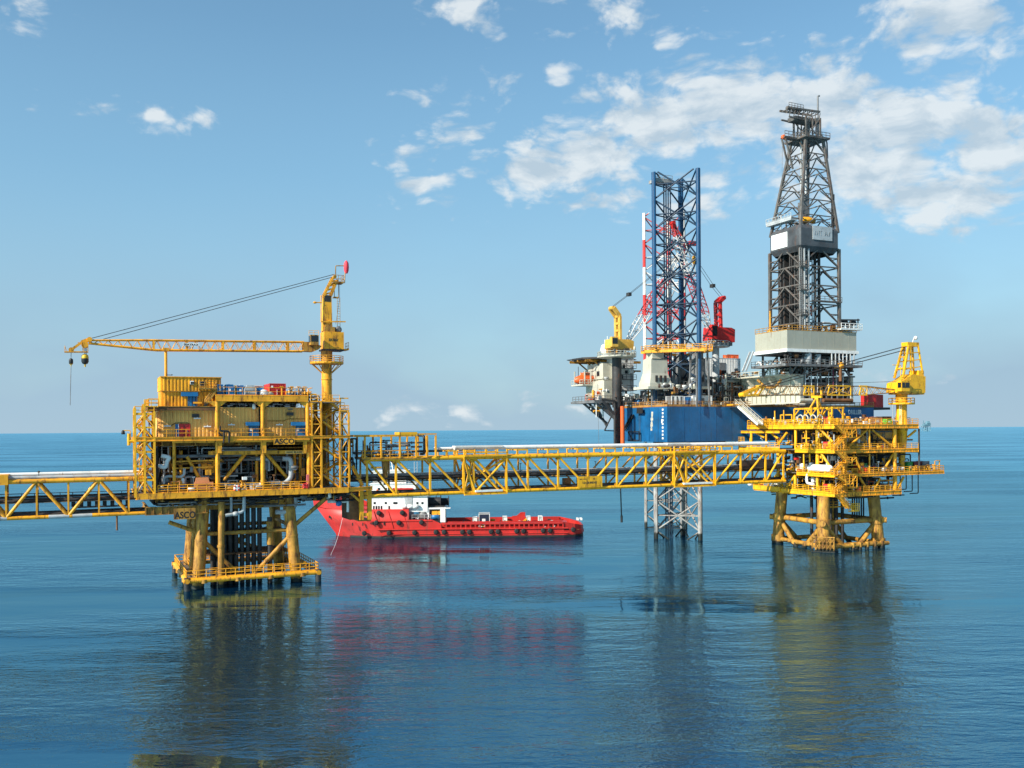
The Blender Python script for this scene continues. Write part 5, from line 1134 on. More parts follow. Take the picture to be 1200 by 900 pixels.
for t in (.42,.55,.68,.82,.95): p = p0+dr*t+nrm*1.7; R_('fender_post', MB().tube(V(p.x,p.y,-2),V(p.x,p.y,1.6),.42,10), YEL2)
b = MB(); c_ = on(0,1); dd = V(-1,-1,0).normalized(); sd_ = V(1,-1,0).normalized()
for k in range(7): p = c_+sd_*(k-3)*.72+dd*1.9; b.beam(V(p.x,p.y,-1.5),V(p.x,p.y,3.2),.16,.2)
for k in range(6):
    for z_ in (-.6,.6,1.8):
        p = c_+sd_*(k-3)*.72+dd*1.9; q_ = p+sd_*.72; b.tube(V(p.x,p.y,z_),V(q_.x,q_.y,z_+1.2),.08,5); b.tube(V(p.x,p.y,z_+1.2),V(q_.x,q_.y,z_),.08,5)
for z_ in (0,3.1): b.tube(c_+sd_*-2.3+dd*1.9+V(0,0,z_-1),c_+sd_*2.3+dd*1.9+V(0,0,z_-1),.16,8)
R_('boat_fender', b, YEL2)
q = random.Random(4)
for i in range(4):
    for j in range(3):
        p = ctr+V((i-1.5)*1.7,(j-1)*2.0,0); R_('conductor', MB().tube(V(p.x,p.y,-4),V(p.x,p.y,z4),.36,10), DARK)
for k in range(6): p = fx(999+k*2.6,600,7); R_('hanging_chain', MB().tube(V(p.x,7,z4-.5),V(p.x,7,fx(1000,606+q.uniform(0,6),7).z),.17,6), BLACK)
# --- decks: plates, edge girders, under-beams
def deck(z_, ua, ub_, va, vb_, h, name='deck', m=GRAT): return R_(name, MB().box(ua,ub_,va,vb_,z_-.2,z_), m)
deck(zT,.2,uR,.2,vT,1,'top_deck'); deck(z2,.2,uR,.2,v2-6,1,'second_deck'); deck(z3,.2,uR+1,.2,v3,1,'third_deck'); deck(z4,.2,u4,.2,v4,1,'bottom_deck')
def girder(p, q_, h, m, w_=.35):
    b = MB(); b.ibeam(p+V(0,0,-h/2),q_+V(0,0,-h/2),w_,h,.1); d = (q_-p); L_ = d.length; d.normalize(); n_ = V(d.y,-d.x,0); k = int(L_/1.7)
    for i in range(k+1): c_ = p+d*(i*L_/k)+n_*(w_/2-.12)+V(0,0,-h/2); b.beam(c_-V(0,0,h/2-.1),c_+V(0,0,h/2-.1),.08,.12)
    return R_('deck_girder', b, m)
for z_, h, ua, va in ((zT,.85,uR,vT),(z2,.72,uR,0),(z3,.6,uX,0),(z4,.85,u4,v4)):
    girder(V(0,0,z_),V(ua,0,z_),h,YEL)
    if va: girder(V(0,va,z_),V(0,0,z_),h,YEL_LIT)
girder(V(0,lx(932,528).y,z2),V(0,0,z2),.72,YEL_LIT); girder(V(0,lx(934,557).y,z3),V(0,0,z3),.62,YEL_LIT)
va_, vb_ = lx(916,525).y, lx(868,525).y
girder(V(-.6,vb_,z2+.15),V(-.6,va_,z2+.15),.55,YEL_LIT); girder(V(-.6,lx(866,506).y,zT-1.2),V(-.6,lx(916,506).y,zT-1.2),.55,YEL_LIT)
girder(V(uR,0,zT),V(uR,16,zT),1.0,YEL); girder(V(uR,0,z2),V(uR,14,z2),.9,YEL)
for z_, ua, va in ((zT-1.0,uR,vT),(z2-.9,uR,v2-6),(z3-.7,uR,v3),(z4-.95,u4,v4)):
    b = MB()
    for i in range(1,5): b.ibeam((ua*i/5,.5,z_+.2),(ua*i/5,va-.3,z_+.2),.4,.75,.08)
    for i in range(1,5): b.ibeam((.5,va*i/5,z_+.15),(ua-.3,va*i/5,z_+.15),.4,.75,.08)
    R_('deck_beam', b, YEL2)
# rails
RL = lambda pts, m=YEL_LIT, sp=1.6, h=1.2: R_('railing', MB().rail(pts,h,.065,sp,mids=2), m)
RL([V(0,vT,zT),V(0,0,zT),]); RL([V(0,0,zT),V(fx(1046,500).x,0,zT)],YEL); RL([V(fx(1063,500).x,0,zT),V(uR,0,zT),V(uR,14,zT)],YEL)
RL([V(0,lx(932,528).y,z2),V(0,0,z2)]); RL([V(0,0,z2),V(uR,0,z2)],YEL,1.9); RL([V(0,lx(934,557).y,z3),V(0,0,z3)]); RL([V(0,0,z3),V(uX,0,z3),V(uX,3,z3)],YEL,1.5)
RL([V(0,v4,z4),V(0,0,z4)]); RL([V(0,0,z4),V(u4,0,z4)],YEL,1.5); RL([V(-.6,vb_,z2+.15),V(-.6,va_,z2+.15)])
# kick of the bottom deck at the far left: solid parapet
a, c = lx(884,577), lx(915,577); R_('parapet', MB().box(-.32,-.2,c.y,a.y,z4-.6,z4+.35), YEL_LIT); R_('parapet', MB().box(-.3,2.5,a.y,a.y+.12,z4-.6,z4+1.2), YEL_LIT)
a = lx(881.5,568); R_('flood_lamp', MB().lathe([(.2,-.3),(.55,-.1),(.6,.3),(.25,.5)],(-.6,a.y,a.z),10), WHITE)
# columns and braces
for p, zt_, zb_, m, r in ((fx(990,540,.8),zT-1,z4-1,YEL,.5),(fx(1048.5,540,.8),zT-1,z4-.8,YEL,.48),(fx(1019,520,.6),zT-1,z2,YEL,.18),(fx(1019,545,.6),z2-.9,z3,YEL,.16),(fx(1077,520,.2),zT-1,z3,DARK,.2),
    (lx(958,520,.7),zT-1,z3,YEL_LIT,.42),(lx(932.5,515,.5),zT-1,z2,YEL_LIT,.32),(lx(912,540,-.4),z2,z4+1.8,YEL_LIT,.4),(lx(866.5,515,-.5),zT-1.2,z2,YEL_LIT,.22),(lx(880.5,515,-.5),zT-1.2,z2,YEL_LIT,.3),(lx(898,515,-.3),zT-1.2,z2,YEL_LIT,.22),(lx(932,567,.5),z3-.7,z4,YEL_LIT,.35),(lx(945,515,.5),zT-1,z2,YEL_LIT,.16),(lx(942,541,.5),z2-.9,z3,YEL_LIT,.18),(lx(949,541,.5),z2-.9,z3,YEL_LIT,.18),(lx(958,567,.7),z3-.7,z4,YEL_LIT,.35)):
    R_('deck_post', MB().tube(V(p.x,p.y,zb_),V(p.x,p.y,zt_),r,10), m)
for a, c, s_, m in (((993,525),(1016,503.5),'f',YEL),((1022,503.5),(1045,523),'f',YEL),((1046,533),(1038,547),'f',YEL),((1007,559),(1017,575),'f',YEL),((1031,561),(1024,575),'f',YEL),((1059,559),(1051,574),'f',YEL),((1064,512),(1073,504.5),'f',YEL),((1000,533),(1010,553),'f',YEL),
    ((961,503),(976,518),'l',YEL),((963,532),(974,549),'l',YEL_LIT),((932,557),(917,578),'l',YEL_LIT),((925,566),(932.5,578),'l',YEL_LIT),((912,553),(905,565),'l',YEL_LIT),((912,553),(918,565),'l',YEL_LIT),((922,507),(913,520),'l',YEL_LIT),((886,507),(896,513),'l',YEL_LIT),((918,512),(912,521),'l',YEL),((903,507),(912,514),'l',YEL_LIT)):
    p, q_ = (fx(*a,.7),fx(*c,.7)) if s_ == 'f' else (lx(*a,.4),lx(*c,.4)); R_('truss_brace', MB().tube(p,q_,.26,9), m)
# closed rooms, and dark walls added inside to deepen the interior shade
R_('wall', MB().corr(fx(995,515,3).x,fx(1045,515,3).x,z2,zT-1.1,3,.1,.7), CLAD)
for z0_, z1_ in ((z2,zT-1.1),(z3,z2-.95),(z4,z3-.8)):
    R_('inner_shade_wall', MB().box(5.0,(u4 if z0_ == z4 else uR)-1.5,5.5,5.7,z0_,z1_), DARK); R_('inner_shade_wall', MB().box(5.0,5.2,5.72,min(v3,v4)-1,z0_,z1_), DARK)
# side platform over the bridge end
a, c = lx(837,513,-1.5), lx(872,513,-1.5); zs_ = lx(850,518.5,-1.5).z
R_('side_platform', MB().box(-1.5,2.0,c.y,a.y,zs_-.7,zs_), YEL_LIT); RL([V(-1.5,a.y,zs_),V(-1.5,c.y,zs_)],YEL_LIT,1.2,1.3); RL([V(2,a.y,zs_),V(-1.5,a.y,zs_)],YEL_LIT,1.2,1.3)
for px in (849,862): p = lx(px,510,0); R_('lamp_post', MB().tube(V(0,p.y,zs_),V(0,p.y,lx(px,504.5,0).z),.12,6).box(-.15,.15,p.y-.7,p.y+.5,lx(px,504.5,0).z-.12,lx(px,504.5,0).z+.1), YEL_LIT)
# process clutter on both visible sides
cm = [YEL_LIT,YEL,GREYP,WHITE,DARK,YEL_LIT,RUST]; cd_ = [DARK,GREYD,YEL,BLACK,YEL2,GREYP]
for z0_, z1_, vv in ((z2+.2,zT-1.3,lx(932,528).y),(z3+.2,z2-1.0,v3),(z4+.2,z3-.9,v4)):
    clutter(PR, .6, 4.6, .8, vv-.5, z0_, z1_, 46, int(z0_*10), cm if z0_ > z2 else cd_+[YEL_LIT,WHITE], (.06,.16), .25)
    clutter(PR, 5.5, (uR if z0_ > z4+1 else u4)-.6, 1.0, 5.0, z0_, z1_, 44, int(z0_*11), cd_, (.06,.18), .5)
    gear(PR, .4, 4.5, .6, vv-.5, z0_-.2, 3.2, 40, int(z0_*14), cm+[REDP,WHITE]); gear(PR, 5, u4-.6, .5, 4.5, z0_-.2, 3.2, 40, int(z0_*15), cd_+[WHITE,RUST,SALMON,REDP])
    valves(PR, .5, 3, 1, vv-.5, z0_-.2, 12, int(z0_*12), cm); valves(PR, 6, u4-1, .8, 3, z0_-.2, 12, int(z0_*13), cd_+[WHITE])
clutter(PR, .3, 4, lx(932,528).y, v2-1, z2+.4, zT-1.6, 28, 81, cm, (.07,.18), .2)
clutter(PR, -.3, 4, va_, v2+3, z2-4, z2-.6, 24, 82, [DARK,BLACK,GREYD,RUST,YEL2], (.1,.24), .3)
clutter(PR, .4, 5, .6, vT-1, zT+.2, zT+1.5, 26, 83, [YEL_LIT,YEL_LIT,YEL,WHITE], (.06,.14), .2); clutter(PR, 5, uR-3, .6, 6, zT+.15, zT+1.2, 16, 84, [YEL,YEL,RUST,GREYP], (.06,.14), .6)
clutter(PR, 1, 5, 2, v4-2, z4-2.2, z4-1.1, 14, 85, [DARK,BLACK,YEL2], (.1,.2), .4); clutter(PR, 4, u4+2, .8, 8, z4-1.9, z4-1.0, 14, 86, [DARK,BLACK], (.1,.2), .8)
valves(PR, .8, 4, 2, vT-2, zT, 12, 87, [YEL_LIT,WHITE,YEL])
gear(PR, .5, 5, .6, vT-1, zT, 1.6, 60, 211, [YEL_LIT,YEL,WHITE,YEL_LIT,GREYP,RUST]); gear(PR, 5, uR-1, .6, 9, zT, 1.6, 60, 212, [YEL,SALMON,RUST,GREYD,WHITE,YEL])
# stairs at the corner
zl = [z4-3.2, z4, (z4+z3)/2, z3, (z3+z2)/2, z2, (z2+zT)/2, zT]; ux0, ux1 = fx(977,540,-.9).x, fx(990.5,540,-.9).x
for i, (z0_, z1_) in enumerate(zip(zl,zl[1:])):
    a_, c_ = (ux1,ux0) if i % 2 == 0 else (ux0,ux1); vv = -.6 if i % 2 else -1.5
    R_('stair_flight', MB().stair((a_,vv,z0_),(c_,vv,z1_),.8), YEL); x = c_
    b = MB(); b.box(x-.9,x+.9,-2.0,.1,z1_-.1,z1_); R_('landing', b, YEL); R_('railing', MB().rail([V(x-.9,-2,z1_),V(x+.9,-2,z1_)],1.1,.05,.8,toe=0), YEL)
for px0, px1, py0, py1 in ((993,1004,512,503),(993,1004,545,536),(996,1004.5,571,556)):
    a, c = fx(px0,py0,-.6), fx(px1,py1,-.6); b = MB(); b.box(a.x,c.x,-.6,.1,a.z-.15,a.z)
    for x in (a.x,(a.x+c.x)/2,c.x): b.beam((x,-.55,a.z),(x,-.55,c.z),.14,.14)
    for z_ in (c.z,(a.z+c.z)/2): b.beam((a.x,-.55,z_),(c.x,-.55,z_),.12,.12)
    b.tube((a.x,-.55,a.z),(c.x,-.55,c.z),.09,6); R_('access_cage', b, YEL)
a, c = fx(998,600,1), fx(1007,591,1); R_('access_cage', MB().box(a.x,c.x,1,2,a.z,a.z+.2).rail([V(a.x,1,a.z+.2),V(c.x,1,a.z+.2)],c.z-a.z,.08,.6,mids=3), YEL_LIT)
R_('stair_flight', MB().stair(fx(997,597,1.5),fx(983,582,1.5),.9), YEL)
b = MB()
for p in (fx(980,590,3),): b.box(p.x,p.x+9,3,3.2,p.z,p.z+.9)
R_('lower_walkway', MB().box(fx(962,594,4).x,fx(1002,594,4).x,4,5,fx(980,594,4).z-.15,fx(980,594,4).z).rail([V(fx(962,594,4).x,4,fx(980,594,4).z),V(fx(1002,594,4).x,4,fx(980,594,4).z)],1.1,.06,1.2), YEL)
# portal frame and tripod on the top deck
a0, a1 = lx(931,480,1.0), lx(976,480,1.0); zp_ = lx(952,478.5,1.).z
b = MB()
for u in (1.0,4.0):
    b.beam((u,a0.y,zp_),(u,a1.y,zp_),.3,.35)
    for px in (931,951,959,975): y = lx(px,488,1.0).y; b.beam((u,y,zT),(u,y,zp_),.3,.3)
    for px, d in ((931,1),(951,-1),(951,1),(975,-1)): y = lx(px,488,1.0).y; y2_ = lx(px+6*d,488,1.0).y; b.beam((u,y,zp_-1.6),(u,y2_,zp_-.1),.2,.2)
for px in (931,951,975): y = lx(px,488,1.0).y; b.beam((1,y,zp_-.03),(4,y,zp_-.03),.25,.25)
R_('portal_frame', b, YEL_LIT)
t0_ = lx(957.5,464.5,1.0); b = MB()
for du, dv in ((-.9,-1.2),(1.2,0),(-.9,1.2)): b.tube((1+du,t0_.y+dv,zp_),(1,t0_.y,t0_.z),.2,8)
b.beam((1,t0_.y+1.6,t0_.z),(1,t0_.y-1.4,t0_.z),.45,.7); b.tube((1,t0_.y-1.3,t0_.z),(1,t0_.y-1.3,lx(962,457.5,1).z),.25,8); b.tube((1,t0_.y+1.5,t0_.z),(1,t0_.y+1.5,t0_.z+.8),.25,8); R_('tripod', b, YEL_LIT)
for px in (938,944,953,961):
    p = lx(px,489.5,.7); b = MB(); b.pipe([p+V(0,.9,-.9),p+V(0,.9,.2),p+V(0,0,.7),p+V(0,-.8,.2),p+V(0,-.8,-.9)],.14,8,.5); R_('gooseneck_vent', b, CREAM)
a, c = lx(915,497,1), lx(928,486,1); b = MB()
for y in (a.y,c.y): b.beam((1,y,zT),(1,y,c.z),.22,.22)
b.beam((1,a.y,c.z),(1,c.y,c.z),.22,.22).beam((1,a.y,(zT+c.z)/2),(1,c.y,(zT+c.z)/2),.16,.16); b.tube((1,a.y+2,zT),(1,a.y+2,c.z+1),.14,6); R_('pipe_frame', b, YEL_LIT)
for px in (918.5,902,891): p = lx(px,486,.5); R_('lamp_post', MB().tube(V(.5,p.y,zT),V(.5,p.y,lx(px,480.5 if px > 910 else 491,.5).z),.13,6), YEL_LIT)
# outer right-hand platform
b = MB(); b.box(uR+.5,uX,.15,3.2,z3-.2,z3); R_('side_platform', b, YEL)
b = MB()
for x in (uX-.2,uX-1.6): b.tube((x,1,z3),(x,1,fx(1103,540,1).z),.13,6)
b.box(uX-1.2,uX-.1,.8,1.2,fx(1103,540,1).z,fx(1103,540,1).z+.15); R_('lamp_post', b, YEL)
valves(PR, uR-1, uX-3, .5, 2.5, z3, 9, 90, [YEL,YEL2,YEL]); clutter(PR, uR-2, uX-2, .4, 2.8, z3+.2, z3+1.4, 12, 91, [YEL,YEL,DARK], (.08,.16), .7)
for i in range(4): p = fx(1055+i*7,566,2); R_('drain_pipe', MB().pipe([V(p.x,2,z3-.3),V(p.x,2,z4+.5-i*.5),V(p.x-2.5,2,z4+.5-i*.5)],.12,6,.3), DARK)
# ------------------------------------------------------------------ things on the right platform
def ritem(name, label, cat, p, group=None): return RF.thing(name, label, cat, p.x, p.y, p.z, 0, group)
p = lx(958,552,-.3); va0, va1 = lx(972,552,-.3).y, lx(944.5,552,-.3).y; o = RF.thing('pressure_vessel','white horizontal vessel on the left side of the right platform','vessel',.4,(va0+va1)/2,z3+.02)
hl = (va1-va0)/2; MB().lathe([(.1,-hl),(.55,-hl+.15),(.78,-hl+.6),(.78,hl-.6),(.55,hl-.15),(.1,hl)],(0,0,1.15),16,'y').build('shell', WHITE, o)
for y in (-hl*.6,hl*.6): MB().box(-.6,.6,y-.2,y+.2,0,.6).build('saddle', YEL, o)
MB().pipe([(0,hl-.4,.5),(-.3,hl+.2,-.6),(-.3,hl+.2,-2.2),(-.3,hl-2,-2.4)],.3,8,.5).build('outlet_pipe', WHITE, o)
for py, lb in ((491,'red hydrant box on the top deck rail of the right platform'),(520,'red hydrant box on the second deck of the right platform'),(574,'red hydrant box on the bottom deck of the right platform')):
    z_ = {491:zT,520:z2,574:z4}[py]; y = lx(968,py,.5).y; o = RF.thing('hydrant_box',lb,'fire box',.35,y,z_)
    MB().box(0,.8,-.9,.7,.25,1.7).build('body', REDP, o); MB().box(-.05,0,-.7,.5,.4,1.5).build('door', paint('faded_red_door_paint'+str(py),(.66,.08,.07),.5), o); MB().box(.1,.7,-.7,.5,0,.25).build('stand', DARK, o)
    y = lx(971.5,py,.5).y; o = RF.thing('switch_cabinet','yellow cabinet right of the hydrant box on the '+{491:'top',520:'second',574:'bottom'}[py]+' deck','cabinet',.35,y-.2,z_); MB().box(0,.8,-.45,.45,.3,1.75).build('body', YEL_LIT, o); MB().box(.1,.7,-.35,.35,0,.3).build('stand', DARK, o); MB().box(-.04,0,-.35,.35,.5,1.6).build('door', YEL_LIT, o)
for i, px in enumerate((1037.5,1047.5,1058.5)):
    p = fx(px,553,.8); o = RF.thing('gas_cylinder_drum',('leftmost','middle','rightmost')[i]+' of three white drums lying at the edge of the third deck','drum',p.x,.8,z3+.02,0,'white drums on the third deck')
    MB().lathe([(.1,-.66),(.42,-.6),(.5,-.45),(.5,.45),(.42,.6),(.1,.66)],(0,.5,.72),14,'x').build('shell', WHITE, o); MB().box(-.45,-.25,.1,.9,0,.3).box(.25,.45,.1,.9,0,.3).box(-.45,.45,.4,.6,.0,.12).build('cradle', DARK, o)
def crate(name, label, cat, px0, px1, py1, z_, v, dep, m, group=None):
    a, c = fx(px0,500,v), fx(px1,500,v); h = fx(px0,py1,v).z-z_; o = RF.thing(name,label,cat,a.x,v,z_+.01,0,group); w_ = c.x-a.x
    MB().box(.05,w_-.05,.05,dep-.05,.12,h-.05).build('body', m, o); f = MB()
    for x in (0,w_-.1):
        for y in (0,dep-.1): f.box(x,x+.1,y,y+.1,0,h)
    for y in (.003,dep-.097): f.box(.1,w_-.1,y,y+.094,h-.1,h).box(.1,w_-.1,y,y+.094,0,.1)
    f.build('frame', m, o); MB().box(w_*.4,w_*.7,-.03,.05,h*.35,h*.6).build('label_plate', WHITE if m is not WHITE else GREYD, o); return o
crate('tool_cabinet','tall red cabinet on the third deck front of the right platform','cabinet',1005,1012,542.5,z3,1.0,1.2,REDP)
crate('waste_skip','dark green skip beside the tapered crane column foot','skip',1063.5,1069.5,541,z3,1.2,2,GREEN); crate('cargo_crate','dark red crate at the right end of the third deck','crate',1071,1080,541,z3,1.4,2,paint('dark_red_paint',(.16,.01,.015),.5)); crate('cargo_crate','charcoal crate farthest right on the third deck','crate',1081,1089,540.5,z3,1.4,2,GREYD)
crate('waste_bin','light green bin at the rail of the top deck','bin',1039.5,1045,491,zT,.6,1.2,paint('light_green_paint',(.13,.55,.05),.45)); crate('cargo_crate','salmon crates row behind the top deck rail','crate',1021,1034,488.5,zT,3,2,SALMON); crate('cargo_crate','brown crate beside the crane column on the top deck','crate',1034.5,1045,488,zT,3.4,2,RUST)
crate('tool_cabinet','dark green cabinet right of the tall red cabinet','cabinet',1013,1016,543,z3,1.4,1,GREEN)
# ------------------------------------------------------------------ right crane
vK2 = 2.2; c_ = fx(1056.5,480,vK2); KR = RF.thing('pedestal_crane','yellow crane with braced A-frame on a tapered column at the right platform','crane',c_.x,vK2,z3+.02)
def k2(px, py, dv=0): u, z_ = RF.f(px,py,vK2+dv); return Vector((u-c_.x,dv,z_-z3-.02))
w2 = lambda py: k2(1056.5,py).z
MB().lathe([(.55,w2(548)),(.62,w2(540)),(1.12,w2(514)),(1.16,w2(505)),(1.3,w2(504.5)),(1.3,w2(501)),(1.14,w2(500.5)),(1.12,w2(470))],(0,0,0),18).tube((0,0,-.02),(0,0,w2(546)),.55,12).build('pedestal', YEL_LIT, KR)
MB().lathe([(1.0,w2(474)),(1.25,w2(473)),(1.25,w2(462)),(1.0,w2(461))],(0,0,0),16).build('slew_ring', YEL, KR)
zp_ = w2(473); b = MB().lathe([(1.3,zp_-.25),(2.7,zp_-.2),(2.75,zp_),(1.0,zp_)],(0,0,0),14,smooth=False).rail([V(2.7*cos(2*pi*i/12),2.7*sin(2*pi*i/12),zp_) for i in range(13)],1.2,.06,1.3); b.build('platform', YEL_LIT, KR)
MB().tube((-2.6,0,zp_-3.5),(-2.6,0,zp_),.07,5).ladder((-1.6,-1.2,w2(497)),(-1.6,-1.2,zp_),.5).build('ladder', GREYP, KR)
zb_, zh = w2(460.5), w2(444); x0_, x1_ = k2(1045,450).x, k2(1078,450).x
b = MB(); b.prism([(x0_,zb_),(x1_,zb_),(x1_+.1,w2(441)),(x1_-3.8,w2(438.5)),(x0_+2,w2(446)),(x0_+.2,w2(449))],-1.5,1.6,'y'); b.box(x1_-1.8,x1_-.2,-1.3,1.4,w2(441),w2(434)); b.build('machinery_house', YEL_LIT, KR)
MB().box(x0_+.6,x1_-.2,-1.4,1.5,zb_-.35,zb_-.01).build('bed', YEL, KR)
cab = MB().box(x0_+.1,x0_+2.6,-2.6,-1.52,w2(459),w2(447)).build('cab', YEL_LIT, KR); MB().box(x0_+.3,x0_+1.1,-2.65,-2.605,w2(455),w2(449)).box(x0_+1.3,x0_+2.4,-2.65,-2.605,w2(455),w2(449)).box(x0_+.05,x0_+.095,-2.5,-1.6,w2(455),w2(449)).build('cab_window', GLASS, cab)
MB().rail([V(x0_-.2,-2.7,w2(446)),V(x0_+2.6,-2.7,w2(446))],1.1,.05,.8,toe=0).tube((x0_-.8,-1,w2(428.5)),(x0_+1.6,-1,w2(428.5)),.08,5).tube((x0_+1.6,-1,w2(428.5)),(x0_+1.6,-1,w2(446)),.08,5).build('railing', YEL_LIT, KR)
b = MB(); tp0, tp1 = k2(1061.5,405), k2(1072.5,405); q0, q1 = k2(1053,443), k2(1076,438)
for dv in (-1.1,1.1):
    b.beam((q0.x,dv*1.1,q0.z),(tp0.x,dv*.7,tp0.z),.4,.42); b.beam((q1.x,dv*1.1,q1.z),(tp1.x,dv*.7,tp1.z),.3,.32); b.beam(k2(1063,443)+V(0,dv,0),V(tp0.x+.5,dv*.7,tp0.z),.3,.3)
    for t, s_ in ((.25,.25),(.5,.5),(.75,.75)): b.beam((q0.x+(tp0.x-q0.x)*t,dv*.95,q0.z+(tp0.z-q0.z)*t),(q1.x+(tp1.x-q1.x)*s_,dv*.95,q1.z+(tp1.z-q1.z)*s_),.2,.22)
for t in (.3,.65): b.beam((q0.x+(tp0.x-q0.x)*t,-1,q0.z+(tp0.z-q0.z)*t),(q0.x+(tp0.x-q0.x)*t,1,q0.z+(tp0.z-q0.z)*t),.25,.25)
b.box(tp0.x-.4,tp1.x+.2,-.9,.9,tp0.z-.2,w2(401)); b.build('a_frame', YEL_LIT, KR)
MB().tube(k2(1069,402),k2(1071,396),.09,5).lathe([(.1,-.4),(.42,-.2),(.42,.2),(.1,.4)],k2(1073,396),10,'x').build('beacon', WHITE, KR)
b = MB(); bl = MB(); n = 34; xs0, xs1 = 1046, 886
ytop = lambda x: 452.6 if x < 1012 else 452.6+(x-1012)/34*4.2
ybot = lambda x: 463.0 if x < 1012 else 463.0-(x-1012)/34*3.0
for i in range(n):
    xa, xb = xs0+(xs1-xs0)*i/n, xs0+(xs1-xs0)*(i+1)/n
    for s_ in (-.85,.85):
        b.tube(k2(xa,ytop(xa))+V(0,s_,0),k2(xb,ytop(xb))+V(0,s_,0),.08,6); b.tube(k2(xa,ybot(xa))+V(0,s_,0),k2(xb,ybot(xb))+V(0,s_,0),.09,6)
        p, q_ = ((xa,ytop(xa)),(xb,ybot(xb))) if i % 2 else ((xa,ybot(xa)),(xb,ytop(xb))); bl.tube(k2(*p)+V(0,s_,0),k2(*q_)+V(0,s_,0),.05,5)
    bl.tube(k2(xa,ytop(xa))+V(0,-.85,0),k2(xb,ytop(xb))+V(0,.85,0),.06,5); bl.tube(k2(xa,ybot(xa))+V(0,-.85,0),k2(xb,ybot(xb))+V(0,.85,0),.06,5)
b.build('boom_chord', RUST, KR); bl.build('boom_lacing', YEL2, KR)
for a, c in ((938,950),(966,993),(1003,1012)):
    p, q_ = k2(a,463), k2(c,452.6); MB().beam(V(p.x,-.95,p.z),V(q_.x,-.95,q_.z),.14,.14).beam(V(p.x,-.95,q_.z),V(q_.x,-.95,p.z),.14,.14).beam(V(q_.x,-.95,p.z),V(q_.x,-.95,q_.z),.16,.16).beam(V((p.x+q_.x)/2,-.95,p.z),V((p.x+q_.x)/2,-.95,q_.z),.14,.14).beam(V(p.x,-.95,q_.z),V(q_.x,-.95,q_.z),.2,.25).beam(V(p.x,-.95,p.z),V(q_.x,-.95,p.z),.2,.25).beam(V(p.x,-.95,p.z),V(p.x+.6,-.95,q_.z),.2,.2).build('boom_splice', YEL_LIT, KR)
b = MB()
for s_ in (-.7,.7): b.beam(k2(888,454)+V(0,s_,0),k2(868.5,462.5)+V(0,s_,0),.3,.5); b.beam(k2(886,462.5)+V(0,s_,0),k2(869,464)+V(0,s_,0),.25,.35); b.beam(k2(893,453)+V(0,s_,0),k2(886,463)+V(0,s_,0),.3,.3); b.beam(k2(877,458.5)+V(0,s_,0),k2(878,463.5)+V(0,s_,0),.25,.25)
b.tube(k2(889,453.5)+V(0,-.7,0),k2(889,453.5)+V(0,.7,0),.4,10); b.tube(k2(870,462.5)+V(0,-.7,0),k2(870,462.5)+V(0,.7,0),.45,10); b.box(k2(868.5,1).x,k2(893,1).x,-.8,.8,k2(870,464.5).z,k2(870,463.8).z); b.build('boom_head', YEL_LIT, KR)
b = MB()
for s_ in (-.4,.4): b.tube(k2(1062,405.5)+V(0,s_,0),k2(886,453.5)+V(0,s_,0),.05,5); b.tube(k2(1061,410)+V(0,s_,0),k2(900,452.6)+V(0,s_,0),.05,5)
b.tube(k2(1050,447),k2(890,452.4),.04,4); b.build('pendant_line', DARK, KR)
# ================================================================== jack-up drilling rig behind the right platform
JF = Frame(35.4, 214.0)
def jf(px, py, v=0.): u, z = JF.f(px, py, v); return Vector((u, v, z))
def jl(px, py, u=0.): v, z = JF.g(px, py, u); return Vector((u, v, z))
RG = JF.thing('jackup_rig', 'blue jack-up drilling rig standing behind the right platform on tall lattice legs', 'drilling rig', 0, 0, 0)
def G_(name, b, m, parent=None, label=None): return b.build(name, m, parent or RG, label)
zh0, zh1 = jf(782,518).z, jf(782,476.5).z; uH = jf(1024,490).x; vH = jl(735,495,0).y
HP = [(0,0),(uH,0),(uH,46),(26,50),(-.8,vH)]
G_('hull', MB().prism(HP,zh0,zh1), NAVY)
b = MB()                                                    # plate seams, rubbing bars and stiffeners standing off the plating
for i in range(1,14): u = uH*i/14; b.box(u-.05,u+.05,-.05,-.002,zh0+.1,zh1-.1)
for i in range(1,5): v = vH*i/5; b.beam((-.8*i/5-.04,v,zh0+.1),(-.8*i/5-.04,v,zh1-.1),.08,.08)
hs = G_('plate_seam', b, NAVY)
G_('hull_deck', MB().prism([(x*.995+.1,y*.99+.1) for x,y in HP],zh1+.004,zh1+.12), RUST)
dkpts = [V(uH,0,zh1+.12),V(0.2,.15,zh1+.12),V(-.7,vH,zh1+.12)]
G_('railing', MB().rail(dkpts,1.15,.07,1.6,toe=.35,mids=2), paint('ochre_rail_paint',(.45,.22,.05),.6,rust=.5))
b = MB()
for k in range(9): p = jl(777.2,480+k*4.2,0); b.box(-.16,-.02,p.y-.28,p.y+.28,p.z-.22,p.z+.22)
for k in range(3): p = jl(776.2,492+k*1.6,0); b.box(-.16,-.02,p.y-.2,p.y+.2,p.z-.15,p.z+.15)
G_('draught_mark', b, WHITE)
b = MB(); q = random.Random(9)
for k in range(9): p = jl(765.5-k*.12,484+k*2.4,0); w_ = q.uniform(.2,.55); b.box(-.3,-.12,p.y-w_,p.y+w_,p.z-.3,p.z+.3)
G_('faded_mark', b, CREAM)
b = MB(); p0, p1 = jl(741,506,0), jl(754,516,0); b.beam(V(-1.2,p0.y,p0.z),V(-1.2,p1.y,p0.z),.3,.25); b.beam(V(-1.2,p0.y,p1.z),V(-1.2,p1.y,p1.z),.3,.25); b.beam(V(-1.2,p1.y,p0.z),V(-1.2,p1.y,p1.z),.2,.2); b.beam(V(-1.2,p0.y,p0.z),V(-1.2,p0.y-2,p1.z),.2,.2)
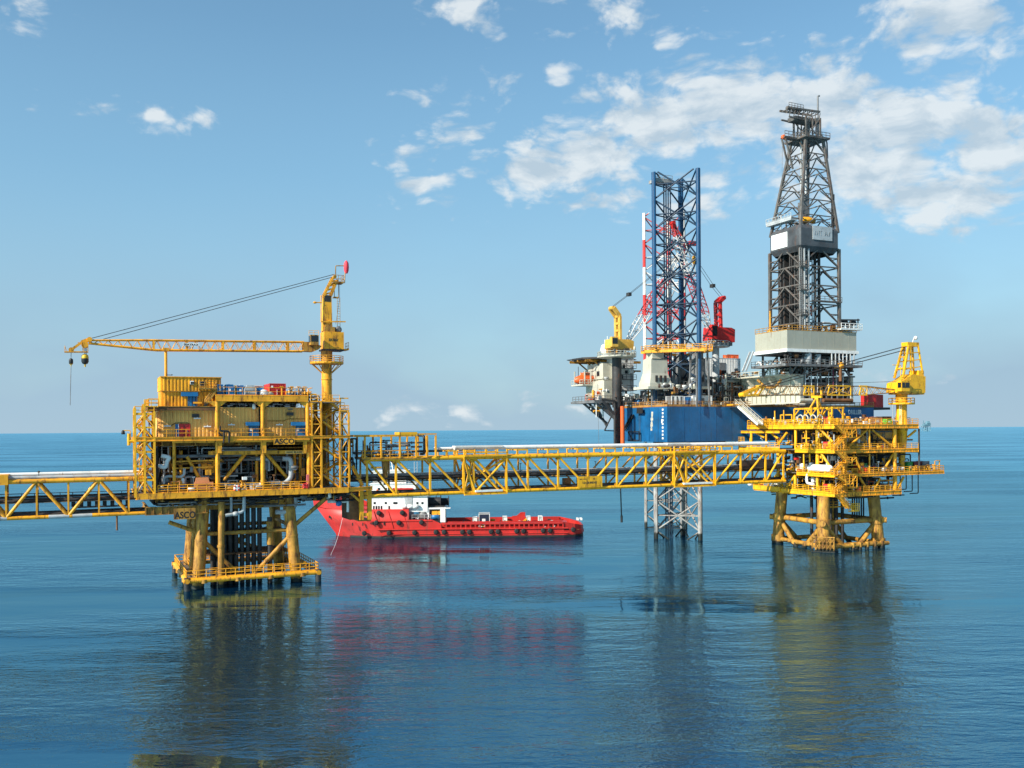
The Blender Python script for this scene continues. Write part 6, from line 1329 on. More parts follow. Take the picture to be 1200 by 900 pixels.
for px in (735,737.5): a, c = jl(px,504,0), jl(px+8.5,486,0); b.beam(V(-1.2,a.y,a.z),V(-.8,c.y,c.z),.28,.3)
b.box(-1.3,-.2,jl(758,484,0).y,jl(751,484,0).y,jl(754,484.5,0).z,jl(754,484,0).z); b.box(-1.2,-1.1,jl(758,481,0).y,jl(751,481,0).y,jl(754,484,0).z,jl(754,478,0).z); G_('fender_frame', b, BLACK)
s0, s1 = jf(994,485.5,-.0), jf(1009.5,480.3,-.0); lettering('DRILLER', s1.x-s0.x, s1.z-s0.z, WHITE, RG, (s0.x,-.05,s0.z), bold=.01)
b = MB()
for i in range(5): u = i*3.6+1.0; b.box(u,u+1.2,.5,6,zh0-.5,zh0-.004)
G_('keel_fitting', b, BLACK)
LEGC = paint('blue_chord_paint', (.006,.06,.145), .45, rust=.12, var=.2)
# --- legs: three chords each with X bracing
def leg(name_lbl, pts, z0_, z1_, zs_, mats_up, mats_lo, bay, rc, rb, brace_m, phase=0., red=None):
    """lattice leg of three chords; zs_ is where the upper paint begins"""
    lg = bpy.data.objects.new('leg', None); C.objects.link(lg); lg.parent = RG; lg['label'] = name_lbl
    P = [Vector(p) for p in pts]
    for i, p in enumerate(P):
        for a, c, m in ((z0_,zs_,mats_lo),(zs_,z1_,mats_up)):
            b = MB(); b.tube((p.x,p.y,a),(p.x,p.y,c),rc,12); d = (p-(P[0]+P[1]+P[2])/3).normalized(); t = V(-d.y,d.x,0)
            b.beam(p+t*rc*1.05+V(0,0,a+.01),p+t*rc*1.05+V(0,0,c-.01),.2,.5)
            o = b.build('chord', m, lg)
    for a_, c_, m in ((z0_,zs_,LEGW),(zs_,z1_,brace_m)):
        b = MB(); k0 = math.floor((a_-phase)/bay)
        z_ = phase+k0*bay
        while z_ < c_+bay:
            for i in range(3):
                p, q_ = P[i], P[(i+1)%3]
                lo, hi = z_, z_+bay
                for s0_, s1_ in (((p,lo),(q_,hi)),((q_,lo),(p,hi))):
                    A = V(s0_[0].x,s0_[0].y,s0_[1]); B = V(s1_[0].x,s1_[0].y,s1_[1])
                    ta, tb = (a_-lo)/bay, (c_-lo)/bay
                    ta, tb = max(0,ta), min(1,tb)
                    if tb-ta > .03: b.tube(A+(B-A)*ta, A+(B-A)*tb, rb, 8)
                h = lo+bay/2
                if a_ <= h < c_: b.tube(V(p.x,p.y,h),V(q_.x,q_.y,h),rb*.85,8)
            h = lo+bay/2
            if a_ <= h < c_:
                m3 = [(P[i]+P[(i+1)%3])/2 for i in range(3)]
                for i in range(3): b.tube(V(m3[i].x,m3[i].y,h),V(m3[(i+1)%3].x,m3[(i+1)%3].y,h),rb*.6,6)
            z_ += bay
        b.build('bracing', m, lg)
    return lg, P
def wl(px, py): u, v = JF.h(px, py, 0); return V(u,v,0)
f1, f2 = wl(770.3,632)+V(.3,1.0,0), wl(823,634)+V(.6,1.6,0)
d = (f2-f1).normalized(); n_ = V(-d.y,d.x,0); sd3 = (f2-f1).length; b1 = (f1+f2)/2+n_*sd3*.87
zl1 = JF.f(790,205,f1.y)[1]; zc = JF.f(795,581.5+21,f1.y)[1]      # a bracing crossing seen just above the water
L1, P1 = leg('near lattice leg, blue above the hull and pale below', (f1,f2,b1), -5, zl1, zh0-1, LEGC, LEGW, 7.1, .52, .19, LEGB, phase=zc-3.55)
off = V(20-5.2,30.5-3.0,0)-V(0,0,0); c2 = (wl(757.5,618)+wl(803,620))/2
P2 = [p-(f1+f2)/2+c2 for p in (f1,f2,b1)]
zl2 = JF.f(758,246,c2.y)[1]
L2, P2 = leg('farther lattice leg banded red and white above the hull', P2, -5, zl2, zh0-1, REDW, LEGW, 7.1, .40, .15, REDW2, phase=zc-2.0)
b = MB()
for i in range(4): b.tube(f1+(f2-f1)*(.42+.05*i)+V(0,3.5,-3),f1+(f2-f1)*(.42+.05*i)+V(0,3.5,zl1-2),.16,6)
b.build('riser_pipe', LEGB, L1)
for k in range(8): z_ = zl1-4-k*7.1; 
a, c = JF.f(765,206,f1.y)[0], JF.f(789,211,f1.y)[0]; MB().box(a+.8,c,f1.y+.4,f1.y+3,zl1-2.0,zl1-1.3).rail([V(a+.8,f1.y+.4,zl1-1.3),V(c,f1.y+.4,zl1-1.3)],1.1,.06,1.2,toe=.3).build('top_platform', LEGW, L1)
# jack houses round each chord
def jackhouse(p, m, s=1.0):
    o = G_('jack_house', MB().loft([[V(p.x-2.6*s,p.y-2.2,zh1+.2+z_) if 0 else V(p.x-a,p.y-a*.8,zh1+z_),V(p.x+a,p.y-a*.8,zh1+z_),V(p.x+a,p.y+a*.8,zh1+z_),V(p.x-a,p.y+a*.8,zh1+z_)] for a, z_ in ((3.0*s,4.8),(3.0*s,5.6),(2.3*s,8.0),(2.2*s,11.2),(1.6*s,11.6),(1.6*s,13.0))],smooth=False), m)
    b = MB()
    for i in range(3): b.box(p.x-1.5*s+i*1.2,p.x-.9*s+i*1.2,p.y-2.45*s-.1,p.y-2.3*s,zh1+5.9,zh1+7.4)
    b.build('jack_motor', DARK, o); MB().box(p.x-2.0*s,p.x+2.0*s,p.y-1.85*s,p.y-1.75*s,zh1+11.2,zh1+11.4).build('trim', DARK, o)
    b = MB(); b.box(p.x-4*s,p.x+4*s,p.y-3.2*s,p.y+3.2*s,zh1+4.2,zh1+4.8)
    b.build('base', CREAM, o); return o
jackhouse(f1+V(-.2,-.4,0), CREAM); jackhouse(f2+V(1.2,2.2,0), GREYD, .62); jackhouse(b1+V(0,.5,0), GREYD, .7)
b = MB(); zr = zh1+13.0
for a, c in ((f1,f2),(f2,b1),(b1,f1)): e = (c-a).normalized(); n__ = V(e.y,-e.x,0)*1.9; b.beam(a+n__-e*2+V(0,0,zr),c+n__+e*2+V(0,0,zr),1.4,.5); b.rail([a+n__*1.3-e*2+V(0,0,zr+.25),c+n__*1.3+e*2+V(0,0,zr+.25)],1.2,.08,1.6,mids=2)
G_('leg_walkway', b, YEL)
b = MB()
for p in (f2,b1,f1): 
    for dx, dy in ((-1.8,-1.5),(1.8,-1.5),(1.8,1.5),(-1.8,1.5)): b.beam(V(p.x+dx,p.y+dy,zh1),V(p.x+dx*.8,p.y+dy*.8,zr),.35,.35)
G_('leg_guide', b, GREYD)
# --- accommodation
def jbox(name, px0, px1, py0, py1, v, dep, m, label=None, parent=None):
    a, c = jf(px0,py1,v), jf(px1,py0,v); return G_(name, MB().box(a.x,c.x,v,v+dep,a.z,c.z), m, parent, label), a, c
vA = 19.0; ac, aA, aC = jbox('accommodation', 720.5, 742.5, 419, 458, vA, 9.5, WHITE, 'white living quarters block')
MB().box(aA.x-.15,aC.x+.2,vA-.2,vA+9.6,aC.z,aC.z+.25).build('roof', GREYP, ac)
b = MB(); b.box(aA.x-2.6,aA.x-.004,vA+1.2,vA+9,aA.z-1,aC.z-1.5); b.box(aA.x-2.9,aA.x,vA+1,vA+9.2,(aA.z*.62+aC.z*.38)-.2,(aA.z*.62+aC.z*.38)); b.build('side_wing', CREAM, ac)
a_q, c_q = aA.x, aC.x; z_q = jf(712,470,vA).z
b = MB()
for k in range(1,4): zz_ = z_q+(aC.z-z_q)*k/4; b.box(aA.x,aC.x+.25,vA-.95,vA-.01,zz_-.12,zz_); b.rail([V(aA.x,vA-.9,zz_),V(aC.x+.25,vA-.9,zz_)],1.1,.06,1.4,toe=0)
b.ladder((aC.x-1,vA-.7,z_q),(aC.x-1,vA-.7,aC.z),.6)
b.build('gallery', GREYD, ac)
lw, a_, c_ = jbox('lower_wing', 708, 722, 446, 468, vA-1.5, 9, CREAM); 
for py in (424.5,437):
    for uu in (0.3,):
        wn = MB().box(aA.x-2.66,aA.x-2.605,vA+1.2+7.8*uu-.6,vA+1.2+7.8*uu+.6,jf(712,py,vA).z-.6,jf(712,py,vA).z+.6).build('window', GLASS, ac)
for px in (734,):
    for py in (436,): a = jf(px,py,vA); MB().box(a.x-.4,a.x+.4,vA-.05,vA-.005,a.z-.4,a.z+.4).build('window', GLASS, ac)
b = MB(); z_ = jf(712,470,vA).z; b.box(a_.x-3,aC.x+4,vA-2,vA+10,z_-.5,z_); b.box(a_.x-2,aC.x+2,vA-1.6,vA+8,jf(712,492,vA).z,z_-.6) if 0 else None
for i in range(3): u = a_.x-2.2+i*1.6; b.beam((u,vA-1.2,z_-.4),(a_.x+4.5,vA-1.2,zh0+4.5-i*.4),.4,.5); b.beam((u,vA+5,z_-.4),(a_.x+4.5,vA+5,zh0+4.5-i*.4),.4,.5)
b.rail([V(a_.x-3,vA+9,z_),V(a_.x-3,vA-2,z_),V(aC.x+4,vA-2,z_)],1.2,.07,1.5); G_('support_deck', b, GREYD)
clutter(RG, a_.x-2.5, a_.x+4, vA-1.8, vA+3, z_-4, z_+3, 22, 101, [DARK,WHITE,GREYP,WHITE,YEL], (.1,.3), .4, 'deck_pipe')
a = jf(706,416,24); G_('radome', MB().lathe([(.4,-1.6),(1.3,-1.2),(1.6,0),(1.3,1.1),(.3,1.6)],(jf(711,409,20).x,20,jf(711,410,20).z),14), WHITE)
b = MB()
for px, h in ((709,398),(712,394),(715,401),(706,404)): p = jf(px,416,22); b.tube((p.x,22,p.z-1),(p.x,22,jf(px,h,22).z),.09,5)
for k in range(4): z_ = jf(710,402+k*3,22).z; b.beam((jf(709,400,22).x-.6,22,z_),(jf(712,400,22).x+.5,22,z_),.08,.08)
G_('aerial_mast', b, WHITE)
# helideck over the quarters
hc = jf(705,420.5,27); rr_ = 7.6; zk = hc.z; oc = [(hc.x+rr_*cos(pi/8+i*pi/4), 27+rr_*sin(pi/8+i*pi/4)) for i in range(8)]
hd = G_('helideck', MB().prism(oc,zk-.45,zk), DARK)
b = MB()
for i in range(8): p = V(*oc[i],zk-.3); q_ = V(*oc[(i+1)%8],zk-.3); dirn = (V(hc.x,27,zk-.3)-p).normalized(); b.beam(p,q_,.2,.2); b.beam(p-dirn*1.2,q_-((V(hc.x,27,zk-.3)-q_).normalized())*1.2,.15,.12); b.beam(p,p-dirn*1.2,.1,.1)
b.build('safety_net', DARK, hd)
b = MB()
for dy in (-4,0,4):
    for dx in (-5,-1,3): b.beam((hc.x+dx,27+dy,zk-.5),(hc.x+dx+4.2,27+dy,zk-3.6),.3,.3)
    b.beam((hc.x-7,27+dy,zk-.8),(hc.x+9,27+dy,zk-1.0),.3,.6); b.beam((hc.x-3,27+dy,zk-3.2),(hc.x+9,27+dy,zk-3.2),.3,.4)
b.build('support_truss', YEL2, hd)
b = MB(); z_ = jf(700,451,23).z; b.box(jf(683,450,23).x,jf(708,450,23).x,23,29,z_-.2,z_)
for px in (686,693,700,706): u = jf(px,450,23).x; b.beam((u,23.3,z_),(u,23.3,zk-3.3),.25,.3); b.beam((u,28.5,z_),(u,28.5,zk-3.3),.25,.3)
b.rail([V(jf(683,450,23).x,29,z_),V(jf(683,450,23).x,23,z_),V(jf(708,450,23).x,23,z_)],1.2,.07,1.4); b.beam((jf(699,450,23).x,25,z_),(jf(712,472,23).x,25,jf(712,472,23).z),.4,.4); b.beam((jf(692,450,23).x,25,z_),(jf(709,466,23).x,25,jf(709,466,23).z),.3,.3); G_('boat_station', b, CREAM)
a = jf(689.5,445,24); o = JF.thing('lifeboat','orange enclosed lifeboat hanging under the helideck of the rig','lifeboat',a.x,25.5,a.z-1.2)
hlb = MB(); rings = []
for x, w_, h0_, h1_ in ((-3.1,.15,.7,1.5),(-2.6,.8,.3,2.0),(-1.5,1.25,.05,2.4),(0,1.35,0,2.5),(1.5,1.25,.05,2.5),(2.5,.85,.25,2.2),(3.1,.2,.7,1.6)): rings.append([V(x,w_*cos(t)*1.0,(h0_+h1_)/2+(h1_-h0_)/2*sin(t)) for t in [2*pi*i/12 for i in range(12)]])
hlb.loft(rings).build('hull', ORANGE, o); MB().box(-.9,1.1,-.9,.9,2.2,3.0).build('cockpit', ORANGE, o); MB().box(-.7,.9,-.92,-.9,2.5,2.85).build('window', GLASS, o); MB().tube((-2,0,2.2),(-2,0,4.5),.08,5).tube((2,0,2.2),(2,0,4.5),.08,5).build('fall_wire', DARK, o)
# crane pedestal column down the left side with service tower
pc = jf(723,440,14.0); u0 = pc.x
G_('tower_leg', MB().tube((u0,14,jf(723,525,14).z),(u0,14,jf(723,470,14).z),.85,12).tube((u0-1.3,13,jf(723,521,14).z),(u0-1.3,13,jf(723,470,14).z),.3,8).tube((u0+1.3,13.4,jf(723,522,14).z),(u0+1.3,13.4,jf(723,470,14).z),.35,8), DARK)
b = MB(); zA, zB = jf(723,524,14).z, jf(723,466,14).z
for i in range(6): z_ = zA+(zB-zA)*i/6; z2_ = zA+(zB-zA)*(i+1)/6; b.beam((u0-1.3,13,z_),(u0+1.3,13.4,z2_),.18,.18); b.beam((u0-1.3,13,z2_),(u0+1.3,13.4,z2_),.18,.18)
b.beam((u0-1.3,13,jf(723,505,14).z),(jf(706,504.5,14).x,13,jf(706,504.5,14).z),.25,.25); b.beam((jf(706,504.5,14).x,13,jf(706,504.5,14).z),(jf(714,488,14).x,13,jf(714,488,14).z),.25,.25); b.beam((u0-1.3,13,jf(714,470,14).z),(jf(702,470,14).x,13,jf(700,468,14).z),.6,.5); b.beam((u0-1.3,13,jf(714,486,14).z),(jf(704,470,14).x,13,jf(704,470,14).z),.5,.5); G_('tower_bracing', b, DARK)
p = jf(729.5,500,12); G_('water_pipe', MB().tube((p.x,12,jf(729.5,521,12).z),(p.x,12,jf(729.5,476,12).z),.5,10), ORANGE)
p = jf(701.5,470,20); o = JF.thing('fall_line','thin line hanging from the lifeboat station of the rig','rope',p.x,20,jf(702,520,20).z); MB().tube((0,0,0),(-.3,0,jf(701.5,450,20).z-jf(702,520,20).z),.045,4).build('line', GREYD, o)
# --- deck gear
zd = zh1+.12
clutter(RG, .5, 15, 1.5, 14, zd+.2, zd+4.2, 46, 102, [DARK,GREYD,GREYP,YEL2,CREAM,BLACK,WHITE], (.08,.3), .45, 'deck_pipe')
clutter(RG, 14, 30, 2, 20, zd+.2, zd+8, 50, 103, [DARK,GREYD,BLACK,GREYP,CREAM,DARK], (.1,.3), .5, 'deck_pipe')
b = MB(); q = random.Random(21)
for i in range(26): u, v = q.uniform(1,16), q.uniform(6,18); w_ = q.uniform(.6,2.2); b.box(u,u+w_,v,v+w_,zd,zd+q.uniform(1,4.5)+.001*i)
gd = G_('machinery_skid', b, GREYD); gd['kind'] = 'stuff'
G_('deck_house', MB().box(12,30,14,22,zd,zd+6.5), GREYD); G_('deck_house', MB().box(16,24,6,13,zd,zd+4.2), DARK)
b = MB(); 
for k in (0,1,2): b.beam((2+k*.9,2.5,zd),(3+k*.9,2.6,zd+2.4),.25,.25); b.beam((4+k*.9,2.5,zd),(3+k*.9,2.6,zd+2.4),.25,.25)
b.lathe([(.2,-.7),(1.0,-.6),(1.0,.6),(.2,.7)],(3.6,3.2,zd+1.4),12,'x'); G_('mooring_winch', b, YEL2)
G_('valve', MB().lathe([(.1,-.9),(.7,-.5),(.7,.5),(.1,.9)],(jl(747,469,1.5).x,jl(747,469,1.5).y,zd+1.2),12,'y'), BLUEP)
gear(RG, .8, 16, 1.2, 13, zd, 4.8, 190, 221, [WHITE,CREAM,GREYP,GREYD,DARK,YEL2,RUST,WHITE]); gear(RG, 16, 34, 2, 14, zd, 6.5, 170, 222, [GREYD,DARK,GREYP,CREAM,WHITE,RUST]); gear(RG, a_.x-2.6, a_.x+5, vA-1.6, vA+4, jf(712,470,vA).z, 3, 70, 223, [WHITE,GREYP,DARK,YEL2,ORANGE]); gear(RG, -.5, 6, 14, 18, zd, 4, 40, 224, [WHITE,GREYD,DARK,BLUEP,CREAM])
gear(RG, P1[0].x-2.5, P1[1].x+3, -.2+P1[0].y*0+1.0, 9, zd+4.3, 3.0, 40, 225, [WHITE,CREAM,GREYP,DARK])
# white liquid tanks, containers along the deck edge
def jcargo(name, label, cat, px0, px1, py1, v, dep, z_, m, frame=None, group=None, stripes=0):
    a, c = jf(px0,470,v), jf(px1,470,v); h = jf((px0+px1)/2,py1,v).z-z_; o = JF.thing(name,label,cat,a.x,v,z_+.01,0,group); w_ = c.x-a.x
    b = MB(); b.corr(.1,w_-.1,.12,h-.1,.1,.06,.5); b.box(.1,w_-.1,.251,dep-.1,.12,h-.12); b.build('body', m, o); f = MB()
    for x in (0,w_-.14):
        for y in (0,dep-.14): f.box(x,x+.14,y,y+.14,0,h)
    for zz_ in (0,h-.14):
        for y in (.003,dep-.137): f.box(.14,w_-.14,y,y+.134,zz_+.003,zz_+.137)
    for k in range(stripes): x = w_*(k+1)/(stripes+1); f.box(x-.25,x+.25,-.02,.03,.14,h-.15)
    f.build('frame', frame or m, o); MB().box(w_*.42,w_*.58,-.05,.03,h*.3,h*.75).build('door', GREYD if m is WHITE else m, o); return o
jcargo('cargo_basket','dark open basket with white frame at the left end of the rig deck edge','basket',787,801,464,.8,2.4,zd,GREYD,WHITE,stripes=2); jcargo('cargo_container','blue container between white ones on the rig deck edge','container',802,810.5,464.5,.8,2.4,zd,BLUEP,WHITE)
jcargo('cargo_container','long white container on the rig deck edge','container',812,835,463.5,.8,2.6,zd,WHITE)
jcargo('cargo_container','red container on the right end of the rig hull','container',1019,1035,462.5,1.5,3,zd,REDP)
G_('deck_extension', MB().box(uH-6,jf(1040,474,1.5).x,.6,6,zh1-.5,zh1+.1), DARK)
jcargo('deck_tank','big white square tank behind the red crane column','tank',826,868,419.5,17,7,zd+8,WHITE)
G_('tank_deck', MB().box(jf(820,447,17).x,jf(874,447,17).x,16,26,zd+7.6,zd+8.0).box(jf(824,447,17).x,jf(870,447,17).x,17.5,24,zd,zd+7.5), GREYD)
jcargo('deck_basket','orange basket on top of the big white tank','basket',853,866,415.5,19,2,JF.f(846,419.5,17)[1],ORANGE)
jcargo('cargo_container','second white tank beside the lattice leg','tank',812,827,433,15,4,zd,WHITE)
# pipe rack with railings and pipe ends between crane and cantilever
a, c = jf(846,446,4), jf(890,440,4)
b = MB()
for i in range(14): u = a.x+(c.x-a.x)*i/13; b.beam((u,4,zd),(u,4,c.z-1.5),.3,.3); b.beam((u,4,a.z-5),(u,4,a.z-1.2),.5,.12)
for z_ in (c.z-1.6,c.z-4,zd+1.5): b.beam((a.x,4,z_),(c.x,4,z_),.3,.4)
G_('pipe_rack', b, CREAM)
G_('rack_panel', MB().corr(a.x,c.x,c.z-5.5,c.z-1.8,4.6,.12,1.2), GREYD)
gear(RG, a.x, c.x, 4.3, 9, c.z-1.4, 1.8, 70, 241, [RUST,DARK,ORANGE,GREYD,WHITE,BLACK,YEL2]); gear(RG, a.x-3, c.x, .8, 3.8, zd, 6.5, 90, 242, [DARK,GREYD,GREYP,BLACK,CREAM,RUST])
gear(RG, P1[0].x-2.4, P1[1].x+2.6, P1[0].y-3.0, P1[0].y-1.2, zr+.26, 1.5, 34, 243, [YEL2,DARK,GREYD,RUST,CREAM])
gear(RG, a_q+.2, c_q-.2, vA-1.0, vA-.05, z_q, 11, 44, 244, [GREYP,GREYD,WHITE,DARK,CREAM]); gear(RG, a_q-2.4, a_q-.2, vA+.2, vA+1.1, z_q, 9, 26, 245, [GREYP,CREAM,YEL2,DARK])
clutter(RG, a.x-4, c.x, 1.0, 3.8, zd+.3, zd+7, 40, 246, [DARK,GREYD,GREYP,BLACK,RUST], (.08,.25), .4, 'deck_pipe')
for i in range(20): u = a.x+(c.x-a.x)*q.uniform(0,1); v = q.uniform(4.5,9); G_('drill_pipe', MB().lathe([(.1,0),(.24,.1),(.24,.9),(.12,1.0)],(u,v,c.z-1.5),8) if q.random() < .5 else MB().tube((u,v,c.z-1.2+q.uniform(0,.6)),(u+2.4,v,c.z-1.2+q.uniform(0,.6)),.2,7), q.choice([DARK,RUST,GREYP,ORANGE,GREYD]))
G_('railing', MB().rail([V(a.x,4,c.z-1.4),V(c.x,4,c.z-1.4)],1.2,.07,1.5), GREYP)
# ------------------------------------------------------------------ cantilever reaching over the platform
vc = -17.0; uL_ = jf(937.5,455,vc).x; uR_ = jf(1001,455,vc).x; zb_ = jf(937,472.5,vc).z; zt_ = jf(937,441,vc).z
cl = G_('cantilever', MB().box(uL_+.3,uL_+1.0,vc,8,zb_+.3,zt_).box(uR_-1.0,uR_-.3,vc,8,zb_+.3,zt_).box(uL_+1,uR_-1,2,2.4,zb_+.5,zt_-1).box(uL_+1,uR_-1,vc+6,vc+6.3,zb_+.5,zt_-1), CREAM, label='pale ribbed cantilever beam')
b = MB(); n = 15
for i in range(n+1):
    v = vc+(8-vc)*i/n; b.box(uL_-.05,uL_+.29,v-.12,v+.12,zb_+.4,zt_-.2) if i % 2 == 0 else b.box(uL_-.1,uL_+.29,v-.1,v+.1,zb_+.4,zb_+2.2)
b.box(uL_-.25,uL_+1.2,vc-.1,8.1,zb_,zb_+.35).box(uL_-.1,uL_+.3,vc,8,zb_+2.2,zb_+2.5).box(uL_-.25,uL_+1.2,vc-.1,8.1,zt_,zt_+.35); b.build('rib', CREAM, cl)
b = MB(); b.box(uR_-1.2,uR_+.2,vc-.1,8.1,zb_,zb_+.35).box(uR_-1.2,uR_+.2,vc-.1,8.1,zt_,zt_+.35)
for i in range(9): u = uL_+1.5+(uR_-uL_-3)*i/8; b.beam((u,vc+.4,zb_),(u,vc+.4,zt_),.3,.35)
for z_ in (zb_+.2,zb_+2.6,zt_-1.5): b.beam((uL_+1.2,vc+.3,z_),(uR_-1.2,vc+.3,z_),.35,.45)
for i in range(4): u = uL_+1.5+i*3.2; b.beam((u,vc+.35,zb_+2.6),(u+1.6,vc+.35,zt_-1.5),.15,.15)
b.build('end_frame', GREYD, cl)
MB().box(uL_+1.05,uR_-1.05,vc+1.5,vc+1.7,zb_+.6,zt_-.6).build('end_screen', BLACK, cl)
for px0, px1 in ((938,953),(966,1000)): a, c = jf(px0,469,vc-1), jf(px1,469,vc-1); MB().tube((a.x,vc-.6,a.z),(c.x,vc-.6,a.z),.45,10).build('riser_joint', RUST if px0 > 950 else CREAM, cl)
b = MB()
for px in (944,951,958,971,980,988): p = jf(px,455,vc-.3); b.tube((p.x,vc-.3,zb_+2.4),(p.x,vc-.3,zt_+1),.12,6)
b.build('tensioner_line', GREYP, cl); MB().tube((jf(976.5,455,vc-.4).x,vc-.4,zb_+3),(jf(976.5,455,vc-.4).x,vc-.4,zt_+3),.14,6).build('tensioner_line', paint('maroon_hose',(.18,.03,.06),.6), cl)
clutter(cl, uL_+1.5, uR_-1.5, vc+.5, vc+1.4, zb_+1, zt_-.5, 22, 104, [GREYD,GREYP,DARK,RUST], (.08,.2), .3)
b = MB()                                                    # knee brackets carrying the side walkway
zw = jf(922,433,vc).z
for v in (vc+.5,vc+8.5,vc+16): b.prism([(uL_-1.6,zt_+.2),(uL_+.2,zt_+.2),(uL_+.2,zb_+3.5),(uL_-.1,zb_+3.5),(uL_-.5,zt_-1.8),(uL_-1.6,zt_-.4)],v-.3,v+.3,'y')
b.box(uL_-2.4,uL_,vc-.2,7,zt_+.36,zt_+.5).rail([V(uL_-2.4,7,zt_+.5),V(uL_-2.4,vc-.2,zt_+.5)],1.2,.07,1.6); b.build('side_walkway', CREAM, cl)
b = MB()
for k in range(3): v = vc+6+k*2; b.pipe([V(uL_-1.5,v,zt_+.6),V(uL_-1.8,v,zt_+2.4),V(uL_-1.2,v+2.5,zt_+4.2),V(uL_-.2,v+4.4,zt_+3.6)],.24,8,1.2)
b.build('hose', WHITE, cl); 
b = MB(); b.pipe([V(uL_-1.9,vc+12,zt_-.3),V(uL_-1.9,vc+9,zt_-2.2),V(uL_-1.9,vc+6,zt_-2.3),V(uL_-1.9,vc+4,zt_-.6)],.3,8,1.2); b.build('hose', YEL2, cl)
# red/black well-bay gear under the cantilever, dark hull behind needs nothing more
# ------------------------------------------------------------------ derrick with its drill floor
vd = -18.0; uA_ = jf(922.5,398,vd).x; uB_ = jf(1003.5,398,vd).x; zf0, zf1 = jf(922,408,vd).z, jf(922,386.5,vd).z; dd_ = jl(885,398,uA_).y-vd
DK = JF.thing('drilling_derrick','tall grey steel derrick with a khaki drill floor box above the right platform','derrick',uA_,vd,zt_+.36)
o_ = V(uA_,vd,zt_+.36); W = uB_-uA_; D = dd_; Z0 = zf0-o_.z; Z1 = zf1-o_.z
def D_(name, b, m, parent=None, label=None): return b.build(name, m, parent or DK, label)
def dk(px, py, v=vd): u, z = JF.f(px,py,v); return V(u,v,z)-o_
b = MB(); b.box(0,W,0,.2,Z0,Z1).box(0,.2,.201,D,Z0,Z1).box(W-.2,W,.201,D,Z0,Z1).box(.201,W-.201,D-.2,D,Z0,Z1); D_('wind_wall', b, KHAKI)
b = MB()
for i in range(1,9): b.box(W*i/9-.03,W*i/9+.03,-.025,-.002,Z0,Z1)
for i in range(1,5): b.box(-.025,-.002,D*i/5-.03,D*i/5+.03,Z0,Z1)
D_('wall_seam', b, KHAKI)
D_('wall_skirt', MB().box(-.35,W+.35,-.35,0-.003,Z0-.75,Z0-.05).box(-.35,-.003,0,D+.3,Z0-.75,Z0-.05).box(W+.003,W+.35,0,D+.3,Z0-.75,Z0-.05), WHITE)
D_('drill_floor', MB().box(.25,W-.25,.25,D-.25,Z1-2.6,Z1-2.3).box(0,W,.0,D,Z0-1.0,Z0-.78), DARK)
D_('railing', MB().rail([V(0,D,Z1),V(0,0,Z1),V(W,0,Z1)],1.1,.07,1.4), YEL2)
# substructure between the cantilever and the floor
b = MB()
for u in (1.5,W*.28,W*.5,W*.72,W-1.5):
    for v in (.8,D-.8): b.ibeam((u,v,0),(u,v,Z0-1.0),.6,.6,.1)
for i, u in enumerate((1.5,W*.28,W*.5,W*.72)):
    u2_ = (W*.28,W*.5,W*.72,W-1.5)[i]; b.beam((u,D-.8,0),(u2_,D-.8,Z0-1),.3,.3); 
    if i in (0,3): b.beam((u,.8,Z0-1) if i else (u,.8,0),(u2_,.8,0) if i else (u2_,.8,Z0-1),.3,.3)
D_('substructure', b, GREYD)
zm = dk(945,427.5).z; b = MB(); b.box(-1.2,W+1.0,-.8,D,zm-.35,zm).rail([V(-1.2,D,zm),V(-1.2,-.8,zm),V(W+1,-.8,zm)],1.1,.06,1.4); D_('lower_platform', b, GREYD)
clutter(DK, .5, W-.5, .2, 5, zm+.3, Z0-1.2, 46, 105, [GREYD,CREAM,DARK,GREYP,DARK,RUST], (.08,.3), .4); clutter(DK, .5, W-.5, .3, 5, .2, zm-.4, 26, 106, [GREYD,DARK,GREYP,BLACK,WHITE], (.08,.25), .5)
b = MB()
for i in range(7): u = W*(.62+.055*i); b.tube((u,-.3,zm),(u,-.3,Z0-.8),.16,7)
D_('standpipe', b, GREYP); D_('tank', MB().lathe([(.3,0),(1.1,.2),(1.1,2.8),(.4,3.1)],(W*.32,1.0,zm+.02),12).lathe([(.3,0),(.8,.2),(.8,2.4),(.4,2.6)],(W*.46,.8,zm+.02),12), GREYP)
D_('dark_bay', MB().box(2,W-2,4.5,4.8,0,Z0-1.2), BLACK)
p = dk(985.5,428.5,vd-.6); D_('floodlight', MB().lathe([(.3,-.5),(.75,-.3),(.8,.3),(.4,.6)],V(p.x,-.6,p.z),12,'y').beam(V(p.x,-.6,p.z),V(p.x-1.6,-.4,p.z-.6),.3,.3), YEL); D_('hanging_hose', MB().tube(V(p.x-.1,-.5,p.z-.5),V(p.x-.1,-.5,p.z-3.5),.35,8), RUST)
b = MB()
for k in (0,1): a_, c_ = dk(883,412,vd+9), dk(874,427,vd+9); b.beam(V(a_.x,9+k*1.2,a_.z),V(c_.x,9+k*1.2,c_.z-1.5),.25,.4)
D_('pipe_chute', b, GREYP)
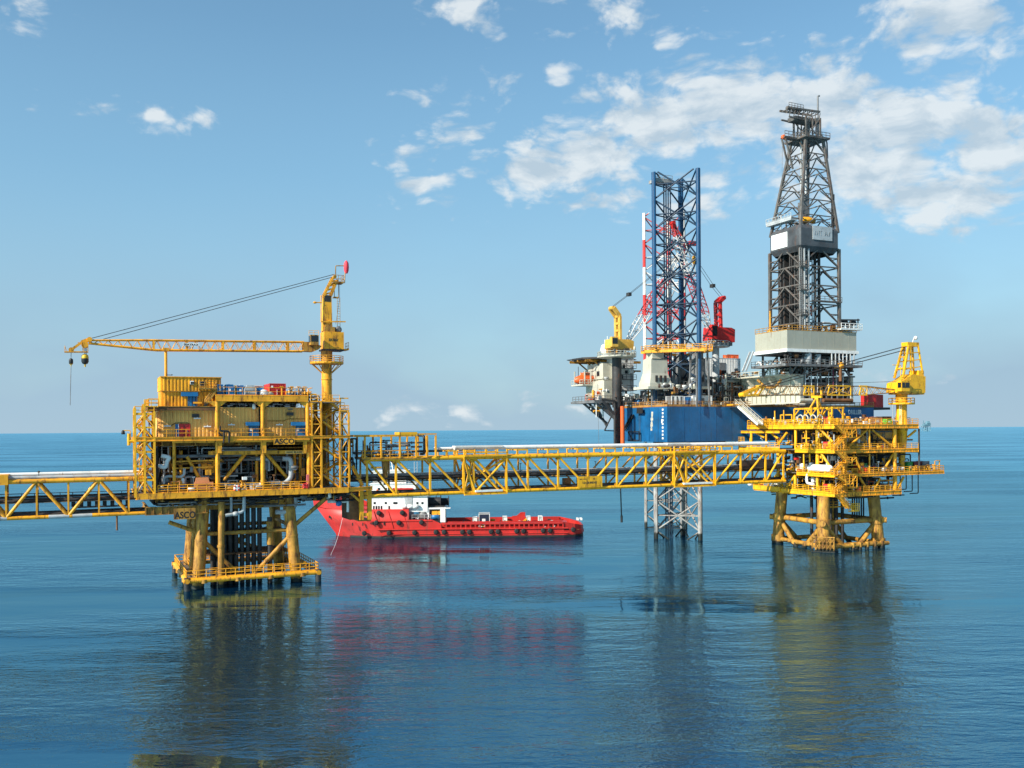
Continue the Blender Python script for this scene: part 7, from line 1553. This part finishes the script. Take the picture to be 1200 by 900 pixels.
# side platform with winches at the right
a, c = dk(984,385), dk(1008.5,373.5); b = MB(); b.box(a.x,c.x,-.5,4,a.z-.25,a.z); b.rail([V(a.x,-.5,a.z),V(c.x,-.5,a.z),V(c.x,4,a.z)],1.2,.07,1.3); D_('winch_platform', b, WHITE)
b = MB()
for k in range(4): b.lathe([(.2,-.7),(.6,-.6),(.6,.6),(.2,.7)],V(a.x+1.0+k*1.25,.6+.3*(k%2),a.z+1.0+.5*(k%2)),10,'x')
b.beam((a.x+.4,.3,a.z+2.0),(c.x-.2,.3,a.z+2.2),.5,.3); b.beam((c.x-.5,.3,a.z),(c.x-.5,.3,c.z),.2,.2); D_('winch', b, DARK)
gear(DK, .6, W-.6, .4, D-.6, Z1-2.3, 3.4, 60, 231, [DARK,GREYD,YEL2,RUST,GREYP]); gear(DK, .2, W-.2, .1, 4, zm, Z0-1-zm, 70, 232, [GREYD,CREAM,DARK,GREYP,WHITE,RUST]); gear(DK, .5, W-.5, .2, 4, .1, zm-.6, 50, 233, [DARK,GREYD,GREYP,RUST])
# derrick tower
ux0, ux1 = dk(940.5,330).x, dk(985.5,330).x; vy0, vy1 = 0.6, .6+(jl(904,330,uA_+ux0).y-jl(940,330,uA_+ux0).y)
zB0 = Z1-2.3; zB1 = dk(940,290).z; zC0 = zB1; zC1 = dk(940,265).z; zD = dk(950,166,vd+(jl(904,330,uA_+ux0).y-jl(940,330,uA_+ux0).y)/2+.6).z
uc, vcn = (ux0+ux1)/2, (vy0+vy1)/2; hu, hvv = (ux1-ux0)/2, (vy1-vy0)/2
def lattice(z0_, z1_, h0, h1, n, rleg, rbr, name, lean=0.):
    """four-legged braced section, half widths h0 at the bottom and h1 at the top"""
    def P(k, t):
        sx_, sy_ = ((-1,-1),(1,-1),(1,1),(-1,1))[k%4]; return V(uc+lean*t+sx_*(h0[0]+(h1[0]-h0[0])*t), vcn+sy_*(h0[1]+(h1[1]-h0[1])*t), z0_+(z1_-z0_)*t)
    for k in range(4): b = MB(); b.beam(P(k,0),P(k,1),rleg,rleg); D_('derrick_leg', b, DERR)
    for k in range(4):
        b = MB()
        for i in range(n):
            t0, t1 = i/n, (i+1)/n; b.beam(P(k,t1),P(k+1,t1),rbr,rbr); tm = (t0+t1)/2; m_ = (P(k,t1)+P(k+1,t1))/2
            b.beam(P(k,t0),m_,rbr,rbr); b.beam(P(k+1,t0),m_,rbr,rbr)
            b.beam((P(k,t0)+m_)/2,P(k,tm),rbr*.7,rbr*.7); b.beam((P(k+1,t0)+m_)/2,P(k+1,tm),rbr*.7,rbr*.7)
        D_('derrick_bracing', b, DERR)
    return P
PL_ = lattice(zB0, zB1+.5, (hu,hvv), (hu,hvv), 5, .62, .27, 'lower')
hT = (2.5, 2.4); dcx = 1.1
PU_ = lattice(zC1-.5, zD, (hu*.98,hvv*.98), hT, 6, .55, .2, 'upper', dcx)
# racked drill pipe, guide rails, travelling gear inside
b = MB(); q = random.Random(31)
for i in range(26): u = uc-hu*.85+q.uniform(0,hu*.55); v = vcn+q.uniform(-.6,.9)*hvv; b.tube((u,v,zB0),(u+.1,v,zC1+1),.2,6)
for i in range(14): u = uc+hu*.1+q.uniform(0,hu*.25); v = vcn+q.uniform(-.8,.9)*hvv; b.tube((u,v,zB0),(u+.1,v,zC1-2),.2,6)
D_('drill_pipe_rack', b, DARK)
D_('pipe_screen', MB().box(uc-hu*.8,uc-hu*.15,vcn+hvv*.3,vcn+hvv*.4,zB0,zB1), DARK)
b = MB()
for du in (-.8,.8): b.tube((uc+du,vcn,zB0),(uc+du*.8,vcn,zD),.22,8)
D_('guide_rail', b, GREYP)
D_('travelling_block', MB().box(uc-1,uc+1,vcn-.8,vcn+.8,zC1+3,zC1+7).lathe([(.2,0),(.9,.3),(.9,1.6),(.3,2)],(uc,vcn,zC1+7),12).box(uc-.7,uc+.7,vcn-.6,vcn+.6,zC1-1,zC1+2.5), GREYD)
D_('mast_ladder', MB().ladder((ux0-.2,vy0-.3,zB0),(ux0-.2,vy0-.3,zB1),.6).beam((ux0+.8,vy0-.3,zB0),(ux0+.8,vy0-.3,zB1),.25,.3).beam((ux0+2.2,vy0-.1,zB0),(ux0+2.2,vy0-.1,zB1),.3,.3), GREYP)
b = MB()
for f_ in (.28,.55,.8): b = MB(); z_ = zB0+(zB1-zB0)*f_; b.box(ux0-.6,ux0+1.6,vy0-.8,vy0+.8,z_-.12,z_).rail([V(ux0-.6,vy0+.8,z_),V(ux0-.6,vy0-.8,z_),V(ux0+1.6,vy0-.8,z_)],1.1,.06,.9); D_('mast_platform', b, DERR)
b = MB(); z_ = zB0+(zB1-zB0)*.44; b.box(ux0+2.5,ux1+.2,vy0-.7,vy0+.1,z_-.15,z_).rail([V(ux0+2.5,vy0-.7,z_),V(ux1+.2,vy0-.7,z_)],1.1,.06,1.2); D_('mast_platform', b, DERR)
clutter(DK, ux0+.5, ux1-.5, vy0+.5, vy1-.5, zB0+.2, zB0+5, 26, 107, [DERR,DARK,YEL2,GREYP], (.1,.25), .3); clutter(DK, ux0+1.5, ux0+5, vy0+.3, vy0+3, zB0+.2, zB1, 16, 108, [DERR,GREYD,ORANGE,GREYP], (.1,.2), .05)
# monkey-board band with signs
pxL, pxC, pxR = 900.5, 937.5, 988; e = (dk(988,279).x-dk(937.5,279).x)/2; e2 = e*.92; ch = 1.6
def band_ring(z_, k): a_ = e*k; c2_ = e2*k; s_ = ch*k; return [V(uc-a_+s_*.2,vcn-c2_,z_),V(uc+a_-s_,vcn-c2_,z_),V(uc+a_,vcn-c2_+s_,z_),V(uc+a_,vcn+c2_-s_,z_),V(uc+a_-s_,vcn+c2_,z_),V(uc-a_+s_,vcn+c2_,z_),V(uc-a_,vcn+c2_-s_,z_),V(uc-a_,vcn-c2_+s_*.2,z_)]
zb0, zb1, zb2, zb3 = dk(940,293).z, dk(940,287).z, dk(940,266.5).z, dk(940,262).z
BANDM = paint('dark_windwall_paint',(.075,.08,.085),.5,rust=.3,scale=.4,var=.3)
bd = D_('monkey_board_wall', MB().loft([band_ring(zb0,.86),band_ring(zb1,1.),band_ring(zb2,1.),band_ring(zb3,.9)],smooth=False,caps=False).loft([band_ring(zb0+.3,.82),band_ring(zb3-.2,.82)],smooth=False,caps=False), BANDM)
D_('monkey_board', MB().prism([(p.x,p.y) for p in band_ring(0,.8)],zb3-.9,zb3-.7), DARK)
s0, s1 = dk(952,280.5), dk(974.5,266.8); sg = MB().box(s0.x,s1.x,vcn-e2-.16,vcn-e2-.03,s0.z,s1.z).build('sign_panel', GREYP, bd)
sL = vcn+e2*.62; sR = vcn-e2*.30; MB().box(uc-e-.14,uc-e-.02,sR,sL,zb1+.3,zb2-.2).build('sign_panel', WHITE, bd)
b = MB(); q = random.Random(77)
for i in range(8):
    if i == 4: continue
    x = s0.x+.45+i*(s1.x-s0.x-.9)/8; z_ = s0.z+.95; b.beam((x,vcn-e2-.17,z_),(x+q.uniform(-.1,.25),vcn-e2-.17,z_+1.0),.02,.1); b.beam((x+.05,vcn-e2-.172,z_+q.choice((0,.5,.95))),(x+.4,vcn-e2-.172,z_+q.choice((0,.5,.95))+.03),.02,.1)
b.build('faded_marks', MATS['mid_grey_paint'], sg)
b = MB(); z_ = dk(930,252).z; b.box(uc-hu-.8,uc-hu+1.0,vcn-hvv*.6,vcn+hvv+.3,z_-.3,z_).rail([V(uc-hu-.8,vcn+hvv+.3,z_),V(uc-hu-.8,vcn-hvv*.6,z_)],1.3,.08,1.1,toe=.5); D_('mast_platform', b, GREYP)
b = MB(); a_, c_ = dk(955,256), dk(974,250); b.lathe([(.2,-2),(.6,-1.7),(.75,0),(.6,1.7),(.2,2)],V((a_.x+c_.x)/2,vcn-1,(a_.z+c_.z)/2),10,'x'); D_('air_drum', b, YEL)
p = dk(982,226); b = MB(); b.beam((p.x,vcn-hvv*.8,zb3-2),(p.x,vcn-hvv*.8,p.z),.5,.6); D_('vent_duct', b, DARK)
# crown
dk0 = dk
def dk(px, py): return dk0(px, py, vd+vcn)
uc = uc+dcx
b = MB(); zk0, zk1 = zD, dk(950,141).z; t_ = hT[0]*1.05
for sx_ in (-1,1):
    for sy_ in (-1,1): b.beam((uc+sx_*t_*.78,vcn+sy_*t_*.78,zk0),(uc+sx_*t_*.78,vcn+sy_*t_*.78,zk1),.35,.35)
    b.beam((uc+sx_*t_*.78,vcn-t_*.78,zk0),(uc+sx_*t_*.78,vcn+t_*.78,zk1),.2,.2); b.beam((uc-t_*.78,vcn+sx_*t_*.78,zk0),(uc+t_*.78,vcn+sx_*t_*.78,zk1),.2,.2)
for x_ in (-.4,0,.4):
    for y_ in (-.7,.7): b.beam((uc+x_*t_,vcn+y_*t_,zk0),(uc+x_*t_,vcn+y_*t_,zk1),.25,.25)
b.box(uc-.6,uc+.4,vcn-.6,vcn+.6,zk0+1,zk0+3.2)
for i in range(5): z_ = zk0+(zk1-zk0)*i/5; b.box(uc-.3,uc+.3,vcn-.4,vcn+.4,z_,z_+.5)
D_('crown_frame', b, DERR)
b = MB(); b.box(uc-t_*1.35,uc+t_*1.35,vcn-t_*1.35,vcn+t_*1.35,zk0-.25,zk0).rail([V(uc-t_*1.35,vcn+t_*1.35,zk0),V(uc-t_*1.35,vcn-t_*1.35,zk0),V(uc+t_*1.35,vcn-t_*1.35,zk0)],1.2,.07,1.2); b.box(dk(917,163).x,uc-t_,vcn-.8,vcn+.8,zk0-.2,zk0).rail([V(dk(917,163).x,vcn-.8,zk0),V(uc-t_,vcn-.8,zk0)],1.3,.07,1.1)
for dy in (-.6,.6): b.beam((dk(918.5,168).x,vcn+dy,zk0-.3),(dk(927,199).x,vcn+dy,dk(927,199).z),.3,.35)
D_('crown_platform', b, DERR); D_('end_sheave', MB().lathe([(.2,-.3),(.5,-.25),(.5,.25),(.2,.3)],(dk(918,160).x,vcn,dk(918,160.5).z),12,'y'), ORANGE)
b = MB(); xl_, xr_ = dk(918.5,135).x, dk(956,135).x; z0_ = dk(935,140).z; b.box(xl_+2.2,xr_,vcn-1.3,vcn+1.3,z0_-.6,z0_+.3)
for y in (-1.3,1.3): b.beam((xl_,vcn+y,z0_+1.8),(xr_,vcn+y,dk(955,133).z),.4,.4); b.beam((xl_+.4,vcn+y,z0_-.2),(xr_,vcn+y,z0_-.6),.35,.3)
for i in range(8): x = xl_+.4+(xr_-xl_-.8)*i/7; b.beam((x,vcn-1.3,z0_+1.6),(x,vcn+1.3,z0_+1.6),.16,.2); b.beam((x,vcn-1.3,z0_-.3),(x+.5,vcn-1.3,z0_+1.7),.14,.14)
for i in range(5): x = xl_+1.2+i*.85; b.lathe([(.2,-.35),(.5,-.25),(.5,.25),(.2,.35)],(x,vcn,z0_+2.2),10,'y')
b.rail([V(xl_+.3,vcn-1.4,z0_+1.9),V(xl_+4.5,vcn-1.4,z0_+1.8)],1.1,.06,.9); D_('crown_block', b, DERR)
b = MB(); x = dk(958.5,130).x; b.pipe([V(x,vcn,zk0-.5),V(x,vcn,dk(958,112.5).z),V(x+.5,vcn,dk(958,112).z)],.2,7,.3); b.pipe([V(x,vcn,dk(958,152).z),V(x,vcn,dk(958,154).z),V(dk(969,166).x,vcn,dk(969,166).z),V(dk(969,185).x,vcn-.2,dk(969,186).z)],.18,7,.5); D_('vent_pipe', b, GREYD)
D_('fall_line', MB().tube((dk(917,162).x,vcn,zk0-.2),(dk(916.3,216).x,vcn,dk(916,216).z),.05,4), GREYD)
p = jl(902.5,376,uA_+1.2); D_('tank', MB().lathe([(.3,0),(.8,.2),(.8,2.4),(.4,3.2)],(1.2,p.y-vd,Z1-2.3),10).tube((1.2,p.y-vd,Z1),(1.2,p.y-vd,Z1+5),.15,6), YEL)
clutter(DK, ux0+.3, ux1-.3, vy0+.3, vy1-.3, zC1+.2, zC1+4, 10, 109, [DERR,DARK,GREYP], (.1,.2), .6)
# ------------------------------------------------------------------ rig cranes
def rig_crane(label, px, py0, v, sw, m, boom_px, mast, body, pend, bm_mat, pcol, name_rad):
    c0 = jf(px,py0,v); zc0 = zd; KC = JF.thing('pedestal_crane',label,'crane',c0.x,v,zc0); ob = V(c0.x,v,zc0)
    def kk(x, y, dv=0): return jf(x,y,v)-ob+V(0,dv,0)
    z_top = kk(px,body[0]).z; r = name_rad; gear(KC, -body[4]*.9, body[4]*.7, -body[4]*.9, -r, kk(px,body[3]).z, 1.6, 18, int(px), [GREYD,DARK,YEL2,CREAM])
    MB().tube((0,0,0),(0,0,z_top),r,14).lathe([(r,z_top-.9),(r+.5,z_top-.5),(r+.5,z_top-.05)],(0,0,0),14).build('pedestal', pcol, KC)
    zq = kk(px,body[3]).z; b = MB().lathe([(r,zq-.3),(body[4],zq-.2),(body[4],zq),(r,zq)],(0,0,0),12,smooth=False).rail([V(body[4]*cos(2*pi*i/10),body[4]*sin(2*pi*i/10),zq) for i in range(11)],1.1,.07,1.2); b.build('platform', GREYP if pcol is GREYP else CREAM, KC)
    x0_, x1_ = kk(body[1],0).x, kk(body[2],0).x; zt_ = kk(px,body[5]).z
    MB().prism([(x0_,z_top+.3),(x0_+.8,z_top),(x1_,z_top),(x1_+.1,zt_-.4),(x1_-1,zt_),(x0_+.3,zt_)],-1.5,1.5,'y').build('machinery_house', m, KC)
    cb_ = MB().box(x0_-.2,x0_+1.5,-2.6,-1.52,z_top+.5,zt_+.4).build('cab', m, KC); MB().box(x0_-.1,x0_+1.3,-2.65,-2.605,z_top+1.2,zt_+.1).build('cab_window', GLASS, cb_)
    b = MB()
    for s_ in (-1,1):
        pts = [kk(x,y,s_*.9) for x, y in mast]
        for a_, c_ in zip(pts,pts[1:]): b.beam(a_,c_,.55,.9 if a_.z < pts[1].z+.1 else .5)
    for i in range(5): a_ = kk(*mast[0])+(kk(*mast[1])-kk(*mast[0]))*(i/4); b.beam(a_-V(0,.9,0),a_+V(0,.9,0),.8,.5)
    b.tube(kk(*mast[-1],-.9),kk(*mast[-1],.9),.45,10); b.build('mast', m, KC)
    b = MB(); bl_ = MB(); (xa,ya),(xb,yb) = boom_px; n = 26; A = kk(xa,ya); B = kk(xb,yb); dr = (B-A).normalized(); nn_ = V(-dr.z,0,dr.x)
    hw_ = lambda t: .35+.6*min(1,t*6,(1-t)*6)
    for i in range(n):
        t0, t1 = i/n, (i+1)/n; p0_, p1_ = A+(B-A)*t0, A+(B-A)*t1
        for sy_ in (-1,1):
            for sn in (-1,1): b.tube(p0_+nn_*hw_(t0)*sn+V(0,sy_*hw_(t0),0),p1_+nn_*hw_(t1)*sn+V(0,sy_*hw_(t1),0),.13,6)
            bl_.tube(p0_+nn_*hw_(t0)*(1 if i%2 else -1)+V(0,sy_*hw_(t0),0),p1_+nn_*hw_(t1)*(-1 if i%2 else 1)+V(0,sy_*hw_(t1),0),.08,5)
        for sn in (-1,1): bl_.tube(p0_+nn_*hw_(t0)*sn-V(0,hw_(t0),0),p1_+nn_*hw_(t1)*sn+V(0,hw_(t1),0),.07,5)
    b.build('boom_chord', bm_mat, KC); bl_.build('boom_lacing', bm_mat, KC)
    b = MB(); b.beam(B,B+dr*1.6+V(.0,0,0),1.2,.8); b.tube(B+dr*1.2-V(0,.7,0),B+dr*1.2+V(0,.7,0),.5,10); b.build('boom_head', REDP, KC)
    b = MB()
    for s_ in (-.5,.5):
        m1_ = kk(*pend[1],s_); b.tube(kk(*pend[0],s_),m1_,.05,5); b.tube(m1_,B+V(0,s_,0),.05,5)
    b.build('pendant_line', DARK, KC); m1_ = kk(*pend[1]); MB().box(m1_.x-.4,m1_.x+.4,-.6,.6,m1_.z-.4,m1_.z+.4).build('bridle_sheave', DARK, KC)
    return KC, B, ob
RW = paint('red_white_boom_paint',(.62,.60,.57),.5,rust=.1,var=.1,band=((.50,.03,.03),9.0))
KA, Bt, ob = rig_crane('red pedestal crane on the rig right of the blue lattice leg', 839, 460, 6.5, 0, REDP, ((831,386),(790,267)), ((842,384),(841,354),(846.5,349)), (401,825,854,406,3.4,384), ((846,348.5),(835,335)), RW, GREYP, .85)
bq = Bt+V(5.0,0,-6); MB().tube(Bt+V(1.5,0,-.5),bq+V(.6,0,-.5),.05,4).lathe([(.15,.3),(.45,0),(.45,-1.2),(.2,-1.8)],bq+V(.6,0,-.5),9).build('hook_block', YEL, KA)
b = MB(); p = jf(812,285,6.5)-ob; b.box(p.x-1.2,p.x+1.2,-.8,.8,p.z-.5,p.z+.4); b.build('boom_walkway', REDP, KA)
rig_crane('amber pedestal crane on a dark column at the left end of the rig', 723, 470, 14.0, 0, paint('amber_crane_paint',(.72,.40,.06),.5,rust=.2), ((735,402),(798,296)), ((724.5,404),(724,371),(717,361)), (410,709,736,418,4.6,398), ((716.5,360.5),(737,345)), RW, DARK, 1.15)
# gangway from the rig down to the platform
a = jf(869,473.5,-3.0); c = jf(891,497.5,-9.5); o = JF.thing('gangway','pale sloping gangway from the rig deck down to the right platform','gangway',a.x,-1.5,a.z)
e_ = V(c.x-a.x,-8.0,c.z-a.z); sd_ = V(e_.y,-e_.x,0).normalized()
b = MB()
for s_ in (-.7,.7): b.beam(sd_*s_,e_+sd_*s_,.25,.45); 
b.build('stringer', WHITE, o); b = MB(); b.beam(V(0,0,.05),e_+V(0,0,.05),1.1,.1); b.build('walkway', CREAM, o)
b = MB()
for s_ in (-.7,.7):
    for h in (.6,1.15): b.tube(sd_*s_+V(0,0,h),e_+sd_*s_+V(0,0,h),.06,5)
    for i in range(7): p = e_*(i/6)+sd_*s_; b.tube(p,p+V(0,0,1.15),.05,5)
b.build('railing', CREAM, o); MB().box(-2.2,.4,-1.2,1.2,-.3,0).build('landing', YEL, o)
# ------------------------------------------------------------------ small far platform on the horizon
FF = Frame(2480.0, 5600.0, R(10)); o = FF.thing('distant_platform','tiny platform far off on the horizon at right, tinted blue-green for haze','platform',-12,0,0)
def ft(b, n): return b.build(n, HAZETEAL, o)
b = MB()
for x in (-20,-7,7,20):
    for y in (-15,15): b.tube((x,y,-5),(x*.9,y*.9,30),2,8)
for x in (-20,7): b.tube((x,-15,4),(x+13,-15,28),1,6)
ft(b,'jacket_leg'); ft(MB().box(-24,22,-18,18,30,34).box(-18,24,-16,16,38,42).box(-2,24,-16,16,46,50),'deck'); ft(MB().box(-14,22,-12,12,34,38).box(-2,22,-12,12,42,46).box(4,20,-10,10,50,60),'module'); b = MB()
for x in (-2,2):
    for y in (-2,2): b.beam((-16+x,y,42),(-16+x*.3,y*.3,66),.9,.9)
for z_ in (46,52,58): b.beam((-18,0,z_),(-14,0,z_+4),.8,.8)
ft(b,'flare_tower')
flush_masses()
